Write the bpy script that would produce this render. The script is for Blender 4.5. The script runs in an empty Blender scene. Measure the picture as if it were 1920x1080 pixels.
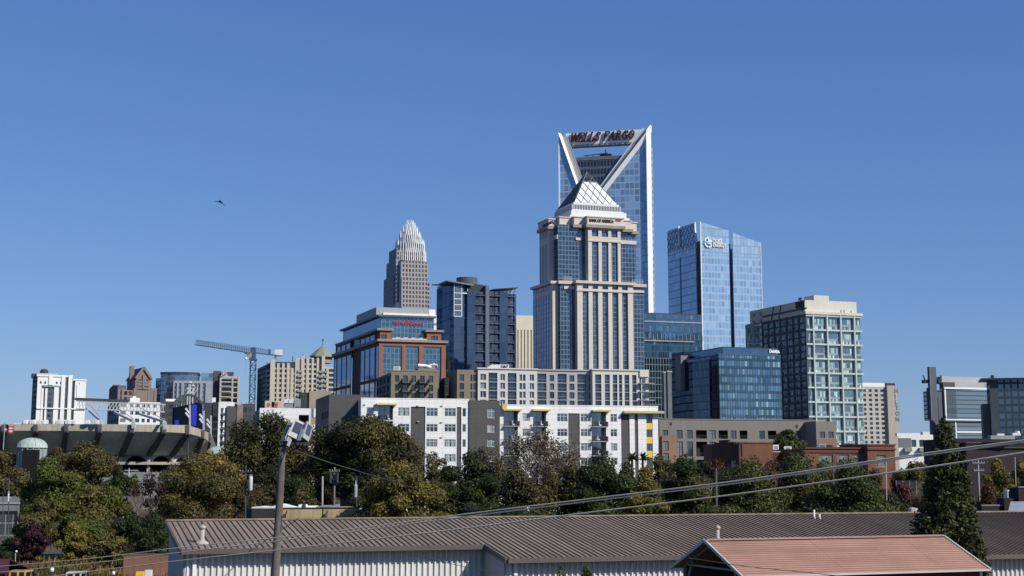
import bpy, math, random
import numpy as np
from mathutils import Vector, Matrix
rnd = random.Random(7)
SC = bpy.context.scene
COL = SC.collection
# ------------------------------------------------------------------ camera
FL, CY, HZ = 2800.0, 433.0, 880.0          # focal length and optical centre in picture units, horizon row
CH = 13.0                                  # eye height
TH = math.atan((HZ - CY) / FL)
CT, ST = math.cos(TH), math.sin(TH)
cam_d = bpy.data.cameras.new("camera")
cam = bpy.data.objects.new("camera", cam_d)
COL.objects.link(cam)
cam.location = (0, 0, CH)
cam.rotation_euler = (math.pi / 2 + TH, 0, 0)
cam_d.sensor_width = 36
cam_d.lens = 36 * FL / 1920
cam_d.shift_y = (CY - 540) / 1920.0
cam_d.clip_start = 0.5
cam_d.clip_end = 20000
SC.camera = cam
def ray(px, py):
 u, v = (px - 960) / FL, (CY - py) / FL
 return Vector((u, CT - v * ST, ST + v * CT))
def P(px, py, Y):
 """the place in the world at distance Y that the photograph shows at (px, py)"""
 d = ray(px, py)
 return Vector((0, 0, CH)) + d * (Y / d.y)
# ------------------------------------------------------------------ light
SUN_AZ, SUN_EL = math.radians(125), math.radians(38)
w = bpy.data.worlds.new("World")
SC.world = w
w.use_nodes = True
nt = w.node_tree
nt.nodes.clear()
sky = nt.nodes.new("ShaderNodeTexSky")
sky.sky_type = 'NISHITA'
sky.sun_disc = False
sky.sun_elevation = SUN_EL
sky.sun_rotation = SUN_AZ
sky.altitude = SKY_ALT = 200
sky.air_density = 0.9
sky.dust_density = 0.25
sky.ozone_density = 3.5
bg = nt.nodes.new("ShaderNodeBackground")
bg.inputs[1].default_value = 0.1
wo = nt.nodes.new("ShaderNodeOutputWorld")
# deepen the clear autumn sky channel by channel
sp_ = nt.nodes.new("ShaderNodeSeparateColor")
cb_ = nt.nodes.new("ShaderNodeCombineColor")
nt.links.new(sky.outputs[0], sp_.inputs[0])
for i_, (pw_, k_) in enumerate(((.86, .50), (.74, .585), (.56, .80))):
 m0 = nt.nodes.new("ShaderNodeMath")
 m0.operation = 'MULTIPLY'
 m0.inputs[1].default_value = .1
 m1 = nt.nodes.new("ShaderNodeMath")
 m1.operation = 'POWER'
 m1.inputs[1].default_value = pw_
 m2 = nt.nodes.new("ShaderNodeMath")
 m2.operation = 'MULTIPLY'
 m2.inputs[1].default_value = k_ * 10
 nt.links.new(sp_.outputs[i_], m0.inputs[0])
 nt.links.new(m0.outputs[0], m1.inputs[0])
 nt.links.new(m1.outputs[0], m2.inputs[0])
 nt.links.new(m2.outputs[0], cb_.inputs[i_])
nt.links.new(cb_.outputs[0], bg.inputs[0])
nt.links.new(bg.outputs[0], wo.inputs[0])
sl = bpy.data.lights.new("sun", 'SUN')
sl.energy = 5.0
sl.angle = math.radians(0.53)
sl.color = (1.0, 0.94, 0.85)
so = bpy.data.objects.new("sun", sl)
COL.objects.link(so)
sdir = Vector((math.sin(SUN_AZ) * math.cos(SUN_EL), math.cos(SUN_AZ) * math.cos(SUN_EL), math.sin(SUN_EL)))
so.rotation_euler = sdir.to_track_quat('Z', 'Y').to_euler()
so.location = (200, -200, 300)
SC.view_settings.view_transform = 'Standard'
SC.view_settings.look = 'None'
SC.view_settings.exposure = 0
SC.cycles.max_bounces = 6
SC.cycles.diffuse_bounces = 3
SC.cycles.glossy_bounces = 3
SC.cycles.transparent_max_bounces = 8
SC.cycles.caustics_reflective = False
# ------------------------------------------------------------------ materials
class NT:
 def __init__(s, name):
  s.m = bpy.data.materials.new(name)
  s.m.use_nodes = True
  s.t = s.m.node_tree
  s.t.nodes.clear()
 def n(s, kind, **kw):
  x = s.t.nodes.new(kind)
  for k, v in kw.items():
   setattr(x, k, v)
  return x
 def l(s, a, b):
  s.t.links.new(a, b)
 def val(s, sock, v):
  if hasattr(v, 'is_linked') or hasattr(v, 'links'):
   s.l(v, sock)
  else:
   sock.default_value = v
 def math(s, op, a, b=None):
  x = s.n("ShaderNodeMath", operation=op)
  s.val(x.inputs[0], a)
  if b is not None:
   s.val(x.inputs[1], b)
  return x.outputs[0]
 def mix(s, f, a, b, mode='MIX'):
  x = s.n("ShaderNodeMixRGB", blend_type=mode)
  s.val(x.inputs[0], f)
  s.val(x.inputs[1], a if not isinstance(a, tuple) else (*a[:3], 1))
  s.val(x.inputs[2], b if not isinstance(b, tuple) else (*b[:3], 1))
  return x.outputs[0]
 def noise(s, vec, scale, detail=3, rough=0.55):
  x = s.n("ShaderNodeTexNoise")
  if vec is not None:
   s.l(vec, x.inputs['Vector'])
  x.inputs['Scale'].default_value = scale
  x.inputs['Detail'].default_value = detail
  x.inputs['Roughness'].default_value = rough
  return x.outputs['Fac']
 def remap(s, v, a, b, c, d):
  x = s.n("ShaderNodeMapRange")
  s.l(v, x.inputs[0])
  for i, q in enumerate((a, b, c, d)):
   x.inputs[i + 1].default_value = q
  return x.outputs[0]
 def out(s, shader):
  o = s.n("ShaderNodeOutputMaterial")
  s.l(shader, o.inputs[0])
  return s.m
MATS = {}
def plain(name, rgb, rough=0.75, var=0.16, scale=0.25, streak=0.12, metal=0.0, grid=None, spec=0.3, strip=None):
 """painted / stone / metal surface with blotches, rain streaks and optional panel joints (grid = w, h, joint, darkening)"""
 if name in MATS:
  return MATS[name]
 k = NT(name)
 tc = k.n("ShaderNodeTexCoord")
 f = k.remap(k.noise(tc.outputs['Object'], scale, 4), 0.3, 0.7, 1 - var, 1 + var * 0.6)
 col = k.mix(1.0, rgb, f, 'MULTIPLY')
 f2 = k.remap(k.noise(tc.outputs['Object'], scale * 14, 2), 0.3, 0.7, 1 - var * 0.5, 1 + var * 0.3)
 col = k.mix(1.0, col, f2, 'MULTIPLY')
 if streak:
  mp = k.n("ShaderNodeMapping")
  mp.inputs['Scale'].default_value = (1.4, 1.4, 0.06)
  k.l(tc.outputs['Object'], mp.inputs[0])
  g = k.remap(k.noise(mp.outputs[0], 1.0, 3), 0.35, 0.7, 1.0, 1 - streak)
  col = k.mix(1.0, col, g, 'MULTIPLY')
 if strip:
  # every sheet of metal has aged a little differently
  sy = k.n("ShaderNodeSeparateXYZ")
  k.l(tc.outputs['UV'], sy.inputs[0])
  wn = k.n("ShaderNodeTexWhiteNoise", noise_dimensions='1D')
  k.l(k.math('FLOOR', k.math('DIVIDE', sy.outputs[strip[0]], strip[1])), wn.inputs['W'])
  col = k.mix(1.0, col, k.remap(wn.outputs['Value'], 0, 1, 1 - strip[2], 1 + strip[2]), 'MULTIPLY')
  lap = k.math('LESS_THAN', k.math('FRACT', k.math('DIVIDE', k.math('ADD', sy.outputs[1 - strip[0]], k.math('MULTIPLY', wn.outputs['Value'], .02)), strip[3])), .05 / strip[3])
  col = k.mix(k.math('MULTIPLY', lap, .35), col, (rgb[0] * .3, rgb[1] * .3, rgb[2] * .3))
  mp2 = k.n("ShaderNodeMapping")
  mp2.inputs['Scale'].default_value = (1.6, .16, .16) if strip[0] == 0 else (.16, 1.6, .16)
  k.l(tc.outputs['Object'], mp2.inputs[0])
  col = k.mix(1.0, col, k.remap(k.noise(mp2.outputs[0], 1.0, 4, .65), .35, .7, 1.12, .74), 'MULTIPLY')
 if grid:
  sx = k.n("ShaderNodeSeparateXYZ")
  k.l(tc.outputs['UV'], sx.inputs[0])
  a = k.math('LESS_THAN', k.math('FRACT', k.math('DIVIDE', sx.outputs[0], grid[0])), grid[2] / grid[0])
  b = k.math('LESS_THAN', k.math('FRACT', k.math('DIVIDE', sx.outputs[1], grid[1])), grid[2] / grid[1])
  ln = k.math('MAXIMUM', a, b)
  col = k.mix(k.math('MULTIPLY', ln, grid[3]), col, (rgb[0] * .2, rgb[1] * .2, rgb[2] * .2))
 p = k.n("ShaderNodeBsdfPrincipled")
 k.l(col, p.inputs['Base Color'])
 p.inputs['Roughness'].default_value = rough
 p.inputs['Metallic'].default_value = metal
 p.inputs['Specular IOR Level'].default_value = spec
 MATS[name] = k.out(p.outputs[0])
 return MATS[name]
def glass(name, base, refl=0.3, tint=(0.75, 0.88, 1.0), pw=1.5, ph=3.9, mw=0.12, mh=0.2, mull=(0.12, 0.14, 0.16),
  span=0.0, spanc=(0.05, 0.07, 0.09), blind=0.12, blindc=(0.2, 0.27, 0.28), var=0.5, rough=0.04, patch=0.0, patchs=0.03, mrefl=0.0):
 """curtain wall: panes that differ from one another, blinds, spandrels and mullions; UV is in metres"""
 if name in MATS:
  return MATS[name]
 k = NT(name)
 tc = k.n("ShaderNodeTexCoord")
 sx = k.n("ShaderNodeSeparateXYZ")
 k.l(tc.outputs['UV'], sx.inputs[0])
 pu, pv = k.math('DIVIDE', sx.outputs[0], pw), k.math('DIVIDE', sx.outputs[1], ph)
 fu, fv = k.math('FRACT', pu), k.math('FRACT', pv)
 cb = k.n("ShaderNodeCombineXYZ")
 k.l(k.math('FLOOR', pu), cb.inputs[0])
 k.l(k.math('FLOOR', pv), cb.inputs[1])
 wn = k.n("ShaderNodeTexWhiteNoise", noise_dimensions='3D')
 k.l(cb.outputs[0], wn.inputs['Vector'])
 r1 = wn.outputs['Value']
 sc = k.n("ShaderNodeSeparateColor")
 k.l(wn.outputs['Color'], sc.inputs[0])
 r2, r3 = sc.outputs[0], sc.outputs[1]
 # blinds hang in runs of neighbouring panes and to differing depths
 cl = k.noise(cb.outputs[0], 0.33, 2)
 bl = k.math('LESS_THAN', k.math('ADD', k.math('MULTIPLY', r1, 0.5), k.remap(cl, 0.25, 0.75, 0.0, 0.5)), blind)
 bl = k.math('MULTIPLY', bl, k.math('GREATER_THAN', fv, k.math('MULTIPLY', r2, 0.7)))
 col = k.mix(bl, base, blindc)
 dark = k.remap(r3, 0, 1, 1 - var, 1 + var)
 col = k.mix(1.0, col, dark, 'MULTIPLY')
 if span:
  spm = k.math('LESS_THAN', fv, span)
  col = k.mix(spm, col, spanc)
 ml = k.math('MAXIMUM', k.math('LESS_THAN', fu, mw / pw), k.math('LESS_THAN', fv, mh / ph))
 df = k.n("ShaderNodeBsdfDiffuse")
 k.l(k.mix(ml, col, mull), df.inputs[0])
 gl = k.n("ShaderNodeBsdfGlossy")
 gl.inputs['Color'].default_value = (*tint, 1)
 gl.inputs['Roughness'].default_value = rough
 fac = k.remap(r2, 0, 1, refl * (1 - 0.35 * var), refl * (1 + 0.35 * var))
 if patch:
  # noise dims the gloss in patches, imitating dark reflections of unbuilt surroundings
  mp = k.n("ShaderNodeMapping")
  mp.inputs['Scale'].default_value = (1, 1, 0.45)
  k.l(tc.outputs['Object'], mp.inputs[0])
  fac = k.math('MULTIPLY', fac, k.remap(k.noise(mp.outputs[0], patchs, 3, 0.6), 0.42, 0.58, 1 - patch, 1.0))
 fac = k.math('MULTIPLY', fac, k.remap(ml, 0, 1, 1.0, mrefl))
 mx = k.n("ShaderNodeMixShader")
 k.l(fac, mx.inputs[0])
 k.l(df.outputs[0], mx.inputs[1])
 k.l(gl.outputs[0], mx.inputs[2])
 MATS[name] = k.out(mx.outputs[0])
 return MATS[name]
def leafmat(name, cols, trans=0.3):
 if name in MATS:
  return MATS[name]
 k = NT(name)
 ge = k.n("ShaderNodeNewGeometry")
 tc = k.n("ShaderNodeTexCoord")
 f = k.math('ADD', k.math('MULTIPLY', ge.outputs['Random Per Island'], 0.55), k.remap(k.noise(tc.outputs['Object'], 0.35, 3), 0.3, 0.7, 0.0, 0.45))
 cr = k.n("ShaderNodeValToRGB")
 e = cr.color_ramp.elements
 e[0].color = (*cols[0], 1)
 e[1].color = (*cols[-1], 1)
 for i, c in enumerate(cols[1:-1]):
  q = e.new((i + 1) / (len(cols) - 1))
  q.color = (*c, 1)
 k.l(f, cr.inputs[0])
 df = k.n("ShaderNodeBsdfPrincipled")
 k.l(cr.outputs[0], df.inputs['Base Color'])
 df.inputs['Roughness'].default_value = 0.55
 df.inputs['Specular IOR Level'].default_value = 0.25
 tr = k.n("ShaderNodeBsdfTranslucent")
 k.l(cr.outputs[0], tr.inputs[0])
 mx = k.n("ShaderNodeMixShader")
 mx.inputs[0].default_value = trans
 k.l(df.outputs[0], mx.inputs[1])
 k.l(tr.outputs[0], mx.inputs[2])
 MATS[name] = k.out(mx.outputs[0])
 return MATS[name]
# ------------------------------------------------------------------ mesh builder
class MB:
 def __init__(s):
  s.v, s.f, s.uv, s.mi = [], [], [], []
 def face(s, pts, uv=None, mi=0):
  b = len(s.v)
  s.v.extend([tuple(p) for p in pts])
  s.f.append(tuple(range(b, b + len(pts))))
  if uv is None:
   p0, p1, p2 = Vector(pts[0]), Vector(pts[1]), Vector(pts[2])
   n = (p1 - p0).cross(p2 - p0)
   ax, ay, az = abs(n.x), abs(n.y), abs(n.z)
   if az >= ax and az >= ay:
    uv = [(p[0], p[1]) for p in pts]
   elif ay >= ax:
    uv = [(p[0], p[2]) for p in pts]
   else:
    uv = [(p[1], p[2]) for p in pts]
  s.uv.extend(uv)
  s.mi.append(mi)
 def box(s, x0, x1, y0, y1, z0, z1, mi=0, skip=''):
  a, b, c, d = (x0, y0, z0), (x1, y0, z0), (x1, y1, z0), (x0, y1, z0)
  e, f, g, h = (x0, y0, z1), (x1, y0, z1), (x1, y1, z1), (x0, y1, z1)
  if 'b' not in skip: s.face((a, d, c, b), mi=mi)
  if 't' not in skip: s.face((e, f, g, h), mi=mi)
  s.face((a, b, f, e), mi=mi)
  s.face((b, c, g, f), mi=mi)
  s.face((c, d, h, g), mi=mi)
  s.face((d, a, e, h), mi=mi)
 def prism(s, poly, z0, z1, mi=0, cap=True):
  """vertical prism over a plan polygon; u runs along the outline"""
  u = 0
  n = len(poly)
  for i in range(n):
   p, q = poly[i], poly[(i + 1) % n]
   L = math.hypot(q[0] - p[0], q[1] - p[1])
   s.face(((p[0], p[1], z0), (q[0], q[1], z0), (q[0], q[1], z1), (p[0], p[1], z1)),
    [(u, z0), (u + L, z0), (u + L, z1), (u, z1)], mi)
   u += L
  if cap:
   s.face([(p[0], p[1], z1) for p in poly], mi=mi)
   s.face([(p[0], p[1], z0) for p in reversed(poly)], mi=mi)
 def extrude(s, poly, vec, mi=0):
  """any planar polygon pushed along vec"""
  vec = Vector(vec)
  a = [Vector(p) for p in poly]
  b = [p + vec for p in a]
  s.face(a, mi=mi)
  s.face(list(reversed(b)), mi=mi)
  for i in range(len(a)):
   j = (i + 1) % len(a)
   s.face((a[i], b[i], b[j], a[j]), mi=mi)
 def bar(s, p0, p1, w, h=None, mi=0):
  """square bar between two points"""
  h = w if h is None else h
  p0, p1 = Vector(p0), Vector(p1)
  d = p1 - p0
  if d.length < 1e-6:
   return
  d.normalize()
  up = Vector((0, 0, 1)) if abs(d.z) < 0.95 else Vector((1, 0, 0))
  a = d.cross(up).normalized() * (w / 2)
  b = a.cross(d).normalized() * (h / 2)
  c0 = [p0 + a + b, p0 - a + b, p0 - a - b, p0 + a - b]
  c1 = [p + (p1 - p0) for p in c0]
  for i in range(4):
   j = (i + 1) % 4
   s.face((c0[i], c0[j], c1[j], c1[i]), mi=mi)
  s.face(c0, mi=mi)
  s.face(list(reversed(c1)), mi=mi)
 def tube(s, pts, rads, n=8, mi=0, cap=True):
  pts = [Vector(p) for p in pts]
  if not isinstance(rads, (list, tuple)):
   rads = [rads] * len(pts)
  rings = []
  base = len(s.v)
  prev = None
  for i, p in enumerate(pts):
   d = (pts[min(i + 1, len(pts) - 1)] - pts[max(i - 1, 0)])
   d = d.normalized() if d.length > 1e-9 else Vector((0, 0, 1))
   if prev is None:
    up = Vector((0, 0, 1)) if abs(d.z) < 0.9 else Vector((1, 0, 0))
    a = d.cross(up).normalized()
   else:
    a = (prev - d * prev.dot(d))
    a = a.normalized() if a.length > 1e-6 else d.orthogonal().normalized()
   prev = a
   b = d.cross(a)
   rings.append([p + (a * math.cos(2 * math.pi * k / n) + b * math.sin(2 * math.pi * k / n)) * rads[i] for k in range(n)])
  for r in rings:
   s.v.extend([tuple(q) for q in r])
  for i in range(len(rings) - 1):
   for k in range(n):
    k2 = (k + 1) % n
    s.f.append((base + i * n + k, base + i * n + k2, base + (i + 1) * n + k2, base + (i + 1) * n + k))
    s.uv.extend([(k, i), (k + 1, i), (k + 1, i + 1), (k, i + 1)])
    s.mi.append(mi)
  if cap:
   for i in (0, len(rings) - 1):
    s.f.append(tuple(base + i * n + k for k in range(n)))
    s.uv.extend([(0, 0)] * n)
    s.mi.append(mi)
 def cyl(s, x, y, z0, z1, r, n=16, mi=0, r1=None):
  s.tube([(x, y, z0), (x, y, z1)], [r, r if r1 is None else r1], n, mi)
 def lathe(s, cx, cy, prof, n=20, mi=0):
  base = len(s.v)
  for r, z in prof:
   for k in range(n):
    a = 2 * math.pi * k / n
    s.v.append((cx + r * math.cos(a), cy + r * math.sin(a), z))
  for i in range(len(prof) - 1):
   for k in range(n):
    k2 = (k + 1) % n
    s.f.append((base + i * n + k, base + i * n + k2, base + (i + 1) * n + k2, base + (i + 1) * n + k))
    s.uv.extend([(k, i), (k + 1, i), (k + 1, i + 1), (k, i + 1)])
    s.mi.append(mi)
 def mesh(s, name, mats, smooth=False):
  me = bpy.data.meshes.new(name)
  me.from_pydata(s.v, [], s.f)
  uvl = me.uv_layers.new(name="UVMap")
  uvl.data.foreach_set("uv", np.array(s.uv, dtype=np.float32).ravel())
  for m in (mats if isinstance(mats, (list, tuple)) else [mats]):
   me.materials.append(m)
  me.polygons.foreach_set("material_index", s.mi)
  if smooth:
   me.polygons.foreach_set("use_smooth", [True] * len(me.polygons))
  me.update()
  return me
 def obj(s, name, mats, parent=None, smooth=False, label=None):
  if not s.f:
   return None
  o = bpy.data.objects.new(name, s.mesh(name, mats, smooth))
  COL.objects.link(o)
  if parent is not None:
   o.parent = parent
  if label:
   o['label'] = label
  return o
def tag(o, label, cat, group=None, kind=None):
 o['label'] = label
 o['category'] = cat
 if group:
  o['group'] = group
 if kind:
  o['kind'] = kind
 return o
def empty(name, loc, rz=0.0):
 o = bpy.data.objects.new(name, None)
 COL.objects.link(o)
 o.location = loc
 o.rotation_euler = (0, 0, rz)
 o.empty_display_size = 1
 return o
# ------------------------------------------------------------------ facades
class Face:
 """a vertical wall plane of a building: s runs along it, d goes inward"""
 def __init__(s, side, off):
  s.side, s.off = side, off
 def m(s, a, z, d=0.0):
  if s.side == 'f': return (a, s.off + d, z)
  if s.side == 'l': return (s.off + d, a, z)
  return (s.off - d, a, z)
 def rot(s):
  return {'f': 0.0, 'l': -math.pi / 2, 'r': math.pi / 2}[s.side]
 def quad(s, mb, a0, a1, z0, z1, d=0.0, mi=0):
  mb.face((s.m(a0, z0, d), s.m(a1, z0, d), s.m(a1, z1, d), s.m(a0, z1, d)), [(a0, z0), (a1, z0), (a1, z1), (a0, z1)], mi)
 def box(s, mb, a0, a1, z0, z1, d0, d1, mi=0):
  p, q = s.m(a0, z0, d0), s.m(a1, z1, d1)
  mb.box(min(p[0], q[0]), max(p[0], q[0]), min(p[1], q[1]), max(p[1], q[1]), z0, z1, mi)
 def wall(s, mb, a0, a1, z0, z1, holes, reveal=0.25, mi=0, rmi=None):
  """a wall sheet with real openings and their reveals"""
  rmi = mi if rmi is None else rmi
  hs = [(max(h[0], a0), min(h[1], a1), max(h[2], z0), min(h[3], z1)) for h in holes]
  hs = [h for h in hs if h[1] - h[0] > 1e-3 and h[3] - h[2] > 1e-3]
  ss = sorted(set([a0, a1] + [x for h in hs for x in h[:2]]))
  zs = sorted(set([z0, z1] + [x for h in hs for x in h[2:4]]))
  for i in range(len(ss) - 1):
   run = None
   for j in range(len(zs) - 1):
    ms, mz = (ss[i] + ss[i + 1]) / 2, (zs[j] + zs[j + 1]) / 2
    hole = any(h[0] < ms < h[1] and h[2] < mz < h[3] for h in hs)
    if not hole:
     run = zs[j] if run is None else run
    if (hole or j == len(zs) - 2) and run is not None:
     top = zs[j] if hole else zs[j + 1]
     s.quad(mb, ss[i], ss[i + 1], run, top, 0, mi)
     run = None
  for h in hs:
   r = reveal
   A, B, C, D = h
   mb.face((s.m(A, C), s.m(A, D), s.m(A, D, r), s.m(A, C, r)), mi=rmi)
   mb.face((s.m(B, C), s.m(B, D), s.m(B, D, r), s.m(B, C, r)), mi=rmi)
   mb.face((s.m(A, D), s.m(B, D), s.m(B, D, r), s.m(A, D, r)), mi=rmi)
   mb.face((s.m(A, C), s.m(B, C), s.m(B, C, r), s.m(A, C, r)), mi=rmi)
_wcache = {}
def window_mesh(wd, ht, style, frame, pane):
 """frame bars round one or more panes, x right, y inward, z up, centred on its foot"""
 key = (round(wd, 1), round(ht, 1), style, frame.name, pane.name)
 if key in _wcache:
  return _wcache[key]
 mb = MB()
 h = wd / 2
 t = min(0.12, wd * 0.1)
 mb.face(((-h, 0.06, 0), (h, 0.06, 0), (h, 0.06, ht), (-h, 0.06, ht)), mi=1)
 if style != 'pane':
  mb.box(-h, -h + t, -0.04, 0.05, 0, ht)
  mb.box(h - t, h, -0.04, 0.05, 0, ht)
  mb.box(-h + t, h - t, -0.04, 0.05, 0, t)
  mb.box(-h + t, h - t, -0.04, 0.05, ht - t, ht)
  n = {'one': 1, 'two': 2, 'three': 3, 'two_h': 2, 'three_h': 3}.get(style, 1)
  for i in range(1, n):
   x = -h + wd * i / n
   mb.box(x - t * .6, x + t * .6, -0.035, 0.045, t, ht - t)
  if style.endswith('_h'):
   for i in range(n):
    a = -h + wd * i / n + t * 1.1
    b = -h + wd * (i + 1) / n - t * 1.1
    mb.box(a, b, -0.03, 0.04, ht * .62, ht * .62 + t)
 _wcache[key] = mb.mesh("window", [frame, pane])
 return _wcache[key]
class Bld:
 """a building: an Empty at the foot of its near left corner; local x along the front, y away, z up"""
 def __init__(s, name, label, cat, px, py, Y, yaw, group=None, kind=None):
  s.p = P(px, py, Y)
  s.zt = s.p.z
  s.root = empty(name, (s.p.x, s.p.y, 0), math.radians(yaw))
  tag(s.root, label, cat, group, kind)
  s.M = Matrix.Rotation(-math.radians(yaw), 3, 'Z')
  s.q = []
 def _ray(s, px, py):
  o = s.M @ (Vector((0, 0, CH)) - Vector((s.p.x, s.p.y, 0)))
  d = s.M @ ray(px, py)
  return o, d
 def f(s, px, py, off=0.0):
  o, d = s._ray(px, py)
  t = (off - o.y) / d.y
  return (o.x + d.x * t, o.z + d.z * t)
 def l(s, px, py, off=0.0):
  o, d = s._ray(px, py)
  t = (off - o.x) / d.x
  return (o.y + d.y * t, o.z + d.z * t)
 def fx(s, px, py, off=0.0): return s.f(px, py, off)[0]
 def fz(s, px, py, off=0.0): return s.f(px, py, off)[1]
 def ly(s, px, py, off=0.0): return s.l(px, py, off)[0]
 def lz(s, px, py, off=0.0): return s.l(px, py, off)[1]
 def cols(s, prs, py, off=0.0): return [(s.fx(a, py, off), s.fx(b, py, off)) for a, b in prs]
 def rows(s, prs, px, off=0.0): return [(s.fz(px, b, off), s.fz(px, a, off)) for a, b in prs]
 def part(s, name, mb, mats, parent=None, smooth=False, label=None):
  return mb.obj(name, mats, parent or s.root, smooth, label)
 def windows(s, face, holes, frame, panes, reveal=0.25, style='two', seed=1):
  r = random.Random(seed)
  for h in holes:
   s.q.append((face, h, frame, r.choice(panes), reveal, style(h) if callable(style) else style))
 def done(s, limit=96):
  q = sorted(s.q, key=lambda e: -((e[1][1] - e[1][0]) * (e[1][3] - e[1][2])))
  for face, h, fr, pn, rv, st in q[:limit]:
   wd, ht = h[1] - h[0], h[3] - h[2]
   me = window_mesh(wd, ht, st, fr, pn)
   o = bpy.data.objects.new("window", me)
   COL.objects.link(o)
   o.parent = s.root
   o.location = face.m((h[0] + h[1]) / 2, h[2], rv)
   o.rotation_euler = (0, 0, face.rot())
   o.scale = (wd / round(wd, 1) if round(wd, 1) else 1, 1, ht / round(ht, 1) if round(ht, 1) else 1)
  rest = q[limit:]
  if rest:
   mats, mb = [], MB()
   for face, h, fr, pn, rv, st in rest:
    if pn not in mats:
     mats.append(pn)
    face.quad(mb, h[0], h[1], h[2], h[3], rv - 0.01, mats.index(pn))
   o = s.part("window_panes", mb, mats)
   o['kind'] = 'stuff'
  s.q = []
  return s.root
# ------------------------------------------------------------------ lettering
def lettering(name, text, size, mat, parent, loc, side='f', depth=0.3, bold=0.0, width=None, shear=0.0, spacing=1.0, label=None, mono=None):
 cu = bpy.data.curves.new(name, 'FONT')
 cu.body = text
 cu.size = size
 cu.extrude = depth / 2
 cu.offset = bold
 cu.shear = shear
 cu.space_character = spacing
 cu.resolution_u = 3
 tmp = bpy.data.objects.new(name + "_curve", cu)
 me = bpy.data.meshes.new_from_object(tmp)
 bpy.data.objects.remove(tmp)
 xs = [v.co.x for v in me.vertices]
 if not xs:
  return None
 x0, x1 = min(xs), max(xs)
 k = (width / (x1 - x0)) if width else 1.0
 for v in me.vertices:
  a, b, c = (v.co.x - x0) * k, v.co.y, v.co.z
  if side == 'f': v.co = (a, -c, b)
  elif side == 'l': v.co = (-c, -a, b)
  elif side == 'v': v.co = (b, -c, -a)
 me.materials.clear()
 me.materials.append(mat)
 o = bpy.data.objects.new(name, me)
 COL.objects.link(o)
 o.parent = parent
 o.location = loc
 if label:
  o['label'] = label
 return o
# ------------------------------------------------------------------ shared materials
M_white = plain("white_stucco", (.79, .79, .775), .8, .07, .2, .06, grid=(3.05, 1.1, .06, .5))
M_dgrey = plain("charcoal_cladding", (.085, .083, .084), .75, .1, .2, .05, grid=(2.6, 1.1, .05, .45))
M_trimw = plain("white_metal", (.78, .79, .78), .45, .05, .3, .03)
M_trimg = plain("grey_metal", (.33, .35, .37), .45, .08, .3, .05)
M_trimd = plain("dark_metal", (.05, .053, .058), .5, .1, .3, .05)
M_yellow = plain("yellow_panel", (.78, .54, .04), .6, .05, .3, .03)
M_canopy = plain("canopy_yellow", (.52, .44, .17), .6, .05, .3, .03)
M_stone = plain("beige_stone", (.60, .55, .48), .8, .07, .12, .05, grid=(3.2, 1.95, .07, .3))
M_stone2 = plain("pale_concrete", (.56, .53, .46), .85, .08, .1, .1)
M_conc = plain("grey_concrete", (.36, .34, .30), .9, .16, .15, .22)
M_concd = plain("weathered_concrete", (.16, .155, .15), .9, .2, .2, .25)
M_roofgr = plain("roof_gravel", (.28, .27, .26), .95, .2, .3, 0)
M_brickr = plain("red_brick", (.175, .078, .052), .9, .2, .3, .12, grid=(.9, .35, .05, .25))
M_winfr = plain("window_frame", (.5, .52, .52), .5, .05, .3, 0)
M_winfd = plain("dark_window_frame", (.07, .075, .08), .5, .05, .3, 0)
GW1 = glass("window_glass", (.03, .045, .05), .16, pw=50, ph=50, mw=0, mh=0, blind=0, var=.2)
GW2 = glass("window_glass_blinds", (.16, .2, .19), .10, pw=.75, ph=50, mw=.05, mh=0, blind=0, var=.3, mull=(.06, .08, .08))
GW3 = glass("window_glass_dark", (.012, .016, .02), .10, pw=50, ph=50, mw=0, mh=0, blind=0, var=.2)
GW4 = glass("window_glass_curtain", (.33, .37, .35), .06, pw=1.2, ph=50, mw=.3, mh=0, blind=0, var=.3, mull=(.05, .07, .07))
WP = [GW1, GW1, GW2, GW3, GW4]
WPD = [GW1, GW3, GW3, GW1]
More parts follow.
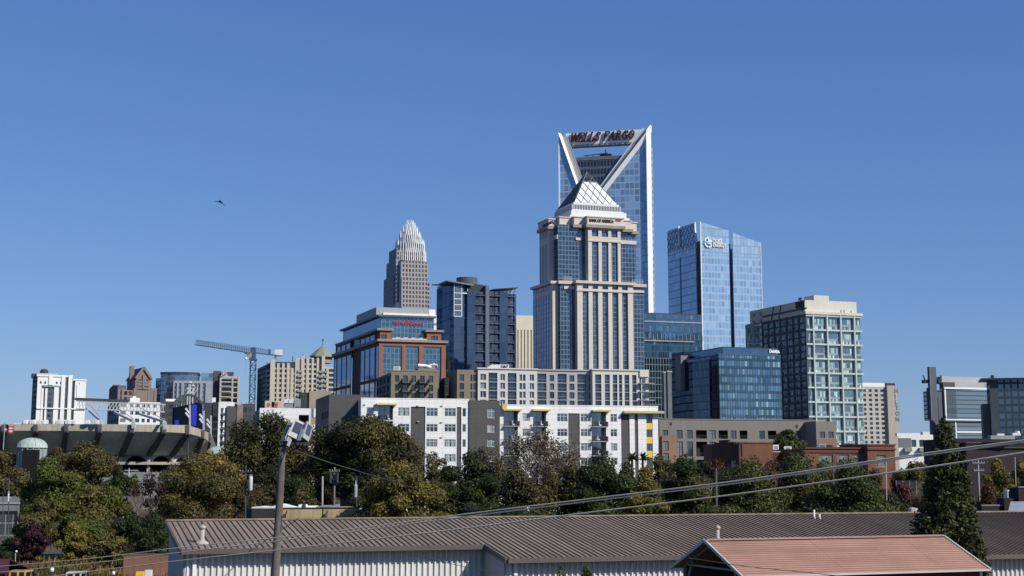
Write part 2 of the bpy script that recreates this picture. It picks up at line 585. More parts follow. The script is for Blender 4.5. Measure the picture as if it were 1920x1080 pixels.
# ------------------------------------------------------------------ the tallest tower with the open V crown
def tower_v():
 b = Bld("glass_tower", "tallest tower, pale blue glass with a white V shaped open crown carrying a bank sign", "tower", 1048, 252, 900, -14)
 g = glass("v_tower_glass", (.18, .30, .43), .3, (.62, .8, 1.0), 2.9, 4.1, .32, .75, (.36, .45, .55), var=.4, blind=.2, blindc=(.2, .3, .43), patch=.2, patchs=.02)
 gd = glass("v_tower_glass_shade", (.03, .06, .11), .2, (.6, .75, 1), 2.9, 4.1, .2, .3, (.06, .08, .11), var=.3, blind=0)
 x0, zl = 0.0, b.zt
 x1, zr = b.fx(1219, 238), b.fz(1219, 238)
 xw = b.fx(1213, 300)
 D1, D2 = 3.5, 24.0
 # opening: the V runs from both top corners down to a point hidden by the nearer tower
 lx, lz = b.f(1090.5, 372)
 rx, rz = b.f(1118, 372)
 zv = (lz + rz) / 2
 def slab(d0, d1, name, mat):
  mb = MB()
  L = [(x0, 0), (lx, 0), (lx, zv), (x0 + 0.3, zl)]
  R = [(rx, 0), (x1, 0), (x1, zr), (rx, zv)]
  Mid = [(lx, 0), (rx, 0), (rx, zv), (lx, zv)]
  for poly in (L, R, Mid):
   mb.extrude([(x, d0, z) for x, z in poly], (0, d1 - d0, 0))
  return b.part(name, mb, mat)
 slab(0, D1, "front_curtain_wall", g)
 # white trim along the V and up the right edge, proud of the glass
 mb = MB()
 def wedge(a, c, w_, zs_):
  """white fin, its bevel added to turn the face towards the sun"""
  (xa, za), (xb, zb_) = a, c
  y_ = -.4 - .5 * w_
  q = [(xa, y_, za), (xa + w_, -.4, za + zs_), (xb + w_, -.4, zb_ + zs_), (xb, y_, zb_)]
  r_ = [(p_[0], 1.2, p_[2]) for p_ in q]
  mb.face(q)
  for i in range(4):
   j = (i + 1) % 4
   mb.face((q[i], r_[i], r_[j], q[j]))
 def strip(p, q, wx, wz=0.0, d0=-.9, d1=D1 + .4):
  mb.extrude([(p[0], d0, p[1]), (p[0] + wx, d0, p[1] + wz), (q[0] + wx, d0, q[1] + wz), (q[0], d0, q[1])], (0, d1 - d0, 0))
 wedge((x0 - .2, zl + .8), (lx, zv), 1.5, -.5)
 wedge((x1 - 2.6, zr - 4), (rx, zv), 3.0, 0)
 zc = b.fz(1214, 246)
 wedge((xw, 0), (xw, zc), x1 + .3 - xw, 0)
 mb.extrude([(xw, -.45, zc), (x1 + .3, -.45, zc), (x1 + .3, -.45, zr + 1.4)], (0, D1 + 1, 0))
 mb.extrude([(xw, -1.9, zc), (x1 + .3, -.45, zc), (x1 + .3, -.45, zr + 1.4)], (0, .4, 0))
 zz = b.fz(1207, 264)
 mb.extrude([(xw, -.85, zz), (xw, -.85, zc), (xw - (xw - b.fx(1204, 264)), -.85, zz)], (0, 1.2, 0))
 mb.box(x0 - .3, x0 + .35, -.5, D1, 0, zl - 2)
 b.part("white_trim", mb, plain("bright_trim", (.93, .93, .92), .4, .03, .3, .02))
 mb = MB()
 strip((x0 + 1.6, zl - .6), (lx + 1.5, zv), 1.9, d0=1.3, d1=2.5)
 strip((x1 - 1.2, zr - 1), (rx - .4, zv), -2.4, d0=1.2, d1=2.8)
 b.part("inner_rail", mb, plain("grey_cladding", (.42, .43, .42), .6, .06))
 mb = MB()
 strip((x0 + 3.5, zl - 1), (lx + 3.4, zv), 1.1, d0=2.0, d1=4)
 b.part("gutter_channel", mb, M_trimg)
 mb = MB()
 strip((x1 - 4.0, zr - .2), (rx - 2.8, zv), -.8, d0=1.0, d1=2.4)
 strip((x0 + 1.0, zl - 8), (lx + .6, zv), 1.3, d0=D2 - 2, d1=D2 - .5)
 strip((x0 - .8, zl - 8), (lx - 1.2, zv), .6, d0=D2 - 1, d1=D2)
 b.part("white_ribs", mb, M_trimw)
 # recessed body with the dark gridded top
 zr0 = b.fz(1118, 300, D1 + 1)
 mb = MB()
 mb.box(x0 + 2.0, x1 - 11.0, D1, D2, 0, zv)
 k = (zr0 - zv) / (zl - zv)
 A, B = lx + (x0 - lx) * k, rx + (x1 - rx) * k
 mb.extrude([(lx, D1 + .5, zv), (rx, D1 + .5, zv), (B, D1 + .5, zr0), (A, D1 + .5, zr0)], (0, D2 - D1, 0))
 gm = glass("v_tower_recess", (.012, .016, .024), .1, (.7, .8, 1), 2.05, 5.0, .45, 1.5, (.12, .135, .155), var=.3, blind=0)
 b.part("recessed_body", mb, gm)
 mb = MB()
 mb.box(A - .2, B + .2, D1 + .3, D2, zr0, zr0 + 2.1)
 b.part("roof_parapet", mb, plain("slate_parapet", (.16, .18, .2), .7))
 mb = MB()
 c0 = b.fx(1122, 296, D1 + 6)
 mb.box(c0 - 8, c0 + 7, D1 + 6, D1 + 9, zr0 + 2.1, zr0 + 3.4)
 mb.box(c0 + 1, c0 + 8, D1 + 6, D1 + 8, zr0 + 3.4, zr0 + 4.6)
 for i in range(5):
  mb.bar((c0 - 8 + i * 3.6, D1 + 5, zr0 + 2.1), (c0 - 6.4 + i * 3.6, D1 + 5, zr0 + 4.2), .35)
 mb.bar((c0 - 9, D1 + 5, zr0 + 3.9), (c0 + 6, D1 + 5, zr0 + 4.8), .5)
 mb.bar((c0 + 4.6, D1 + 6, zr0 + 4.4), (c0 + 4.6, D1 + 6, zr0 + 7.2), .5)
 b.part("window_cleaning_rig", mb, M_trimd)
 # right flank, notched
 mb = MB()
 zn = b.fz(1223, 274)
 mb.box(x1 - 3, x1 + .1, D1 + .5, D1 + 2.2, 0, zn - 2)
 b.part("side_wall", mb, glass("v_tower_side", (.03, .04, .06), .2, pw=6, ph=4.1, mw=1.2, mh=1.9, mull=(.3, .32, .34), var=.5))
 mb = MB()
 mb.box(x1 - 1.5, x1 + .2, D1 + 2.3, D1 + 3.0, 0, zn)
 b.part("side_fin", mb, M_trimw)
 # sign beam across the opening
 sx0, sz0 = b.f(1061, 250, 6)
 sx1, sz1 = b.f(1199, 241, 6)
 zb = b.fz(1071, 272, 6)
 mb = MB()
 mb.box(sx0 - .2, sx1 + 2.5, 6, 12, zb, sz0)
 s = b.part("sign_beam", mb, plain("sign_panel", (.86, .86, .84), .6, .05, .3, .05, grid=(6.5, 2.2, .08, .15)))
 mb = MB()
 mb.box(sx0 + 2.5, sx1 + 2, 6.1, 11.9, zb - 1.0, zb - .003)
 b.part("beam_soffit", mb, M_trimg)
 hgt = (sz0 - zb)
 wells(b, sx0, sx1, zb, hgt, s)
 return b.done()
def wells(b, sx0, sx1, zb, hgt, parent):
 """slanted slab serif capitals standing proud of the beam"""
 h = 5.2
 t = .78
 G = {
  'W': (6.2, [((0, 1), (1.4, 0)), ((1.4, 0), (3.0, .95)), ((3.0, .95), (4.5, 0)), ((4.5, 0), (6.0, 1))], [(-.5, 1.2, 1), (2.2, 3.8, 1), (5.2, 6.8, 1)]),
  'E': (4.2, [((.9, 0), (.9, 1)), ((.9, 0), (3.8, 0)), ((.9, .5), (3.0, .5)), ((.9, 1), (3.8, 1)), ((3.8, 0), (3.8, .28)), ((3.8, 1), (3.8, .72))], [(0, 1.6, 0), (0, 1.6, 1)]),
  'L': (4.0, [((.9, 0), (.9, 1)), ((.9, 0), (3.6, 0)), ((3.6, 0), (3.6, .3))], [(0, 1.8, 1), (0, 1.6, 0)]),
  'S': (4.0, [((3.4, .98), (3.4, .7)), ((3.4, .86), (2.0, 1)), ((2.0, 1), (.7, .82)), ((.7, .82), (1.0, .6)), ((1.0, .6), (2.9, .42)), ((2.9, .42), (3.4, .2)), ((3.4, .2), (2.0, 0)), ((2.0, 0), (.5, .16)), ((.5, .02), (.5, .3))], []),
  'F': (4.2, [((.9, 0), (.9, 1)), ((.9, .5), (3.0, .5)), ((.9, 1), (3.8, 1)), ((3.8, 1), (3.8, .7))], [(0, 1.9, 0), (0, 1.6, 1)]),
  'A': (4.8, [((.5, 0), (2.4, 1)), ((2.4, 1), (4.2, 0)), ((1.2, .35), (3.6, .35))], [(-.1, 1.3, 0), (3.3, 4.9, 0)]),
  'R': (4.6, [((.9, 0), (.9, 1)), ((.9, 1), (2.8, 1)), ((2.8, 1), (3.6, .78)), ((3.6, .78), (2.8, .5)), ((2.8, .5), (.9, .5)), ((2.2, .5), (3.7, 0))], [(0, 1.8, 0), (0, 1.5, 1), (3.3, 4.6, 0)]),
  'G': (4.8, [((4.0, 1), (4.0, .7)), ((4.0, .85), (2.5, 1)), ((2.5, 1), (.8, .75)), ((.8, .75), (.8, .25)), ((.8, .25), (2.4, 0)), ((2.4, 0), (4.0, .15)), ((4.0, .02), (4.0, .42)), ((2.8, .42), (4.6, .42))], []),
  'O': (4.9, [((2.5, 1), (.9, .78)), ((.9, .78), (.6, .5)), ((.6, .5), (.9, .22)), ((.9, .22), (2.5, 0)), ((2.5, 0), (4.1, .22)), ((4.1, .22), (4.4, .5)), ((4.4, .5), (4.1, .78)), ((4.1, .78), (2.5, 1))], []),
  ' ': (2.4, [], []),
 }
 text = "WELLS FARGO"
 tot = sum(G[c][0] for c in text) + .3 * len(text)
 x = sx0 + 2.6
 k = (sx1 - 3.6 - x) / tot
 base = zb + hgt * .24
 mb, mo = MB(), MB()
 def pt(px, pz):
  return (px * k + x + pz * h * .28, pz * h + base)
 for c in text:
  wd, strokes, serifs = G[c]
  for (a, b2) in strokes:
   p, q = pt(*a), pt(*b2)
   for m_, y, tt in ((mb, 5.25, t),):
    m_.bar((p[0], y, p[1]), (q[0], y, q[1]), tt if abs(p[1] - q[1]) > .5 else .62, .62 if abs(p[1] - q[1]) < .5 else tt)
   mo.bar((p[0], 5.72, p[1]), (q[0], 5.72, q[1]), .35, tt + .55)
  for a, b2, z in serifs:
   p, q = pt(a, z), pt(b2, z)
   mb.bar((p[0], 5.27, p[1]), (q[0], 5.27, q[1]), .6, .6)
  x += (wd + .3) * k
 mb.obj("sign_lettering", plain("maroon_sign", (.055, .012, .016), .5, .05, .3, 0), parent)
# ------------------------------------------------------------------ stone tower with the glazed pyramid
def tower_pyramid():
 b = Bld("pyramid_tower", "beige stone and blue glass tower topped by a white lattice pyramid", "tower", 1050, 526, 620, 19)
 gl = glass("pyramid_tower_glass", (.014, .03, .045), .24, (.58, .78, .98), 1.45, 2.0, .26, .34, (.15, .2, .25), var=.7, blind=.12, blindc=(.10, .17, .22), patch=.5, patchs=.05)
 gs = glass("pyramid_tower_side_glass", (.03, .06, .12), .34, (.55, .72, 1), 1.45, 2.0, .1, .12, (.03, .05, .09), var=.3, blind=0)
 ledge = plain("stone_cornice", (.55, .51, .45), .8, .07, .2, .12)
 # --- lower block: glass core, stone bays in front and on the left flank
 x1 = b.fx(1207, 540)
 zt = b.fz(1082, 526, -3)
 Dp = b.ly(999.5, 560, -2.6) - .5
 c = MB()
 c.box(0, x1, 0, Dp, 0, zt - 1.2)
 b.part("lower_core", c, gl)
 fr = Face('f', -3.0)
 pxs = [(1093, 1104), (1111.5, 1122), (1130, 1141), (1148.5, 1160), (1167, 1178)]
 cols = [(b.fx(a, 600, -3), b.fx(q, 600, -3)) for a, q in pxs]
 a0, a1 = b.fx(1082.5, 600, -3), b.fx(1187.5, 600, -3)
 R = [(b.fz(1094, 541, -3), b.fz(1094, 531, -3)), (0, b.fz(1094, 547, -3))]
 holes = [(u0, u1, z0, z1) for u0, u1 in cols for z0, z1 in R]
 mb = MB()
 fr.wall(mb, a0, a1, 0, zt, holes, .9)
 mb.face(((a0, -3, 0), (a0, 0, 0), (a0, 0, zt), (a0, -3, zt)))
 mb.face(((a1, -3, 0), (a1, 0, 0), (a1, 0, zt), (a1, -3, zt)))
 zb = R[1][1]
 fr.box(mb, a0 - .3, a1 + .3, zb + .3, zb + 1.0, -.35, .5)
 b.part("lower_front_bay", mb, M_stone)
 mb = MB()
 for u0, u1 in cols:
  fr.quad(mb, u0, u1, 0, zt - .5, .9)
 b.part("front_bay_glazing", mb, gl)
 # pale bands on the glass corner and right wing
 mb = MB()
 f0 = Face('f', 0)
 c0, c1 = b.fx(1057, 540), b.fx(1076, 540)
 f0.box(mb, c0, c1, b.fz(1060, 542), b.fz(1060, 536.5), -.5, .3)
 f0.box(mb, a1 + 1, x1, b.fz(1190, 548.5), b.fz(1190, 544.5), -.5, .3)
 b.part("stone_band", mb, M_stone)
 # left flank stone bay
 lf = Face('l', -2.6)
 y0, y1 = 2.0, b.ly(999.5, 560, -2.6)
 n = 7
 wy = (y1 - y0 - 2.6) / n
 cols = [(y0 + 2.6 + i * wy + .3, y0 + 2.6 + (i + 1) * wy - .75) for i in range(n)]
 holes = []
 for u0, u1 in cols:
  holes += [(u0, u1, R[0][0], R[0][1]), (u0, u1, 0, R[1][1] - .5)]
 mb = MB()
 lf.wall(mb, y0, y1, 0, zt, holes, .12)
 mb.face(((-2.6, y0, 0), (0, y0, 0), (0, y0, zt), (-2.6, y0, zt)))
 b.part("lower_side_bay", mb, M_stone)
 mb = MB()
 for u0, u1 in cols:
  lf.quad(mb, u0, u1, 0, zt - .5, .12)
 b.part("side_bay_glazing", mb, gs)
 # main cornice: follows the bays
 mb = MB()
 mb.box(-.9, x1 + .9, -.9, Dp, zt - 1.3, zt)
 mb.box(a0 - .9, a1 + .9, -4.0, -.9, zt - 1.1, zt + .05)
 mb.box(-3.7, -.9, y0 - .9, y1 + .8, zt - 1.1, zt + .05)
 b.part("main_cornice", mb, ledge)
 mb = MB()
 for i in range(9):
  xx = 1.5 + i * (a0 - 2.5) / 9
  mb.bar((xx, -.5, zt), (xx, -.5, zt + 2.0), .22)
 for i in range(7):
  xx = a1 + 1 + i * (x1 - a1 - 1) / 7
  mb.bar((xx, -.5, zt), (xx, -.5, zt + 2.0), .22)
 mb.box(0, a0 - 1, -.55, -.4, zt + 1.0, zt + 1.15)
 mb.box(a1 + 1, x1, -.55, -.4, zt + 1.0, zt + 1.15)
 b.part("terrace_railing", mb, M_trimg)
 # --- upper block
 ux0, ux1 = b.fx(1046, 470, 1.5), b.fx(1192, 470, 1.5)
 zp = b.fz(1102, 405, -2.0)            # parapet top
 zs = b.fz(1102, 421, -2.0)
 mb = MB()
 Du = b.ly(1011.5, 480, ux0 - 2.2) - .3
 mb.box(ux0, ux1, 1.5, Du, zt, zs)
 b.part("upper_core", mb, gl)
 fr = Face('f', -2.0)
 a0, a1 = b.fx(1103, 480, -2), b.fx(1164, 480, -2)
 pxs = [(1110, 1122.5), (1128.5, 1141), (1146.5, 1158.5)]
 cols = [(b.fx(a, 480, -2), b.fx(q, 480, -2)) for a, q in pxs]
 R2 = [(b.fz(1112, 443, -2), b.fz(1112, 429.5, -2)), (zt + .05, b.fz(1112, 453.5, -2))]
 mb = MB()
 fr.wall(mb, a0, a1, zt + .05, zs, [(u0, u1, z0, z1) for u0, u1 in cols for z0, z1 in R2], .9)
 for q in (a0, a1):
  mb.face(((q, -2, zt), (q, 1.5, zt), (q, 1.5, zs), (q, -2, zs)))
 fr.box(mb, a0 - .2, a1 + .2, R2[1][1] + .2, R2[1][1] + .8, -.3, .4)
 b.part("upper_front_bay", mb, M_stone)
 mb = MB()
 for u0, u1 in cols:
  fr.quad(mb, u0, u1, zt, zs - .5, .9)
 b.part("upper_bay_glazing", mb, gl)
 # bands round the upper glass
 mb = MB()
 f1 = Face('f', 1.5)
 za, zc = b.fz(1082, 450.5, 1.5), b.fz(1082, 443.5, 1.5)
 f1.box(mb, b.fx(1079, 447, 1.5), b.fx(1090, 447, 1.5), za, zc, -.5, .2)
 f1.box(mb, b.fx(1079, 427, 1.5), b.fx(1090, 427, 1.5), b.fz(1082, 429, 1.5), b.fz(1082, 425, 1.5), -.5, .2)
 f1.box(mb, a1, ux1 + .1, za - .6, zc - .6, -.6, .2)
 l1 = Face('l', ux0)
 l1.box(mb, 1.5, 12, za + .2, zc + .4, -.4, .2)
 b.part("upper_stone_band", mb, M_stone)
 # left flank of the upper block
 lf = Face('l', ux0 - 2.2)
 y0, y1 = 6.0, b.ly(1011.5, 480, ux0 - 2.2)
 n = 5
 wy = (y1 - y0 - 2.2) / n
 cols = [(y0 + 2.2 + i * wy + .3, y0 + 2.2 + (i + 1) * wy - .75) for i in range(n)]
 mb = MB()
 lf.wall(mb, y0, y1, zt + .05, zs, [(u0, u1, z0, z1 - .3) for u0, u1 in cols for z0, z1 in R2], .12)
 mb.face(((ux0 - 2.2, y0, zt), (ux0, y0, zt), (ux0, y0, zs), (ux0 - 2.2, y0, zs)))
 b.part("upper_side_bay", mb, M_stone)
 mb = MB()
 for u0, u1 in cols:
  lf.quad(mb, u0, u1, zt, zs - .5, .12)
 b.part("upper_side_glazing", mb, gs)
 # stepped parapet and its dark cornice
 mb, mc = MB(), MB()
 def par(x0, x1, y0, y1, z0, z1):
  mb.box(x0, x1, y0, y1, z0, z1)
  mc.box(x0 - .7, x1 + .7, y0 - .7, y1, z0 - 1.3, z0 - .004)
  mb.box(x0 - .35, x1 + .35, y0 - .35, y1, z1 - .45, z1 + .012)
 par(a0 - .5, a1 + 1.2, -2.4, Dp - 6, zs, zp)
 par(b.fx(1078, 412, -.4), a0 - .52, .6, Dp - 4, zs + .2, zp + .1)
 par(b.fx(1052.5, 412, 1), b.fx(1078, 412, -.4) - .02, 3.2, Dp - 3, zs + .3, zp + .05)
 par(ux0 - 2.6, b.fx(1052.5, 412, 1) - .05, 5.6, y1 + .5, zs - .2, zp - .6)
 par(a1 + 1.25, ux1 - 2.6, .2, Dp - 5, zs - .6, zp - .4)
 par(ux1 - 2.55, ux1 + .4, 1.0, Dp - 5, zs - 1.3, zp - .9)
 b.part("parapet", mb, M_stone)
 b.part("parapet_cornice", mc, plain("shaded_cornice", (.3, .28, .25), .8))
 # sign and emblem
 dk = plain("black_lettering", (.015, .015, .016), .5, .02, .3, 0)
 sx, sz = b.f(1105, 415.2, -2.5)
 ex = b.fx(1150.5, 415, -2.5)
 lettering("sign_lettering", "BANK OF AMERICA", 1.75, dk, b.root, (sx, -2.56, sz), depth=.2, bold=.07, width=ex - sx)
 mb = MB()
 ox, oz = b.f(1153, 414.8, -2.5)
 for i in range(5):
  u = i * .5
  mb.extrude([(ox + u, -2.62, oz + .2 - u * .1), (ox + u + .42, -2.62, oz + .1 - u * .1), (ox + u + 1.2, -2.62, oz + 1.5 - u * .35), (ox + u + .8, -2.62, oz + 1.7 - u * .35)], (0, .12, 0))
 b.part("sign_emblem", mb, plain("red_emblem", (.24, .09, .09), .5, .03, .3, 0))
 lx, lz = b.l(1017, 425.5, ux0 - 2.6)
 ly2 = b.ly(1040, 420, ux0 - 2.6)
 lettering("side_lettering", "BANK OF AMERICA", 1.6, dk, b.root, (ux0 - 2.66, lx - .5, lz - .3), 'l', depth=.2, bold=.05, width=max(4, (lx - ly2) * .85))
 # --- pyramid on its louvred base
 op = 7.0
 px0, pz0 = b.f(1076.5, 379, op)
 px1 = b.fx(1157.5, 382, op)
 W = px1 - px0
 zbase = b.fz(1078, 379.5, op)
 zl0 = b.fz(1075, 394, op - 1)
 mb = MB()
 mb.box(px0 - 3.6, px1 + 3.8, op - 4.2, op + W + 4, zp - .5, zp + 1.0)
 mb.box(px0 - 2.6, px1 + 2.8, op - 3.2, op + W + 3, zp + 1.0, zl0 - .4)
 mb.box(px0 - 1.7, px1 + 1.9, op - 2.2, op + W + 2, zl0 - .4, zl0 + .2)
 mb.box(px0 - .5, px1 + .5, op - .6, op + W + .5, zbase - 1.0, zbase)
 pale = plain("pale_metal", (.66, .68, .67), .55, .05, .3, .05)
 b.part("pyramid_base", mb, pale)
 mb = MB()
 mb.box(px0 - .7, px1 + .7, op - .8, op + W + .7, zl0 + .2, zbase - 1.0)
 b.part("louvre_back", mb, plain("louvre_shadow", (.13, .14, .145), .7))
 mb = MB()
 nl = 30
 for i in range(nl + 1):
  xx = px0 - 1.0 + (W + 2.0) * i / nl
  mb.box(xx - .11, xx + .11, op - 1.2, op - .85, zl0 + .2, zbase - 1.0)
 for i in range(28):
  yy = op - 1 + (W + 1.5) * i / 27
  mb.box(px0 - 1.2, px0 - .75, yy - .11, yy + .11, zl0 + .2, zbase - 1.0)
 b.part("louvre_fins", mb, pale)
 C = Vector((px0 + W / 2, op + W / 2, zbase))
 az = b.fz(1100.5, 322.5, op + W / 2)
 apex = Vector((C.x, C.y, az))
 c4 = [Vector((px0, op, zbase)), Vector((px1, op, zbase)), Vector((px1, op + W, zbase)), Vector((px0, op + W, zbase))]
 zc = b.fz(1110, 341.5, op + W * .36)
 k = (zc - zbase) / (az - zbase)
 pw = plain("white_pyramid_panel", (.76, .78, .78), .4, .03, .3, .02)
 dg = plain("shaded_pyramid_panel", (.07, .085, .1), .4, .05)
 mf, ms = MB(), MB()
 for i in range(4):
  p, q = c4[i], c4[(i + 1) % 4]
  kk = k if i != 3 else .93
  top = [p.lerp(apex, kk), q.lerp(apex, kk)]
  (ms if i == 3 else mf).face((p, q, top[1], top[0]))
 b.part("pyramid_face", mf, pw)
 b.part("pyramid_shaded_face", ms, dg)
 mb = MB()
 for i in range(4):
  p, q = c4[i], c4[(i + 1) % 4]
  out = ((p + q) / 2 - C).normalized() * .16
  mb.bar(p + out, apex + out * .2, .28)
  nn = 6
  for j in range(1, nn):
   a = p.lerp(q, j / nn) + out
   mb.bar(a, p.lerp(apex, j / nn) + out, .22 if i != 0 else .26)       # parallel to one edge
   mb.bar(a, q.lerp(apex, 1 - j / nn) + out, .2)                      # and to the other
  mb.bar(p + out, q + out, .3)
  mb.bar(p.lerp(apex, k) + out, q.lerp(apex, k) + out, .3)
 b.part("pyramid_lattice", mb, plain("lattice_grey", (.24, .26, .26), .5))
 return b.done()
# ------------------------------------------------------------------ pale glass tower with sloping crown sails
def tower_sails():
 b = Bld("sail_tower", "pale blue glass tower with sloping crown sails and an energy company sign", "tower", 1313, 418, 950, 20)
 g = glass("sail_glass", (.2, .33, .5), .34, (.72, .86, 1), 2.3, 4.6, .4, 1.1, (.32, .44, .57), var=.24, blind=.3, blindc=(.29, .42, .57), patch=.08)
 gt = glass("sail_crown_glass", (.33, .46, .58), .3, (.75, .88, 1), 2.6, 5.2, .35, .8, (.22, .33, .46), var=.2, blind=0)
 gl = glass("sail_side_glass", (.40, .52, .64), .28, (.62, .78, 1), 3.4, 5.0, .12, .5, (.33, .44, .56), var=.2, blind=0, patch=.15, patchs=.015)
 gd = plain("dark_slot", (.13, .19, .27), .4)
 zc = b.fz(1315, 476)
 P0 = [b.f(1313.5, 416.5), b.f(1366, 432)]
 P1 = [b.f(1373, 436.5), b.f(1426, 455)]
 xs = [0, P0[1][0], P1[0][0], P1[1][0]]
 mb, mt = MB(), MB()
 for (p, q) in (P0, P1):
  mb.extrude([(p[0], 0, 0), (q[0], 0, 0), (q[0], 0, zc), (p[0], 0, zc)], (0, 1.0, 0))
  mt.extrude([(p[0], 0, zc), (q[0], 0, zc), (q[0], 0, q[1]), (p[0], 0, p[1])], (0, .8, 0))
 b.part("front_curtain_wall", mb, g)
 b.part("crown_sail", mt, gt)
 mb = MB()
 zs = b.fz(1369, 457, 3)
 mb.box(xs[1], xs[2], 3, 5, 0, zs)
 b.part("recessed_slot", mb, gd)
 mb = MB()
 mb.box(1.5, xs[3] - .5, 4.5, 42, 0, zs - 3)
 b.part("core", mb, gl)
 xe = xs[3]
 mb = MB()
 zE = b.fz(1428, 457, 2)
 mb.box(xe + .1, xe + 1.3, 2.0, 40, 0, zE)
 b.part("right_flank", mb, plain("flank_blue", (.03, .06, .11), .3))
 # left flank stands back behind a dark corner notch
 off = 0.0
 yn = b.ly(1304, 450, off)
 ye = b.ly(1251.5, 450, off)
 zA, zB = b.lz(1303.5, 417, off), b.lz(1251.5, 433, off)
 zq0, zq1 = b.lz(1300, 471, off), b.lz(1253, 484, off)
 mb = MB()
 mb.box(1.2, 3.0, 2.0, yn + 1, 0, b.lz(1308, 453, 1.2))
 b.part("corner_notch", mb, plain("bronze_core", (.14, .125, .12), .6, .1, .2, .1, grid=(50, 4.6, .5, .5)))
 mb = MB()
 mb.extrude([(off, yn, 0), (off, ye, 0), (off, ye, zq1), (off, yn, zq0)], (1.0, 0, 0))
 b.part("side_curtain_wall", mb, gl)
 mb = MB()
 mb.extrude([(off, yn, zq0), (off, ye, zq1), (off, ye, zB), (off, yn, zA)], (.6, 0, 0))
 gcl = glass("crown_screen", (.55, .67, .73), .22, (.7, .85, 1), 3.4, 3.6, .3, .3, (.1, .16, .22), var=.45, blind=.22, blindc=(.42, .52, .58), rough=.1)
 b.part("crown_screen", mb, gcl)
 mb = MB()
 n = 9
 for i in range(n):
  a = yn + (ye - yn) * i / n
  c = yn + (ye - yn) * (i + 1) / n
  for j in range(3):
   z0 = zq1 + 3 + j * (zB - zq1 - 4) / 3
   z1 = zq1 + 3 + (j + 1) * (zB - zq1 - 4) / 3
   mb.bar((off - .25, a, z0), (off - .25, c, z1), .2)
   mb.bar((off - .25, c, z0), (off - .25, a, z1), .2)
 b.part("crown_truss", mb, plain("truss_blue", (.42, .53, .60), .5))
 mb = MB()
 ym = b.ly(1275, 450, off)
 mb.box(off - .25, off + .3, ym - .7, ym + .7, 0, zq1 - 2)
 b.part("side_slot", mb, gd)
 mb = MB()
 zf0, zf1 = b.lz(1276, 461, off), b.lz(1275, 424, off)
 mb.extrude([(off - .9, ym - 1.2, zf0), (off - .9, ym + 1.2, zf0), (off - .9, ym + .5, zf1), (off - .9, ym + .1, zf1)], (.8, 0, 0))
 mb.box(-.25, .35, -.25, .35, 0, P0[0][1] + .3)
 mb.box(xe - .3, xe + .08, -.3, .4, 0, P1[1][1])
 prev = None
 for i in range(9):
  t = i / 8
  z = zA + (b.lz(1308, 453, 1.2) - zA) * t
  y = yn - 2.4 * t ** 2.6
  if prev:
   mb.bar(prev, (off - .2, y, z), .9)
  prev = (off - .2, y, z)
 b.part("edge_trim", mb, M_trimw)
 # sign
 wl = plain("white_sign", (.80, .82, .82), .5, .02, .3, 0)
 sx, sz = b.f(1337, 455.5)
 e = b.fx(1353, 455)
 lettering("sign_lettering", "DUKE", 3.6, wl, b.root, (sx, -.6, sz), depth=.4, bold=.05, width=(e - sx))
 sx2, sz2 = b.f(1336.5, 463)
 e = b.fx(1361, 463)
 lettering("sign_lettering", "ENERGY", 3.6, wl, b.root, (sx2, -.6, sz2), depth=.4, bold=.05, width=(e - sx2))
 mb = MB()
 cx, cz = b.f(1327.5, 454.5)
 for a0, a1 in ((100, 170), (188, 262), (275, 330)):
  pr = None
  for i in range(7):
   a = math.radians(a0 + (a1 - a0) * i / 6)
   q = (cx + 2.6 * math.cos(a), -.5, cz + 3.2 * math.sin(a))
   if pr:
    mb.bar(pr, q, .8)
   pr = q
 mb.extrude([(cx - 2.2, -.8, cz + .3), (cx + 2.9, -.8, cz + 1.4), (cx + 2.4, -.8, cz + .1)], (0, .5, 0))
 mb.extrude([(cx - 2.0, -.8, cz - .4), (cx + 2.4, -.8, cz - .5), (cx + 1.7, -.8, cz - 1.5)], (0, .5, 0))
 mb.bar((cx - .8, -.6, cz + 4.2), (cx + .4, -.6, cz - .2), .6)
 b.part("sign_emblem", mb, wl)
 return b.done()
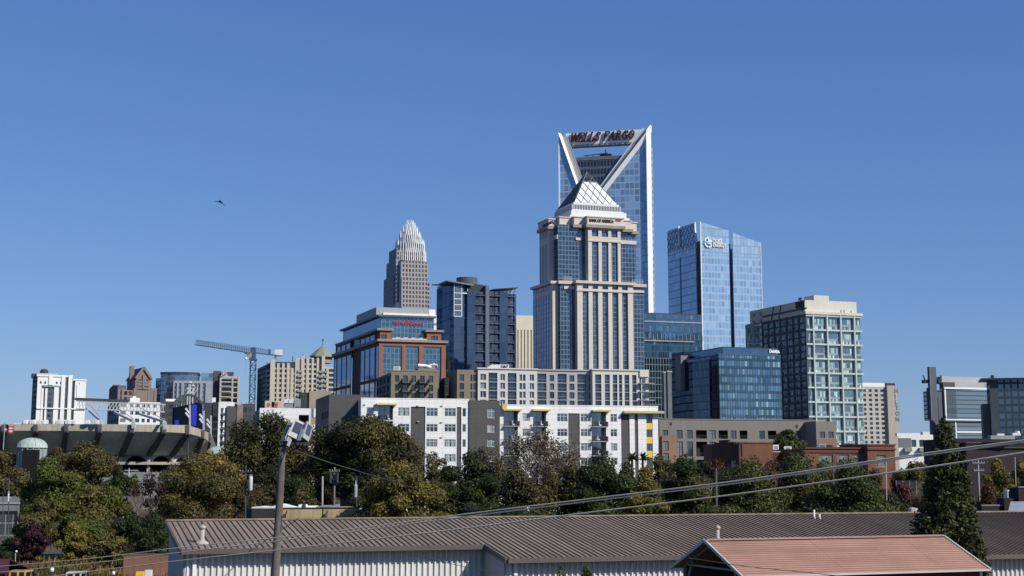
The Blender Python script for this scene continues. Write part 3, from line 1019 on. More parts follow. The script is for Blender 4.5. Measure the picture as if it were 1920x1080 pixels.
# ------------------------------------------------------------------ crowned tower, far off
def tower_crown():
 b = Bld("crowned_tower", "rose granite tower stepping up to a bright white spiked crown", "tower", 753, 519, 1335, 19)
 gm = glass("crown_tower_wall", (.05, .05, .055), .12, (.8, .85, 1), 3.0, 4.0, 1.25, 1.35, (.36, .32, .295), var=.5, blind=.1)
 gsd = glass("crown_tower_side", (.04, .045, .06), .1, (.7, .8, 1), 3.0, 4.0, 1.25, 1.3, (.33, .31, .32), var=.4, blind=0)
 gv = glass("crown_tower_slot", (.03, .045, .08), .2, (.6, .75, 1), 2.0, 4.0, .2, .6, (.08, .1, .15), var=.4, blind=0)
 sp = plain("crown_rods", (.82, .84, .84), .35, .03, .4, .02)
 zt1 = b.zt
 xA1 = b.fx(801.5, 540)
 D = 40
 # tier 1
 mb = MB()
 f = Face('f', 0)
 f.quad(mb, 0, xA1, 0, zt1)
 mb.box(0, xA1, .01, D, 0, zt1)
 b.part("lower_shaft", mb, gm)
 mb = MB()
 mb.box(xA1, b.fx(808.5, 540), 3, D - 4, 0, b.fz(806, 527))
 mb.box(xA1, b.fx(811.5, 560), 7, D - 8, 0, b.fz(806, 551))
 b.part("right_shoulder", mb, gm)
 mb = MB()
 mb.box(-4, -.02, 4, D - 2, 0, b.fz(750, 498))
 ys = b.ly(720.5, 540, -4)
 mb.box(-4.6, -.5, 10, ys, 0, b.lz(724, 523, -4.6))
 b.part("left_shoulder", mb, gsd)
 mb = MB()
 mb.box(-4.9, -.6, 1.5, 9.5, 0, b.lz(745, 566, -4.9))
 mb.box(-1.5, -.02, 1.2, 3.8, 0, b.fz(750, 490))
 b.part("corner_slot", mb, gv)
 # tier 2
 o2 = 1.5
 zt2 = b.fz(753, 490, o2)
 xa, xb = b.fx(752.5, 500, o2), b.fx(803, 500, o2)
 mb = MB()
 mb.box(xa, xb, o2, D - 2, zt1, zt2)
 b.part("middle_shaft", mb, gm)
 mb = MB()
 yq = b.ly(725.5, 500, xa - 3)
 mb.box(xa - 3.5, xa - .05, 8, yq, zt1 - 8, b.lz(732, 492, xa - 3))
 mb.box(xa - 2.5, xa - .05, 9, yq - 5, zt1, b.lz(733, 470, xa - 3))
 b.part("middle_side", mb, gsd)
 # crown tiers, each ringed by rods that rise above its roof
 pale_ = plain("crown_core_pale", (.5, .52, .53), .4, .06, .3, .05)
 body = plain("crown_core", (.2, .225, .25), .45, .1, .3, .1)
 tiers = [  # x px range, base y, roof y, spike top y, setback
  (731, 801.5, 490, 474, 466, 2.5), (735, 799, 474, 456, 446, 5), (742, 790, 458, 443, 433, 8.5),
  (748.5, 782.5, 443, 432, 424, 12), (754.5, 776.5, 434, 424, 417, 14.5), (759.5, 772.5, 425, 419, 412, 17)]
 for i, (pa, pb, ya, yb, yc, off) in enumerate(tiers):
  # centre the tier on the shaft
  cxm, cym = (xa + xb) / 2, (o2 + D - 2) / 2
  half = (b.fx(pb, ya, cym) - b.fx(pa, ya, cym)) / 2 * .71
  x0, x1 = cxm - half, cxm + half
  y0, y1 = cym - half, cym + half
  za, zb, zc = b.fz(765, ya, y0), b.fz(765, yb, y0), b.fz(765, yc, y0)
  core, rod = MB(), MB()
  ch = half * .32
  plan = [(x0 + ch, y0), (x1 - ch, y0), (x1, y0 + ch), (x1, y1 - ch), (x1 - ch, y1), (x0 + ch, y1), (x0, y1 - ch), (x0, y0 + ch)]
  core.prism(plan, za - 1, zb)
  b.part("crown_tier", core, gm if i == 0 else (body if i < 3 else pale_))
  for e in range(8):
   p, q = plan[e], plan[(e + 1) % 8]
   L = math.hypot(q[0] - p[0], q[1] - p[1])
   n = max(2, int(L / 1.8))
   nx, ny = (q[1] - p[1]) / L, -(q[0] - p[0]) / L
   for j in range(n):
    t = (j + .5) / n
    m = 1 - abs(2 * t - 1)
    hh = zb + (zc - zb) * (-.25 + 1.25 * (m if e % 2 == 0 else .2 + .3 * rnd.random()))
    xx, yy = p[0] + (q[0] - p[0]) * t + nx * .5, p[1] + (q[1] - p[1]) * t + ny * .5
    rod.box(xx - .28, xx + .28, yy - .4, yy + .4, za + 1, hh - 1)
    rod.extrude([(xx - .28, yy - .3, hh - 1), (xx + .28, yy - .3, hh - 1), (xx, yy - .3, hh + 3.2)], (0, .6, 0))
  b.part("crown_spires", rod, sp)
 return b.done()
# ------------------------------------------------------------------ brick and glass office block
def brick_glass():
 b = Bld("brick_office_tower", "red brick and blue glass office tower with a grey roof screen and red sign", "office building", 711, 640, 560, 19)
 g = glass("brick_tower_glass", (.022, .055, .085), .22, (.55, .8, 1), 1.5, 2.0, .26, .26, (.14, .21, .26), var=.5, blind=.12, blindc=(.1, .17, .2))
 gs = glass("brick_tower_side_glass", (.10, .17, .32), .3, (.6, .76, 1), 50, 8, 0, .06, (.05, .09, .16), var=.12, blind=0)
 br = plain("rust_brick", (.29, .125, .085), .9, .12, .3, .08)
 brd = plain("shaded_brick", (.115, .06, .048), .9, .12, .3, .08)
 x1 = b.fx(835.5, 680)
 y1 = b.ly(625.5, 690)
 zt = b.zt
 f, l = Face('f', 0), Face('l', 0)
 cols = b.cols([(717.5, 753.5), (760.5, 785.5), (793.5, 827.5)], 690)
 zg = b.fz(717, 647.5)
 mb = MB()
 f.wall(mb, 0, x1, 0, zt, [(a, c, 0, zg) for a, c in cols], .6)
 mb.box(x1, x1 + .05, .0, y1, 0, zt)
 b.part("brick_front", mb, br)
 mb = MB()
 for a, c in cols:
  f.quad(mb, a, c, 0, zg, .6)
 b.part("front_glazing", mb, g)
 # left flank: strips of glass between dark piers, a recessed slot, one dark band
 def lys(prs): return [(b.ly(q, 690), b.ly(p, 690)) for p, q in prs]
 strips = lys([(693.5, 702), (684, 692), (676, 682.5), (704.5, 709.5), (650, 657.5), (641, 648.5), (632, 639.5), (626.5, 630.5)])
 zb0, zb1 = b.lz(690, 719, 0), b.lz(690, 713, 0)
 za = b.lz(705, 650, 0)
 holes = [(a, c, z0, z1) for a, c in strips for z0, z1 in ((0, zb0), (zb1, za))]
 slot = (b.ly(672, 690), b.ly(659, 690))
 holes.append((slot[0], slot[1], 0, za + 1.5))
 mb = MB()
 l.wall(mb, 0, y1, 0, zt, holes, .07)
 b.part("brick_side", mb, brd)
 mb = MB()
 for h in holes[:-1]:
  l.quad(mb, h[0], h[1], h[2], h[3], .07)
 b.part("side_glazing", mb, gs)
 mb = MB()
 l.quad(mb, slot[0] - .5, slot[1] + .5, 0, zt - .1, .4)
 b.part("slot_back", mb, plain("slot_dark", (.04, .03, .035), .8))
 cor = plain("grey_cornice", (.3, .26, .24), .8)
 mb = MB()
 mb.box(-.8, x1 + .8, -.8, 4, zt, zt + .9)
 mb.box(-.8, 4, 4, y1 + .8, zt - .3, zt + .88)
 b.part("cornice", mb, cor)
 mb = MB()
 mb.box(.4, x1 - .4, .4, y1 - .4, zt - .5, zt + .3)
 b.part("terrace_roof", mb, M_roofgr)
 # attic corner blocks
 mb, mc = MB(), MB()
 z2 = b.fz(712, 619.5, 1.0)
 xa = b.fx(733.5, 630, 1.0)
 xr0, xr1 = b.fx(800.5, 631, 1.0), b.fx(827.5, 631, 1.0)
 w0 = (*b.cols([(714, 725)], 631, 1.0)[0], b.fz(720, 635.5, 1.0), b.fz(720, 627, 1.0))
 w1 = (*b.cols([(808, 821)], 633, 1.0)[0], b.fz(815, 638.5, 1.0), b.fz(815, 630, 1.0))
 f1 = Face('f', 1.0)
 f1.wall(mb, -1.5 + 2.0, xa, zt + .9, z2, [w0], .4)
 f1.wall(mb, xr0, xr1, zt + .9, z2, [w1], .4)
 for q in (xa, xr0, xr1):
  mb.face(((q, 1, zt + .9), (q, 11, zt + .9), (q, 11, z2), (q, 1, z2)))
 b.part("attic_block", mb, br)
 for a, c in ((0, xa), (xr0, xr1)):
  mc.box(a - .8, c + .8, .2, 12, z2, z2 + .8)
 mc.box(-.4, 3, 12, y1 * .53, z2 - .1, z2 + .78)
 b.part("attic_cornice", mc, cor)
 b.windows(f1, [w0, w1], M_winfd, [GW1], .35, 'two')
 la = Face('l', .5)
 yA = b.ly(674, 660, .5)
 mb = MB()
 st = [(b.ly(q, 640, .5), b.ly(p, 640, .5), zt + 1.4, z2 - 1) for p, q in ((694, 702), (685, 692.5), (676.5, 683.5))]
 la.wall(mb, 1.0, yA, zt + .9, z2, st, .06)
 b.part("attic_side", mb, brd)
 mb = MB()
 yB = b.ly(658, 660, .5)
 z3 = b.lz(650, 641, .5)
 st2 = [(b.ly(q, 660, .5), b.ly(p, 660, .5), zt + 1.2, z3 - 1) for p, q in ((649, 656), (640, 647), (632, 638))]
 la.wall(mb, yB, y1 - 1, zt + .9, z3, st2, .06)
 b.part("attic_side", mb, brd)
 mb = MB()
 for h in st + st2:
  la.quad(mb, *h, .06)
 b.part("attic_side_glazing", mb, gs)
 mb = MB()
 mb.box(.3, 3, yB - .4, y1 - .6, z3, z3 + .8)
 b.part("attic_side_cornice", mb, cor)
 # glass crown box
 o3 = 3.2
 xc0, xc1 = b.fx(713.5, 605, o3), b.fx(813.5, 605, o3)
 z4 = b.fz(715, 593.5, o3)
 y4 = b.ly(643.5, 615, xc0)
 mb = MB()
 mb.box(xc0, xc1, o3, y4, zt, z4)
 o = b.part("glass_crown", mb, [g])
 mb = MB()
 Face('l', xc0 - .06).quad(mb, o3, y4, z3 + .5, z4)
 b.part("crown_side_glazing", mb, gs)
 mb = MB()
 mb.box(xc0 - 1.2, xc1 + .6, o3 - 1.0, y4 + 1.6, z4, z4 + .7)
 b.part("crown_cornice", mb, plain("slate_eave", (.12, .14, .15), .6))
 # roof screen with a scalloped foot
 o5 = 6.0
 xs0, xs1 = b.fx(705.5, 580, o5), b.fx(805, 580, o5)
 z5 = b.fz(706, 575.8, o5)
 y5 = b.ly(668.5, 590, xs0)
 mb = MB()
 mb.box(xs0, xs1, o5, y5, z4 + .7, z5)
 b.part("roof_screen", mb, plain("grey_screen", (.33, .345, .36), .7, .06, .2, .06, grid=(3, 9, .06, .2)))
 mb = MB()
 for i in range(20):
  xx = xs0 + 3 + (xs1 - xs0 - 4) * i / 19
  mb.box(xx - .45, xx + .45, o5 - .9, o5, z4 + .7, z4 + 1.7)
 b.part("screen_feet", mb, M_trimw)
 red = plain("red_sign", (.42, .05, .09), .5, .05, .3, 0)
 sx, sz = b.f(737.5, 607.6, o3)
 ex = b.fx(793, 607, o3)
 lettering("sign_lettering", "FairwallCowan", 1.9, red, b.root, (sx, o3 - .3, sz), depth=.3, bold=.05, width=ex - sx)
 mb = MB()
 for i in range(9):
  xx = xa + 1 + (xr0 - xa - 2) * i / 8
  mb.box(xx - .8, xx + .8, .4, 1.4, zt + .9, zt + 1.5 + .3 * (i % 2))
 b.part("terrace_furniture", mb, M_stone2)
 return b.done()
# ------------------------------------------------------------------ blue condominium tower
def condo():
 b = Bld("blue_condo_tower", "dark blue glass condominium tower with stacked balconies and a round roof drum", "apartment tower", 852, 532, 700, 19)
 g = glass("condo_glass", (.055, .10, .18), .28, (.5, .68, 1), 3.2, 3.6, .06, .14, (.03, .05, .09), var=.16, blind=.0, patch=.35, patchs=.045)
 gg = glass("condo_grid_glass", (.012, .02, .035), .16, (.5, .68, 1), 1.6, 6.4, .14, .35, (.10, .13, .18), var=.5, blind=0)
 gb = glass("condo_bay_glass", (.06, .085, .125), .18, (.55, .7, 1), .9, 3.3, .15, .2, (.05, .065, .085), var=.6, blind=.1, blindc=(.08, .1, .13))
 gy = plain("condo_grey", (.13, .16, .21), .7, .08)
 x1 = b.fx(968, 600)
 D = 30
 zt0 = b.fz(890, 546)
 zt1 = b.fz(930, 546)
 cut = lambda px: b.fx(px, 600)
 X = {p: cut(p) for p in (866, 876, 891, 910, 917, 937, 952, 965)}
 mb = MB()
 mb.box(X[876], X[891], 0, D, 0, zt0)
 mb.box(X[937], X[952], 0, D, 0, zt1)
 mb.box(X[965], x1, 0, D, 0, zt1 - 1)
 b.part("blue_glass_bay", mb, g)
 mb = MB()
 mb.box(0, X[866], .5, D, 0, b.fz(855, 529))
 mb.box(X[866], X[876], 1.2, D, 0, b.fz(870, 534))
 b.part("gridded_bay", mb, gg)
 mb = MB()
 mb.box(X[891], X[910], .9, D, 0, zt0)
 mb.box(X[917], X[937], .9, D, 0, zt1)
 mb.box(X[952], X[965], .9, D, 0, zt1 - 1)
 b.part("balcony_back", mb, gb)
 mb = MB()
 mb.box(X[910], X[917], -.4, D, 0, b.fz(912, 535))
 b.part("pier", mb, gy)
 # balconies
 zf = b.fz(880, 552)
 stp = 18.3 / 2800 * 700 / 1.03
 bals = [(X[891], X[910], .9), (X[917], X[917] + (X[937] - X[917]) * .48, .9), (X[917] + (X[937] - X[917]) * .52, X[937], .9), (X[952], X[965], .9)]
 slab = plain("balcony_slab", (.11, .14, .20), .7)  # slab colour darkened so the balconies look unlit
 k = 0
 for a, c, d in bals:
  mb = MB()
  for i in range(13):
   z = zf - i * stp
   mb.box(a + .1, c - .1, .1, d, z - .35, z)
   mb.box(a + .1, c - .1, .1, .2, z + .95, z + 1.05)
   for t in range(5):
    xx = a + .3 + (c - a - .6) * t / 4
    mb.box(xx - .05, xx + .05, .1, .2, z, z + .95)
  b.part("balcony_stack", mb, slab)
 # white mullions near the top of the gridded bay
 mb = MB()
 f = Face('f', .5)
 zz = [b.fz(855, y) for y in (537, 549, 560, 571, 582, 593)]
 zhi = b.fz(855, 531)
 for z in zz:
  f.box(mb, 0, X[866], z - .15, z + .15, -.25, .1)
 f.box(mb, X[866] - .2, X[866] + .15, zz[-1], zhi, -.3, .1)
 f.box(mb, -.1, .15, zz[-1], zhi, -.3, .1)
 f.box(mb, X[866], X[876] + .4, zz[1] - .25, zz[1] + .25, -.4, .8)
 f.box(mb, X[876] + .1, X[876] + .4, zz[1], zhi - 2, -.3, .7)
 for t in range(1, 4):
  xx = X[866] * t / 4
  f.box(mb, xx - .05, xx + .05, zz[-1], zhi, -.3, .1)
 b.part("pale_mullions", mb, M_trimw)
 # left flank
 l = Face('l', 0)
 yz = [b.ly(p, 600) for p in (852, 843.5, 829.5, 819.5)]
 ztl = b.lz(846, 533)
 mb = MB()
 l.box(mb, .3, yz[1], 0, ztl, 0, 5)
 l.box(mb, yz[2], yz[3], 0, b.lz(825, 536), 0, 5)
 b.part("side_glass_bay", mb, g)
 mb = MB()
 l.box(mb, yz[1], yz[2], 0, ztl - 4, 1.6, 5)
 b.part("side_balcony_back", mb, gb)
 mb = MB()
 for i in range(17):
  z = b.lz(836, 568) + 3.2 - i * 3.0
  l.box(mb, yz[1] + .05, yz[2] - .05, z - .5, z + .5, .1, 1.55)
 b.part("side_balconies", mb, slab)
 # roofs: canted canopies, drum, pergola
 mb = MB()
 zc = b.fz(842, 525.5, -2)
 a = (b.fx(839, 527, -1.5), zc + .2)
 e = (b.fx(888, 533, -1.5), b.fz(888, 533.5, -1.5))
 mb.extrude([(a[0], -1.5, a[1]), (e[0], -1.5, e[1]), (e[0], -1.5, e[1] - .6), (a[0], -1.5, a[1] - .6)], (0, 16, 0))
 yl0, zl0 = b.l(843, 533, 0)
 yl1, zl1 = b.l(814, 535.5, 0)
 mb.extrude([(-1.2, yl0, zl0 + .3), (-1.2, yl1, zl1 + .6), (-1.2, yl1, zl1), (-1.2, yl0, zl0 - .2)], (9, 0, 0))
 b.part("canted_canopy", mb, plain("canopy_grey", (.2, .23, .27), .5))
 mb = MB()
 dx0, dz = b.f(863, 520, 10)
 dx1 = b.fx(902, 520, 10)
 mb.cyl((dx0 + dx1) / 2, 16, zt0 - 2, b.fz(880, 518.5, 10), (dx1 - dx0) / 2 * .98, 28)
 b.part("roof_drum", mb, plain("drum_grey", (.10, .11, .12), .7))
 mb = MB()
 mb.box(X[876], X[910], 3, D - 3, zt0, b.fz(890, 533, 3))
 b.part("roof_storey", mb, plain("roof_storey_dark", (.04, .047, .06), .5))
 mb = MB()
 pa, pb = b.f(924, 542, 2), b.f(970, 540.5, 2)
 mb.extrude([(pa[0], 1, pa[1]), (pb[0], 1, pb[1] + .4), (pb[0], 1, pb[1]), (pa[0], 1, pa[1] - .3)], (0, 12, 0))
 for t in range(6):
  xx = pa[0] + 2 + (pb[0] - pa[0] - 4) * t / 5
  mb.bar((xx, 2, zt1 - .5), (xx + .9, 2, pa[1] + .3), .3)
  mb.bar((xx, 10, zt1 - .5), (xx + .9, 10, pa[1] + .3), .3)
 b.part("roof_pergola", mb, M_trimd)
 return b.done()
# ------------------------------------------------------------------ small far buildings between the towers
def finned_block():
 b = Bld("finned_building", "cream concrete building with tall vertical fins between the blue condo and the stone tower", "building", 962, 591, 900, 12)
 x1 = b.fx(1012, 600)
 z1, z2 = b.fz(985, 618), b.fz(985, 632)
 cr = plain("cream_concrete", (.66, .6, .48), .85, .06, .1, .05, grid=(4, 50, .1, .2))
 mb = MB()
 mb.box(0, x1, 0, 20, z1, b.zt)
 b.part("blank_top", mb, cr)
 mb = MB()
 mb.box(.1, x1 - .1, 1.6, 20, 0, z1)
 b.part("recessed_glazing", mb, plain("shaded_recess", (.10, .085, .07), .7))
 mb = MB()
 mb.box(.05, x1 - .05, .5, 1.6, z2 - 4.2, z2)
 b.part("fin_band", mb, plain("band_grey", (.3, .27, .22), .85))
 n = 8
 for i in range(n + 1):
  mb = MB()
  xx = x1 * i / n
  mb.box(xx - .85, xx + .55, -.2, 1.6, 0, z1 + .05)
  b.part("fin", mb, cr)
 return b.done()
def white_slab():
 b = Bld("white_building", "bright white tower sliver with curved bays squeezed behind the brick and glass tower", "building", 803, 579, 760, 19)
 x1 = b.fx(822, 600)
 mb = MB()
 z1 = b.fz(812, 580)
 mb.box(0, x1, 0, 14, 0, z1 - 3)
 mb.box(.5, x1 * .75, 1, 10, z1 - 3, z1)
 b.part("white_wall", mb, plain("bright_white", (.82, .83, .82), .7, .04))
 mb = MB()
 for i in range(6):
  z = z1 - 7 - i * 4.2
  mb.box(x1 * .45, x1 * .95, -.15, .2, z - 1.1 - .4 * (i % 2), z)
 b.part("balcony_openings", mb, plain("opening_grey", (.25, .3, .33), .6))
 return b.done()
def glass_right():
 """two blue glass office blocks in front of the sail tower"""
 b = Bld("glass_office_block", "blue glass office block right of the stone tower, its lower floors dark", "office building", 1200, 588, 680, 19)
 x1 = b.fx(1316, 600)
 zb = b.fz(1250, 672)
 g1 = glass("office_upper", (.03, .075, .125), .24, (.54, .75, 1), 1.1, 3.0, .16, .5, (.055, .10, .15), var=.45, blind=.24, blindc=(.09, .17, .24), patch=.6, patchs=.03)
 g2 = glass("office_lower", (.012, .02, .028), .1, (.5, .7, 1), 1.4, 3.0, .26, .34, (.15, .2, .215), var=.6, blind=.05, patch=.6)  # darker lower glass stands in for reflections of other buildings
 mb = MB()
 mb.box(0, x1, 0, 30, zb, b.zt)
 b.part("upper_curtain_wall", mb, g1)
 mb = MB()
 mb.box(-.05, x1 + .05, -.05, 30, 0, zb)
 b.part("lower_curtain_wall", mb, g2)
 mb = MB()
 for y in (602.5, 638.5):
  z = b.fz(1215, y)
  mb.box(0, x1 * (1 if y < 610 else .86), -.5, .1, z - .25, z + .25)
 b.part("ledge", mb, M_trimg)
 mb = MB()
 for t in range(16):
  xx = x1 * t / 15
  mb.box(xx - .1, xx + .1, -.35, 0, b.fz(1250, 637), b.fz(1250, 627))
 b.part("balcony_posts", mb, M_trimg)
 mb = MB()
 mb.box(.1, x1 - .1, .2, 30, b.zt, b.zt + .6)
 b.part("roof_edge", mb, M_trimd)
 b.done()
 # grey finned shaft in front
 b = Bld("glass_office_block", "dark glass office block with a slanting roof and a white accountancy sign", "office building", 1347, 664.5, 520, 19)
 g = glass("angled_block_glass", (.055, .12, .165), .24, (.56, .78, 1), 1.0, 2.8, .2, .12, (.03, .055, .085), span=.34, spanc=(.012, .026, .045), var=.65, blind=.34, blindc=(.17, .28, .32), patch=.35, patchs=.07)
 gt = glass("angled_block_crown", (.02, .05, .1), .22, (.5, .7, 1), 1.35, 12, .16, .1, (.06, .1, .16), var=.2, blind=0)
 gs = glass("angled_block_side", (.014, .022, .032), .07, (.5, .68, 1), 1.0, 2.8, .12, .5, (.03, .045, .058), span=.3, spanc=(.008, .013, .02), var=.6, blind=.1, blindc=(.04, .06, .07))
 gm = glass("angled_block_bright_side", (.02, .035, .04), .12, (.5, .68, 1), 1.3, 2.8, .3, .4, (.16, .2, .2), var=.6, blind=.3, blindc=(.1, .14, .14))
 x1 = b.fx(1465, 720)
 y1 = b.ly(1275, 720)
 ya, yb2 = b.ly(1333, 720), b.ly(1302, 720)
 mb = MB()
 Face('f', 0).box(mb, 0, x1, 0, b.zt, 0, 30)
 b.part("front_curtain_wall", mb, g)
 mb = MB()
 l = Face('l', -.05)
 l.quad(mb, 0, ya, 0, b.zt)
 l.quad(mb, yb2, y1, 0, b.zt - 1)
 mb.face(((-.05, y1, 0), (6, y1, 0), (6, y1, b.zt - 1), (-.05, y1, b.zt - 1)))
 b.part("side_curtain_wall", mb, gs)
 mb = MB()
 l.box(mb, ya, yb2, 0, b.zt - 1.2, -.5, .5)
 b.part("side_bright_bay", mb, gm)
 # crown
 mb = MB()
 xa, za = b.f(1355, 651.5, 1.6)
 z2 = b.fz(1464, 653, 1.6)
 yq, zq = b.l(1291, 660, xa)
 mb.box(xa, x1 - .1, 1.6, 26, b.zt + .3, za)
 mb.extrude([(xa - .04, 1.7, b.zt + .3), (xa - .04, yq, b.zt + .3), (xa - .04, yq, za - 1.1), (xa - .04, 1.7, za)], (5, 0, 0))
 b.part("crown_screen", mb, gt)
 mb = MB()
 mb.box(-.2, x1 + .1, -.2, 1.6, b.zt, b.zt + .3)
 mb.box(-.4, xa, 1.6, y1, b.zt - .3, b.zt)
 b.part("terrace_edge", mb, plain("terrace_blue", (.09, .13, .18), .5))
 mb = MB()
 mb.box(xa - .1, x1, 1.5, 27, za, za + .25)
 b.part("roof_edge", mb, M_trimd)
 sx, sz = b.f(1441.5, 661.5, 1.6)
 ex = b.fx(1461, 662, 1.6)
 lettering("sign_lettering", "Deloitte.", 1.7, plain("white_sign", (.88, .89, .88)), b.root, (sx, 1.3, sz), depth=.3, bold=.06, width=ex - sx)
 # rear wing and concrete lift shaft at the left
 mb = MB()
 yl = b.ly(1267, 700, 2.2)
 mb.box(2.0, 8, y1, yl + 3, 0, b.lz(1272, 661, 2.0))
 b.part("rear_wing", mb, gs)
 mb = MB()
 ys0, ys1 = b.ly(1277, 700, -1.6), b.ly(1266, 700, -1.6)
 mb.box(-1.6, 2.0, ys0, ys1, b.lz(1272, 733, -1.6), b.lz(1272, 667, -1.6))
 b.part("lift_shaft", mb, plain("shaft_grey", (.22, .22, .21), .8))
 b.done()
 for i, (pa, pb, yt) in enumerate(((1244.5, 1249, 700), (1251.5, 1259.5, 698))):
  q = Bld("ventilation_stack", ("slim grey vent stack beside the dark block, left one of two", "wider grey vent stack beside the dark block, right one of two")[i], "vent stack", pa, yt, 500, 19)
  mb = MB()
  mb.box(0, q.fx(pb, 740), 0, 1.5, 0, q.zt)
  q.part("shaft", mb, plain("stack_grey", (.13, .15, .165), .6))
  mb = MB()
  mb.box(-.2, q.fx(pb, 740) + .2, -.2, 1.7, q.zt, q.zt + .5)
  q.part("cap", mb, M_trimg)
def grid_tower():
 b = Bld("grid_office_tower", "office tower with pale concrete grid front, dark left side and a cream roof screen", "office building", 1511, 588, 600, 19)
 gf = glass("grid_tower_glass", (.055, .09, .105), .2, (.7, .88, 1), .8, 2.925, .1, .12, (.16, .22, .22), span=.3, spanc=(.30, .325, .32), var=.5, blind=.46, blindc=(.38, .5, .47))
 gs = glass("grid_tower_side_glass", (.014, .02, .032), .1, (.5, .65, 1), 1.7, 2.9, .1, .1, (.02, .024, .034), var=.5, blind=.05)
 gr = plain("pale_grid", (.50, .56, .54), .75, .05, .2, .06)
 cream = plain("cream_screen", (.60, .56, .46), .8, .05, .15, .08, grid=(4.6, 60, .14, .55))
 creamf = plain("cream_screen_front", (.62, .6, .52), .8, .06, .15, .1)
 x1 = b.fx(1616, 650)
 y1 = b.ly(1397.5, 640)
 D = y1
 n = 9
 zt = b.zt
 z_lo = b.fz(1513, 864)
 step = (b.fz(1513, 618) - b.fz(1513, 836)) / 8
 mb = MB()
 mb.box(.05, x1 - .05, .62, D - .1, 0, zt - .3)
 b.part("front_glazing", mb, gf)
 mb = MB()
 l = Face('l', 0)
 l.quad(mb, .2, D, 0, zt - .4, .6)
 b.part("side_glazing", mb, gs)
 # front grid
 f = Face('f', 0)
 zr = [b.fz(1513, 618) - i * step for i in range(-1, 11)]
 for z in zr:
  mb = MB()
  f.box(mb, -.2, x1 + .3, z - .33, z + .33, -.35, .6)
  b.part("floor_slab", mb, gr)
 for p in (1525.5, 1551.5, 1577, 1602.5):
  xx = b.fx(p, 650)
  mb = MB()
  f.box(mb, xx - .28, xx + .28, 0, zt, -.55, .61)
  b.part("pier", mb, gr)
 # side grid colour darkened for its shaded face; far end carries pale balconies
 dk = plain("side_grid", (.085, .095, .115), .8, .08)
 ybay = b.ly(1431, 660)
 mb = MB()
 ny = 7
 for i in range(ny + 1):
  yy = .3 + (ybay - .3) * i / ny
  l.box(mb, yy - .45, yy + .45, 0, zt, -.3, .58)
 for z in zr:
  l.box(mb, 0, ybay, z - .5, z + .5, -.25, .57)
  l.box(mb, 0, ybay, z - .3 + step / 2, z + .3 + step / 2, -.1, .57)
 b.part("side_grid", mb, dk)
 mb = MB()
 l.box(mb, ybay, y1, 0, zt, .1, 3)
 b.part("side_end_bay", mb, plain("end_bay", (.085, .09, .095), .7))
 for z in zr:
  for q in (0, .5):
   zz = z + q * step
   for ya in (ybay + 1, y1 - 9):
    mb = MB()
    l.box(mb, ya, ya + 1.6, zz + .8, zz + 2.0, -.12, .1)
    b.part("balcony_panel", mb, plain("end_bay_pale", (.3, .31, .29), .7))
 # cornice and roof screen
 mb = MB()
 mb.box(-.5, x1 + .6, -.7, 3, zt - .2, zt + .9)
 b.part("cornice", mb, plain("cornice_pale", (.62, .6, .54), .8))
 ps = 1.2
 xs1 = b.fx(1606, 575, ps)
 zs = b.fz(1513, 562.5, ps)
 ys = b.ly(1406, 590, .3)
 mb = MB()
 mb.box(.35, xs1, ps, 2.2, zt + .9, zs)
 b.part("roof_screen_front", mb, creamf)
 mb = MB()
 mb.box(.3, 1.2, ps + .02, ys, zt - .2, zs - .02)
 mb.box(xs1 - .8, xs1, 2.2, ys, zt, zs - .02)
 b.part("roof_screen_side", mb, cream)
 mb = MB()
 for t in (0.47, .60):
  yy = ys * t
  mb.bar((.2, yy, zt + .2), (.2, yy - 2.2, zs - .3), .35)
 b.part("screen_brace", mb, M_trimd)
 mb = MB()
 px0, px1 = b.fx(1526, 558, 6), b.fx(1554, 558, 6)
 pz = b.fz(1530, 553.5, 6)
 mb.box(px0, px1, 6, 14, zs - 3, pz)
 b.part("lift_penthouse", mb, creamf)
 mb = MB()
 mb.box(.6, xs1 - .3, 2.3, D - .5, zt - .3, zt + .3)
 b.part("roof_deck", mb, M_roofgr)
 blk = plain("black_lettering", (.015, .015, .016), .5, .02, .3, 0)
 yy, zz = b.l(1492.5, 580, .2)
 ye = b.ly(1511, 577, .2)
 lettering("sign_lettering", "ally", 5.6, blk, b.root, (.1, yy, zz + .4), 'l', depth=.3, bold=.16, width=(yy - ye) * .96)
 mb = MB()
 for px in (1577, 1583, 1596):
  xx = b.fx(px, 586, ps)
  mb.box(xx - .1, xx + .1, ps - .3, ps, zt + .9, zt + 2.2)
 b.part("roof_rail", mb, M_trimg)
 return b.done()
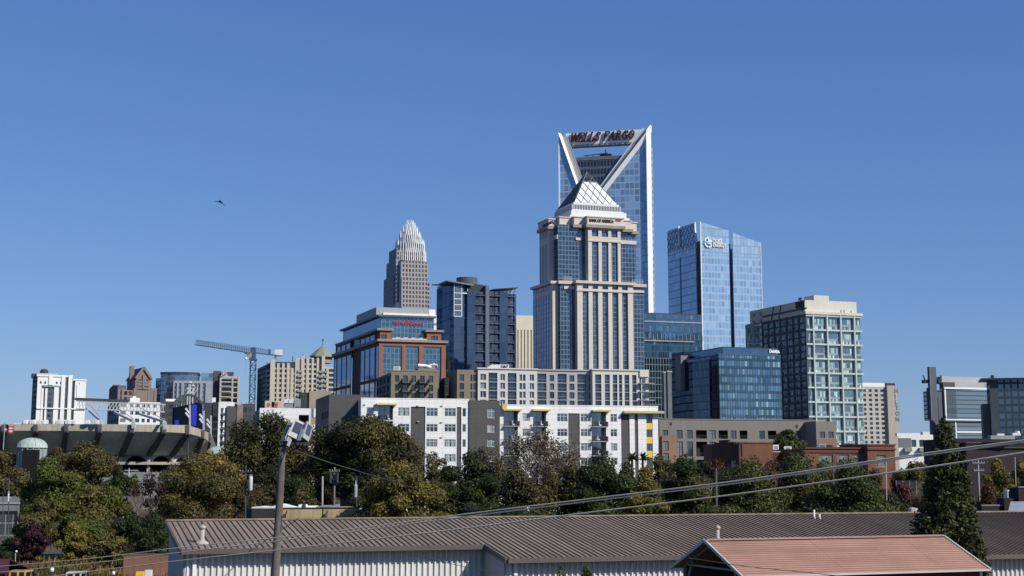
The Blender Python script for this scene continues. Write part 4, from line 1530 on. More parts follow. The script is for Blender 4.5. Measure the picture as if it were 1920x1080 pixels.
# ------------------------------------------------------------------ white apartment block in the middle distance
def white_apartments():
 b = Bld("white_apartment_block", "long white and charcoal apartment block with yellow canopies in the middle of the picture", "apartment block", 677, 747.5, 330, 14)
 f = Face('f', 0)
 zt = b.zt
 xa, xb = b.fx(879.5, 760), b.fx(936.5, 760)
 dk = M_dgrey
 rows = b.rows([(764.5, 780.5), (795, 809.5), (823.5, 838), (851.5, 866), (880, 894.5)], 800)
 # left section
 holes, deep = [], []
 for pr, rr in (((687, 701), rows), ((746.5, 767.5), rows), ((799.5, 820.5), rows), ((833.5, 854.5), rows), ((867, 873.5), rows)):
  a, c = b.cols([pr], 780)[0]
  holes += [(a, c, z0, z1) for z0, z1 in rr]
 ba, bc = b.cols([(708.5, 737)], 770)[0]
 fl = [r[0] - .35 for r in rows]
 bayl = [(ba, bc, rows[i][0] - .9, rows[i][1] + .75) for i in range(5)]
 pan = [(*b.cols([(770, 797.5)], 780)[0],), (*b.cols([(856.5, 865)], 780)[0],)]
 ptop = b.fz(785, 762.5)
 pholes = [(p[0], p[1], 0, ptop) for p in pan]
 mb = MB()
 f.wall(mb, 0, xa, 0, zt, holes + bayl + pholes, .22)
 mb.face(((0, 0, 0), (0, 14, 0), (0, 14, zt), (0, 0, zt)))
 mb.box(-.06, xa, -.06, .3, zt, zt + .22)
 b.part("white_wall", mb, M_white)
 mb = MB()
 for p in pan:
  f.quad(mb, p[0], p[1], 0, ptop, .2)
 b.part("charcoal_panel", mb, dk)
 b.windows(f, holes, M_winfr, WP, .12, lambda h: 'three_h' if h[1] - h[0] > 1.8 else 'one', 3)
 # charcoal section, slightly proud
 fd = Face('f', -.35)
 zd = b.fz(880, 750.5, -.35)
 hd = [(*b.cols([(914, 928.5)], 790, -.35)[0], z0, z1) for z0, z1 in b.rows([(765.5, 784), (796, 811), (823.5, 838), (852, 866)], 920, -.35)]
 mb = MB()
 fd.wall(mb, xa, xb, 0, zd, hd, .25)
 mb.face(((xa, -.35, 0), (xa, 0, 0), (xa, 0, zd), (xa, -.35, zd)))
 mb.face(((xb, -.35, 0), (xb, 8, 0), (xb, 8, zd), (xb, -.35, zd)))
 b.part("charcoal_wall", mb, dk)
 b.windows(fd, hd, M_winfr, [GW2, GW4, GW1], .15, 'two_h', 4)
 # right section, set back a little and lower
 o = 1.4
 fr = Face('f', o)
 x0, x1 = xb, b.fx(1234, 800, o)
 zr = b.fz(1080, 761.5, o)
 rr = b.rows([(775.5, 791), (804, 818.5), (831, 845.5), (858, 872)], 1100, o)
 hr = []
 for pr in ((979.5, 994), (1044.5, 1064), (1088.5, 1108), (1144.5, 1157)):
  a, c = b.cols([pr], 800, o)[0]
  hr += [(a, c, z0, z1) for z0, z1 in rr]
 bays = [b.cols([q], 800, o)[0] for q in ((944, 971), (999.5, 1024), (1109, 1136.5))]
 bay_h = [(a, c, z0 - 1.0, z1 + .75) for a, c in bays for z0, z1 in rr]
 dp = [b.cols([q], 800, o)[0] for q in ((1065.5, 1087), (1164.5, 1180.5), (1190, 1196.5))]
 zp = [b.fz(1076, 775, o), b.fz(1172, 776.5, o), b.fz(1193, 776.5, o)]
 yc = b.cols([(1212, 1223.5)], 800, o)[0]
 yr = b.rows([(776.5, 793.5), (805, 819.5), (831.5, 845.5), (858, 872)], 1217, o)
 ph = [(p[0], p[1], 0, z) for p, z in zip(dp, zp)]
 mb = MB()
 fr.wall(mb, x0, x1, 0, zr, hr + bay_h + ph + [(yc[0], yc[1], 0, yr[0][1])], .22)
 mb.face(((x1, o, 0), (x1, o + 16, 0), (x1, o + 16, zr), (x1, o, zr)))
 mb.box(x0, x1 + .06, o - .07, o + .3, zr, zr + .22)
 b.part("white_wall", mb, M_white)
 mb = MB()
 for p, z in zip(dp, zp):
  fr.quad(mb, p[0], p[1], 0, z, .2)
 b.part("charcoal_panel", mb, dk)
 b.windows(fr, hr, M_winfr, WP, .12, lambda h: 'three_h' if h[1] - h[0] > 1.9 else 'two_h', 5)
 # stair column of windows and yellow panels
 b.windows(fr, [(yc[0], yc[1], z0, z1) for z0, z1 in yr], M_winfd, [GW3, GW1], .1, 'two', 6)
 for i in range(3):
  mb = MB()
  fr.box(mb, yc[0], yc[1] - .12, yr[i + 1][1], yr[i][0], .03, .2)
  b.part("yellow_panel", mb, M_yellow)
 mb = MB()
 fr.box(mb, yc[1] - .12, yc[1], 0, yr[0][1], .04, .21)
 fr.box(mb, yc[0], yc[1] - .12, 0, yr[2][0] - 1.7, .1, .2)
 b.part("stair_panel", mb, dk)
 # balconies: recess, doors, slab, railing
 gb = glass("patio_glass", (.04, .055, .065), .2, pw=1.1, ph=50, mw=.09, mh=0, mull=(.3, .32, .32), blind=.3, blindc=(.2, .24, .25), var=.4)
 rec = plain("recess_grey", (.30, .32, .33), .8, .05)
 rail = plain("railing_dark", (.06, .063, .067), .5, .05, .3, 0)
 for (face, hs, of, proud) in ((f, bayl, 0, False), (fr, bay_h, o, True)):
  for h in hs:
   mb = MB()
   d = 1.9
   face.wall(mb, h[0], h[1], h[2], h[3], [(h[0] + .02, h[1] - .02, h[2] + .02, h[3] - .02)], d)
   r = b.part("balcony", mb, rec)
   mb = MB()
   face.quad(mb, h[0], h[1], h[2], h[3], d)
   b.part("patio_door", mb, gb, r)
   mb = MB()
   p0, p1 = (-.9, h[1] + .25) if proud else (.02, h[1])
   face.box(mb, h[0] - (.0 if proud else 0), p1, h[2] - .22, h[2] - .02, p0, d)
   b.part("balcony_slab", mb, M_trimg if proud else M_white, r)
   mb = MB()
   q = p0 + .05
   face.box(mb, h[0], p1, h[2] + 1.0, h[2] + 1.07, q, q + .06)
   nb = int((p1 - h[0]) / .22)
   for i in range(nb + 1):
    xx = h[0] + (p1 - h[0] - .03) * i / nb
    face.box(mb, xx, xx + .03, h[2], h[2] + 1.0, q, q + .04)
   if proud:
    face.box(mb, p1 - .3, p1, h[2], h[2] + 1.0, q, .05)
   b.part("railing", mb, rail, r)
   if rnd.random() < .7:
    mb = MB()
    xx = h[0] + (h[1] - h[0]) * (.45 + .3 * rnd.random())
    face.box(mb, xx, xx + .55, h[2], h[2] + .45, .5, 1.1)
    face.box(mb, xx, xx + .12, h[2] + .45, h[2] + 1.2, .5, 1.1)
    b.part("balcony_chair", mb, M_trimw, r)
 # yellow canopies
 for (px0, px1, py, of, hh) in ((705, 742.5, 758.2, 0, .36), (941.5, 976, 768.6, o, .38), (997, 1029.5, 769.2, o, .38), (1109, 1142, 770.3, o, .38), (1167.5, 1242, 772.8, o, .5)):
  mb = MB()
  a, z = b.f(px0, py, of)
  c = b.fx(px1, py, of)
  mb.box(a, c, of - 1.3, of + .02, z - hh / 2, z + hh / 2)
  b.part("canopy", mb, M_canopy)
 mb = MB()
 a, z = b.f(937.5, 762.5, 3)
 mb.box(a, a + 1.1, .9, 3, z - .6, z + .6)
 b.part("canopy", mb, M_canopy)
 # vents and lamps on the wall
 mb = MB()
 for px, py in ((828, 761), (827, 792), (827, 820), (783, 761), (784, 790.5), (683, 759), (703, 759), (1126, 769)):
  of = 0 if px < 900 else o
  x, z = b.f(px, py, of)
  mb.box(x - .22, x + .22, of - .22, of, z - .12, z + .12)
 b.part("wall_vents", mb, M_trimg)
 # roof
 mb = MB()
 mb.box(.3, xb, .3, 22, zt - .8, zt - .3)
 mb.box(xb, x1 - .3, o + .3, 20, zr - .8, zr - .3)
 b.part("roof_deck", mb, M_roofgr)
 # charcoal wing behind the left end
 ow = 4.2
 kx0, kz = b.f(617.5, 739.5, ow)
 kx1 = b.fx(684, 745, ow)
 mb = MB()
 mb.box(kx0, kx1, ow, 30, 0, kz)
 b.part("charcoal_wing", mb, dk)
 mb = MB()
 ky = b.ly(601, 742, kx0)
 mb.box(kx0 - .02, kx0 + 2, ow + .05, min(ky, 40), 0, kz - .02)
 l = Face('l', kx0 - .05)
 hw = []
 for k in range(5):
  z = kz - 5.2 - k * 3.3
  hw += [(ow + 2 + j * 3.2, ow + 3.2 + j * 3.2, z, z + 1.7) for j in range(4)]
 b.part("wing_side", mb, M_dgrey)
 b.windows(l, hw, M_winfd, WPD, -.1, 'two', 8)
 mb = MB()
 for (p0, p1, ya, yb_) in ((588.3, 591.5, 766, 782), (587.8, 590.8, 796, 811)):
  zz0, zz1 = b.fz(589, yb_, ow - 1), b.fz(589, ya, ow - 1)
  mb.box(b.fx(p0, 780, ow - 1), b.fx(p1, 780, ow - 1), ow - 1, ow + 3, zz0, zz1)
 b.part("white_fin", mb, M_trimw)
 return b.done(120)
def upper_apartments():
 # olive block
 b = Bld("olive_apartment_block", "olive brick apartment block with hanging balconies and white roof ducts", "apartment block", 733.5, 696, 400, 14)
 ol = plain("olive_brick", (.24, .205, .145), .9, .1, .2, .08, grid=(.8, .4, .05, .2))
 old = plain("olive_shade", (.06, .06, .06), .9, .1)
 f, l = Face('f', 0), Face('l', 0)
 x1 = b.fx(823, 720)
 zt = b.zt
 y1 = b.ly(706, 715)
 rows = b.rows([(704, 716.5), (721, 733.5), (737, 750)], 765)
 cols = b.cols([(740.5, 748.5), (755.5, 764.5), (771, 780), (787.5, 796), (803.5, 812)], 720)
 holes = [(a, c, z0, z1) for a, c in cols for z0, z1 in rows]
 mb = MB()
 f.wall(mb, 0, x1, 0, zt, holes, .3)
 mb.box(-.1, x1 + .1, -.1, .3, zt, zt + .3)
 b.part("brick_front", mb, ol)
 b.windows(f, holes, M_winfd, WPD, .2, 'two', 3)
 mb = MB()
 ls = [(1 + j * (y1 - 1) / 4 + .4, 1 + (j + 1) * (y1 - 1) / 4 - .3, z0, z1) for j in range(4) for z0, z1 in rows]
 l.wall(mb, 0, y1, 0, zt - .4, ls, .3)
 b.part("side_wall", mb, plain("slate_panel", (.10, .115, .125), .8))
 b.windows(l, ls, M_winfd, WPD, .2, 'two', 4)
 k = 0
 for ci in (1, 3):
  a, c = cols[ci]
  for z0, z1 in rows:
   mb = MB()
   f.box(mb, a - .35, c + 1.1, z0 - .35, z0 - .15, -1.35, 0)
   r = b.part("balcony", mb, M_trimd)
   mb = MB()
   f.box(mb, a - .35, c + 1.1, z0 + .8, z0 + .88, -1.35, -1.28)
   for t in range(10):
    xx = a - .35 + (c - a + 1.4) * t / 9
    f.box(mb, xx, xx + .04, z0 - .15, z0 + .8, -1.34, -1.29)
   for q in (a - .35, c + 1.04):
    f.box(mb, q, q + .06, z0 - .15, z0 + .8, -1.28, 0)
   b.part("railing", mb, M_trimd, r)
 # deep return that holds the shadow at the right, with its own windows
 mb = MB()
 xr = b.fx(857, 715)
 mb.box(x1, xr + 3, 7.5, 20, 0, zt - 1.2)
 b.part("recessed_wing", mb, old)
 f2 = Face('f', 7.45)
 hw = [(x1 + 1 + j * 1.9, x1 + 2.1 + j * 1.9, z0, z1) for j in range(2) for z0, z1 in rows]
 b.windows(f2, hw, M_winfd, WPD, -.1, 'two', 4)
 mb = MB()
 mb.box(.3, x1, .3, 18, zt - .8, zt - .2)
 b.part("roof_deck", mb, M_roofgr)
 mb = MB()
 a, z = b.f(784, 690.5, 5)
 mb.box(a, b.fx(818, 692, 5), 5, 10, zt, z)
 b.part("roof_penthouse", mb, ol)
 b.done()
 zr = z
 bx = b
 for nm, lb, px0, px1, py0, py1 in (("rooftop_unit", "white air unit on the olive block roof, left of the ducts", 738, 750, 687, 695.5),):
  p = P(px0, py1, 403)
  q = P(px1, py0, 403)
  t = empty(nm, p)
  tag(t, lb, "air unit")
  mb = MB()
  mb.box(0, q.x - p.x, 0, 1.6, .15, q.z - p.z)
  mb.obj("casing", M_trimw, t)
  mb = MB()
  for i in range(3):
   mb.box(.2, q.x - p.x - .2, -.05, 0, .4 + i * .25, .5 + i * .25)
  mb.box(.1, q.x - p.x - .1, .2, 1.4, 0, .15)
  mb.obj("louvre", M_trimg, t)
 t = empty("roof_duct", P(784, 690.5, 408))
 tag(t, "bundle of fat white roof ducts on the olive block penthouse", "duct")
 mb = MB()
 kx = 408 / 2800
 mb.tube([(0, 1, .9), (2.2, 1, .7), (3.5, 1, .3)], .42, 10)
 mb.tube([(1.4, 1.8, .4), (4.4, 1.8, 1.2), (4.8, 1.8, .1)], .34, 10)
 mb.obj("duct_run", M_trimw, t, True)
 mb = MB()
 mb.tube([(2.9, 1.4, 1.0), (5.1, 1.4, .95), (5.1, 1.4, .1)], .38, 10)
 mb.box(3.0, 4.6, .9, 2.1, -.02, .55)
 mb.obj("duct_elbow", M_trimg, t, True)
 # pale banded block
 b = Bld("pale_apartment_block", "pale grey apartment block with dark glazed bays rising behind the white block", "apartment block", 896, 691.5, 400, 14)
 wl = plain("pale_render", (.60, .59, .55), .85, .06, .2, .06)
 gl = plain("grey_render", (.40, .40, .39), .85, .07, .2, .06)
 f = Face('f', 0)
 zt = b.zt
 bayg = glass("dark_bay_glass", (.025, .03, .042), .1, pw=1.25, ph=3.3 * .68, mw=.06, mh=0, mull=(.06, .065, .075), blind=.1, blindc=(.07, .08, .09), var=.5)
 def section(px0, px1, pyt, of, mat, wins, dark, pyref=720):
  fc = Face('f', of)
  a0, a1 = b.fx(px0, pyref, of), b.fx(px1, pyref, of)
  z1 = b.fz((px0 + px1) / 2, pyt, of)
  rr = b.rows([(702.5, 714.5), (718.5, 730.5), (734.5, 746.5), (750.5, 762.5)], 1000, of)
  hw = [(*b.cols([w], pyref, of)[0], q0, q1) for w in wins for q0, q1 in rr]
  hd = [(*b.cols([w], pyref, of)[0], 0, rr[0][1] + .35) for w in dark]
  mb = MB()
  fc.wall(mb, a0, a1, 0, z1, hw + hd, .45)
  for q in (a0, a1):
   mb.face(((q, of, 0), (q, of + 9, 0), (q, of + 9, z1), (q, of, z1)))
  b.part("wall", mb, mat)
  mb = MB()
  mb.box(a0 - .25, a1 + .25, of - .3, of + 2, z1, z1 + .35)
  b.part("roof_edge", mb, mat)
  b.windows(fc, hw, M_winfr if mat is not gl else M_winfd, [GW1, GW2, GW1, GW3], .3, lambda h: 'two' if h[1] - h[0] > 1 else 'one', 7)
  for h in hd:
   mb = MB()
   fc.quad(mb, h[0], h[1], h[2], h[3], .45)
   r = b.part("glazed_bay", mb, bayg)
   mb = MB()
   for q0, q1 in rr:
    fc.box(mb, h[0], h[1], q0 - .5, q0 - .3, .05, .44)
    fc.box(mb, h[0], h[1], q0 + .45, q0 + .52, .1, .16)
   b.part("bay_rail", mb, M_trimg, r)
  return a0, a1, z1
 section(896, 1007, 692.5, 0, wl, [(900.5, 911.5), (938, 947), (974, 979), (980.5, 985.5), (993, 1001.5)], [(916, 932.5), (952, 968.5)])
 section(1007.1, 1111, 695.3, 1.6, gl, [(1030.5, 1039), (1067.5, 1077), (1104.5, 1110)], [(1007.6, 1024.5), (1045.5, 1062.5), (1082.5, 1099.5)])
 a0, a1, z1 = section(1111.1, 1199, 694.8, -.4, wl, [], [(1116, 1127.5), (1134, 1143.5), (1149, 1157.5), (1160.5, 1166.5), (1171, 1180), (1185.5, 1193.5)])
 # open corner balconies at the right end
 x2 = b.fx(1216, 720, -.4)
 mb = MB()
 mb.box(a1, x2, -.8, 9, z1 - 1.6, z1 + .35)
 mb.box(x2 - .9, x2, -.4, .5, 0, z1 - 1.6)
 mb.box(x2 - .9, x2, 5, 6, 0, z1 - 1.6)
 b.part("corner_frame", mb, wl)
 mb = MB()
 mb.box(a1, x2 - 1, 3, 9, 0, z1 - 1.7)
 b.part("corner_glazing", mb, bayg)
 for y in (718.5, 734.5, 750):
  z = b.fz(1205, y, -.4)
  mb = MB()
  mb.box(a1 - .4, x2 + 1.2, -2.0, 3, z - .2, z)
  r = b.part("balcony", mb, M_trimg)
  mb = MB()
  mb.box(a1 - .4, x2 + 1.2, -1.98, -1.92, z + .95, z + 1.02)
  for t in range(16):
   xx = a1 - .4 + (x2 - a1 + 1.55) * t / 15
   mb.box(xx, xx + .04, -1.97, -1.92, z, z + .95)
  b.part("railing", mb, M_trimd, r)
 mb = MB()
 mb.box(.4, a1, 3, 20, 0, b.fz(960, 698, 3))
 b.part("rear_block", mb, gl)
 # olive end bay at the left
 e0 = b.fx(857, 720, .6)
 fo = Face('f', .6)
 rr = b.rows([(702.5, 714.5), (718.5, 730.5), (734.5, 746.5)], 880, .6)
 hw = [(*b.cols([w], 720, .6)[0], q0, q1) for w in ((861.5, 870), (882, 885.5), (887, 892.5)) for q0, q1 in rr]
 mb = MB()
 ze = b.fz(875, 693.3, .6)
 fo.wall(mb, e0, -.02, 0, ze, hw, .3)
 mb.face(((e0, .6, 0), (e0, 12, 0), (e0, 12, ze), (e0, .6, ze)))
 b.part("olive_bay", mb, MATS["olive_brick"])
 b.windows(fo, hw, M_winfd, WPD, .2, 'two', 9)
 b.done(100)
 p, q = P(914, 691, 412), P(954.5, 683.5, 412)
 t = empty("roof_sign_housing", p)
 tag(t, "white roof housing with three dark letter tops on the pale block", "roof housing")
 W, H = q.x - p.x, q.z - p.z
 mb = MB()
 mb.extrude([(0, 0, 0), (W, 0, 0), (W, 0, H), (1.2, 0, H), (0, 0, H * .35)], (0, 3, 0))
 mb.obj("housing", M_white, t)
 lettering("lettering", "UAC", 1.25, plain("black_lettering", (.015, .015, .016)), t, (W * .63, -.06, .02), depth=.1, bold=.05, width=W * .33)
def left_cluster():
 # --- white round-bayed tower at far left
 b = Bld("white_hotel_tower", "white tower with a round glazed bay at the far left above the stadium", "tower", 71, 703.5, 950, 27)
 wt = plain("chalk_white", (.74, .75, .74), .8, .05, .1, .05)
 gg = glass("hotel_bay_glass", (.05, .08, .085), .25, (.75, .9, 1), 2.4, 3.4, .5, .5, (.34, .42, .42), var=.5, blind=.2)
 x1 = b.fx(134, 740)
 x2 = b.fx(160.5, 740)
 zt = b.zt
 f = Face('f', 0)
 def Z(y, px=100): return b.fz(px, y)
 hs = []
 for q in ((74.5, 78), (83, 86.5), (104.5, 108), (112.5, 116)):
  hs.append((*b.cols([q], 718)[0], Z(720), Z(715.5)))
 big = (*b.cols([(78, 113)], 740)[0], 0, Z(724.5))
 slit = (*b.cols([(121, 128.5)], 740)[0], 0, Z(707.5))
 mb = MB()
 f.wall(mb, 0, x1, 0, zt, hs + [big, slit], 2.2)
 mb.box(0, x1, .01, .02, zt, zt + .3)
 b.part("white_wall", mb, wt)
 b.windows(f, hs, M_winfd, [GW1], .5, 'one')
 mb = MB()
 cx = (big[0] + big[1]) / 2
 r = (big[1] - big[0]) / 2
 plan = [(cx + r * math.cos(math.pi + math.pi * i / 10), 2.5 + r * .35 * math.sin(math.pi + math.pi * i / 10)) for i in range(11)]
 mb.prism(plan, 0, Z(724.5) + .2)
 b.part("round_bay", mb, gg)
 mb = MB()
 for q in ((77.5, 81.5), (84.5, 88.5), (101, 110)):
  a, c = b.cols([q], 740)[0]
  mb.box(a, c, -.4, 2, 0, Z(724.8) - (0 if q[0] > 100 else 1.2))
 b.part("bay_pier", mb, wt)
 mb = MB()
 f.quad(mb, slit[0], slit[1], 0, slit[3], 2.1)
 f.box(mb, big[0], big[1], Z(725.4), Z(722.8), -.6, 2)
 b.part("slit_glazing", mb, gg)
 mb = MB()
 for q in (94.5, 118.5, 131.5):
  a = b.fx(q, 720)
  mb.box(a - 1.2, a + 1.2, -.7, .5, 0 if q > 100 else Z(722), zt + .6)
 mb.box(-.6, x1 + .4, -.5, 3, zt - .7, zt + .4)
 mb.box(.1, x2, -.9, .4, Z(767), Z(764.8))
 b.part("white_band", mb, wt)
 mb = MB()
 zr = b.fz(150, 713.5)
 f.wall(mb, x1 + 2, x2, 0, zr, [(*b.cols([(147, 149)], 721)[0], Z(722, 148), Z(718, 148)), (*b.cols([(142.2, 144)], 735)[0], Z(748), Z(722))], .4)
 mb.box(x1 + 2, x2, .5, 16, 0, zr)
 mb.box(x1 + .5, x2 + .3, -.4, 3, zr, zr + .9)
 b.part("right_shoulder", mb, wt)
 mb = MB()
 mb.box(x1, x1 + 2, 2.5, 14, 0, zr - .5)
 b.part("shoulder_glazing", mb, gg)
 mb = MB()
 y1 = b.ly(59.5, 745)
 mb.box(.05, x1, .3, y1, 0, zt - .3)
 b.part("side_wall", mb, glass("hotel_side", (.035, .045, .06), .1, pw=3, ph=3.4, mw=1.2, mh=1.3, mull=(.10, .115, .14), var=.4, blind=0))
 mb = MB()
 c0 = b.fx(81.5, 700, 8)
 mb.box(-.4, c0 + 8, 3, 16, zt, zt + 1.6)
 mb.box(-1, 1.2, 10, y1, zt - 1, b.lz(63, 699.5, -1))
 b.part("roof_storey", mb, plain("roof_tan", (.42, .4, .37), .8))
 mb = MB()
 mb.lathe(c0, 6, [(2.6, zt + 1.6), (2.7, zt + 2.8), (1.8, zt + 4.2), (.1, zt + 4.6)], 12)
 b.part("roof_dome", mb, M_trimd)
 mb = MB()
 mb.bar((0, 14, zt), (0, 14, b.lz(66, 686, 0)), .3)
 b.part("mast", mb, M_trimg)
 b.done()
 # --- gabled brown tower
 b = Bld("gabled_tower", "brown tower with a steep glazed gable and twin chimneys behind the stadium", "tower", 222, 726, 1050, 27)
 br = plain("mauve_granite", (.23, .185, .172), .8, .08)
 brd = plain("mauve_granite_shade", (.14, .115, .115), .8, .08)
 gd = glass("gable_glass", (.03, .03, .035), .12, pw=3.2, ph=4.2, mw=.9, mh=1.5, mull=(.27, .2, .18), var=.4, blind=0)
 x1 = b.fx(292, 740)
 y1 = b.ly(205, 745)
 mb = MB()
 mb.box(0, x1, 0, 30, 0, b.fz(240, 731.5))
 b.part("shaft", mb, gd)
 mb = MB()
 mb.box(-.3, .4, .2, y1, 0, b.zt)
 mb.extrude([(-.35, y1 * .15, b.zt), (-.35, y1, b.zt - 4), (-.35, y1, b.zt), (-.35, y1 * .5, b.zt + 2.5)], (4, 0, 0))
 mb.box(0, b.fx(238, 724), 2, 20, b.zt - 3, b.fz(235, 722.5))
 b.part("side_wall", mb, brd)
 mb = MB()
 for px in (222.5, 230, 252, 257, 279, 285, 291):
  xx = b.fx(px, 740)
  mb.box(xx - .9, xx + .9, -.8, .3, 0, b.fz(px, 728 if px < 255 or px > 282 else 712))
 b.part("pier", mb, br)
 gx0, gx1 = b.fx(253.5, 712), b.fx(283.5, 712)
 ga, gz = b.f(269, 690)
 ze = b.fz(268, 710)
 mb = MB()
 mb.extrude([(gx0, -.6, 0), (gx1, -.6, 0), (gx1, -.6, ze), (ga, -.6, gz), (gx0, -.6, ze)], (0, 26, 0))
 b.part("gable_body", mb, br)
 mb = MB()
 i0, i1 = b.fx(258.5, 712), b.fx(279, 712)
 mb.extrude([(i0, -.9, b.fz(268, 729)), (i1, -.9, b.fz(268, 729)), (i1, -.9, ze - .5), (ga, -.9, gz - 7), (i0, -.9, ze - .5)], (0, .2, 0))
 b.part("gable_window", mb, glass("gable_window_glass", (.05, .022, .026), .14, pw=2.6, ph=4, mw=.8, mh=1.2, mull=(.27, .2, .18), var=.4, blind=0))
 mb = MB()
 mb.bar((ga, -1.2, gz - 5), (ga, -1.2, b.fz(268, 728)), 1.2)
 for y in (716, 722, 728.5):
  z = b.fz(268, y)
  mb.box(i0, i1, -1.3, -.8, z - .6, z + .6)
 for q, s in ((gx0, 1), (gx1, -1)):
  mb.bar((q, -1.0, ze), (ga, -1.0, gz + .4), 1.6)
 b.part("gable_tracery", mb, br)
 mb = MB()
 rl = b.ly(232, 718, gx0)
 mb.extrude([(gx0 - .5, -.2, ze + .2), (ga, -.2, gz + .6), (ga, 27, gz + .6), (gx0 - .5, 27, ze + .2)], (0, 0, -.8))
 mb.extrude([(gx1 + .5, -.2, ze + .2), (ga, -.2, gz + .6), (ga, 27, gz + .6), (gx1 + .5, 27, ze + .2)], (0, 0, -.8))
 b.part("gable_roof", mb, plain("slate_roof", (.05, .045, .05), .7))
 for q in (246, 249.5):
  mb = MB()
  xx, zz = b.f(q, 687 + (q > 248) * -1, 14)
  mb.box(xx - .8, xx + .8, 13, 16, ze - 4, zz)
  b.part("chimney", mb, br)
 b.done()
 # --- white apartments with dark flank
 b = Bld("small_white_apartment_block", "low white apartment block with dark windows behind the stadium lighting gantry", "apartment block", 224, 753, 700, 25)
 wt = M_white
 x1 = b.fx(300, 775)
 f = Face('f', 0)
 rows = b.rows([(756.5, 764), (771, 778), (785, 792)], 262)
 hs = [(*b.cols([q], 770)[0], z0, z1) for q in ((225.5, 236), (244, 250), (253.5, 261.5), (266, 272), (276, 281.5), (287.5, 293)) for z0, z1 in rows]
 mb = MB()
 f.wall(mb, 0, x1, 0, b.zt, hs, .5)
 b.part("white_wall", mb, wt)
 b.windows(f, hs, M_winfd, WPD, .4, 'two', 2)
 mb = MB()
 y1 = b.ly(201.5, 775)
 mb.box(-.05, 6, .1, y1, 0, b.zt - .4)
 b.part("side_wall", mb, plain("slate_blue_wall", (.16, .19, .22), .8))
 l = Face('l', -.06)
 b.windows(l, [(2 + j * (y1 - 3) / 4, 4.4 + j * (y1 - 3) / 4, z0, z1) for j in range(4) for z0, z1 in rows], M_winfd, WPD, -.08, 'two', 2)
 mb = MB()
 mb.box(b.fx(244, 750, 3), b.fx(262, 750, 3), 3, 8, b.zt, b.fz(250, 746, 3))
 mb.box(b.fx(249, 750, 4), b.fx(255, 750, 4), 4, 6, b.zt, b.fz(250, 743, 4))
 b.part("roof_unit", mb, M_trimw)
 mb = MB()
 xr = b.fx(326, 775, 1)
 mb.box(x1, xr, 1, 12, 0, b.fz(312, 752.5, 1))
 b.part("dark_end", mb, plain("dark_end_wall", (.06, .062, .066), .8))
 fe = Face('f', .95)
 b.windows(fe, [(x1 + 1.4 + j * 3, x1 + 3.4 + j * 3, z0, z1) for j in range(2) for z0, z1 in rows], M_winfd, [GW4, GW3, GW1], -.1, 'two', 5)
 mb = MB()
 mb.box(b.fx(311, 749, 3), b.fx(333, 749, 3), 3, 6, b.fz(312, 752.5, 1), b.fz(320, 748, 3))
 b.part("roof_canopy", mb, M_trimw)
 b.done()
 # --- curved blue condos
 b = Bld("curved_condo_block", "blue glass condominium with a curved corner and grey framed bays", "apartment tower", 300, 703, 1100, 10)
 g = glass("curved_condo_glass", (.045, .075, .115), .28, (.6, .78, 1), 3.4, 3.5, .3, .55, (.12, .16, .2), var=.5, blind=.15, blindc=(.14, .18, .22))
 x0, x1 = b.fx(300, 720), b.fx(372, 720)
 R = (x1 - x0) / 2
 plan = [(x0 + R + R * math.cos(math.pi + math.pi * i / 14), 6 + R * .5 * math.sin(math.pi + math.pi * i / 14)) for i in range(15)]
 mb = MB()
 mb.prism(plan + [(x1, 26), (x0, 26)], 0, b.fz(330, 701))
 b.part("curved_curtain_wall", mb, g)
 mb = MB()
 big = [(x0 + R + (p[0] - x0 - R) * 1.03, 6 + (p[1] - 6) * 1.08) for p in plan]
 mb.prism(big + [(x1 + .6, 26), (x0 - .6, 26)], b.fz(330, 701), b.fz(330, 697.5))
 b.part("curved_eave", mb, M_trimd)
 mb = MB()
 mb.box(b.fx(292, 720, 8), x0 + 1, 8, 24, 0, b.fz(295, 709, 8))
 b.part("left_step", mb, g)
 gw = plain("condo_frame", (.35, .38, .42), .7)
 f = Face('f', -4)
 xa, xb = b.fx(325, 720, -4), b.fx(413, 720, -4)
 zt = b.fz(370, 714, -4)
 hs = [(*b.cols([q], 730, -4)[0], 0, zt - 1.8) for q in ((327, 331.5), (335, 340), (345, 353), (356, 361), (364, 369), (371, 375), (380, 385.5), (398.5, 410))]
 mb = MB()
 f.wall(mb, xa, xb, 0, zt, hs, 1.0)
 mb.box(xa, xb, -2.9, 3, zt - .4, zt)
 b.part("grey_frame", mb, gw)
 mb = MB()
 for h in hs:
  f.quad(mb, h[0], h[1], h[2], h[3], .9)
 b.part("frame_glazing", mb, glass("condo_frame_glass", (.03, .04, .05), .15, pw=3, ph=3.5, mw=.2, mh=1.1, mull=(.2, .22, .24), var=.5))
 mb = MB()
 mb.box(b.fx(377, 705, 4), b.fx(400, 705, 4), 4, 16, zt - .5, b.fz(388, 699.5, 4))
 b.part("roof_storey", mb, glass("condo_roof_glass", (.12, .17, .22), .3, pw=5, ph=20, mw=.2, mh=.2, mull=(.2, .25, .3)))
 b.done()
 b = Bld("concrete_frame_tower", "unfinished looking pale concrete tower with open floors left of the crane", "tower", 413, 704.5, 1000, 14)
 x1 = b.fx(448, 730)
 cf = plain("new_concrete", (.50, .46, .39), .85, .1, .2, .1)
 mb = MB()
 mb.box(1, x1 - .4, 2, 20, 0, b.zt - 2)
 b.part("core", mb, glass("open_floor", (.04, .042, .045), .08, pw=4, ph=3.4, mw=.5, mh=.4, mull=(.10, .1, .1), var=.6))
 mb = MB()
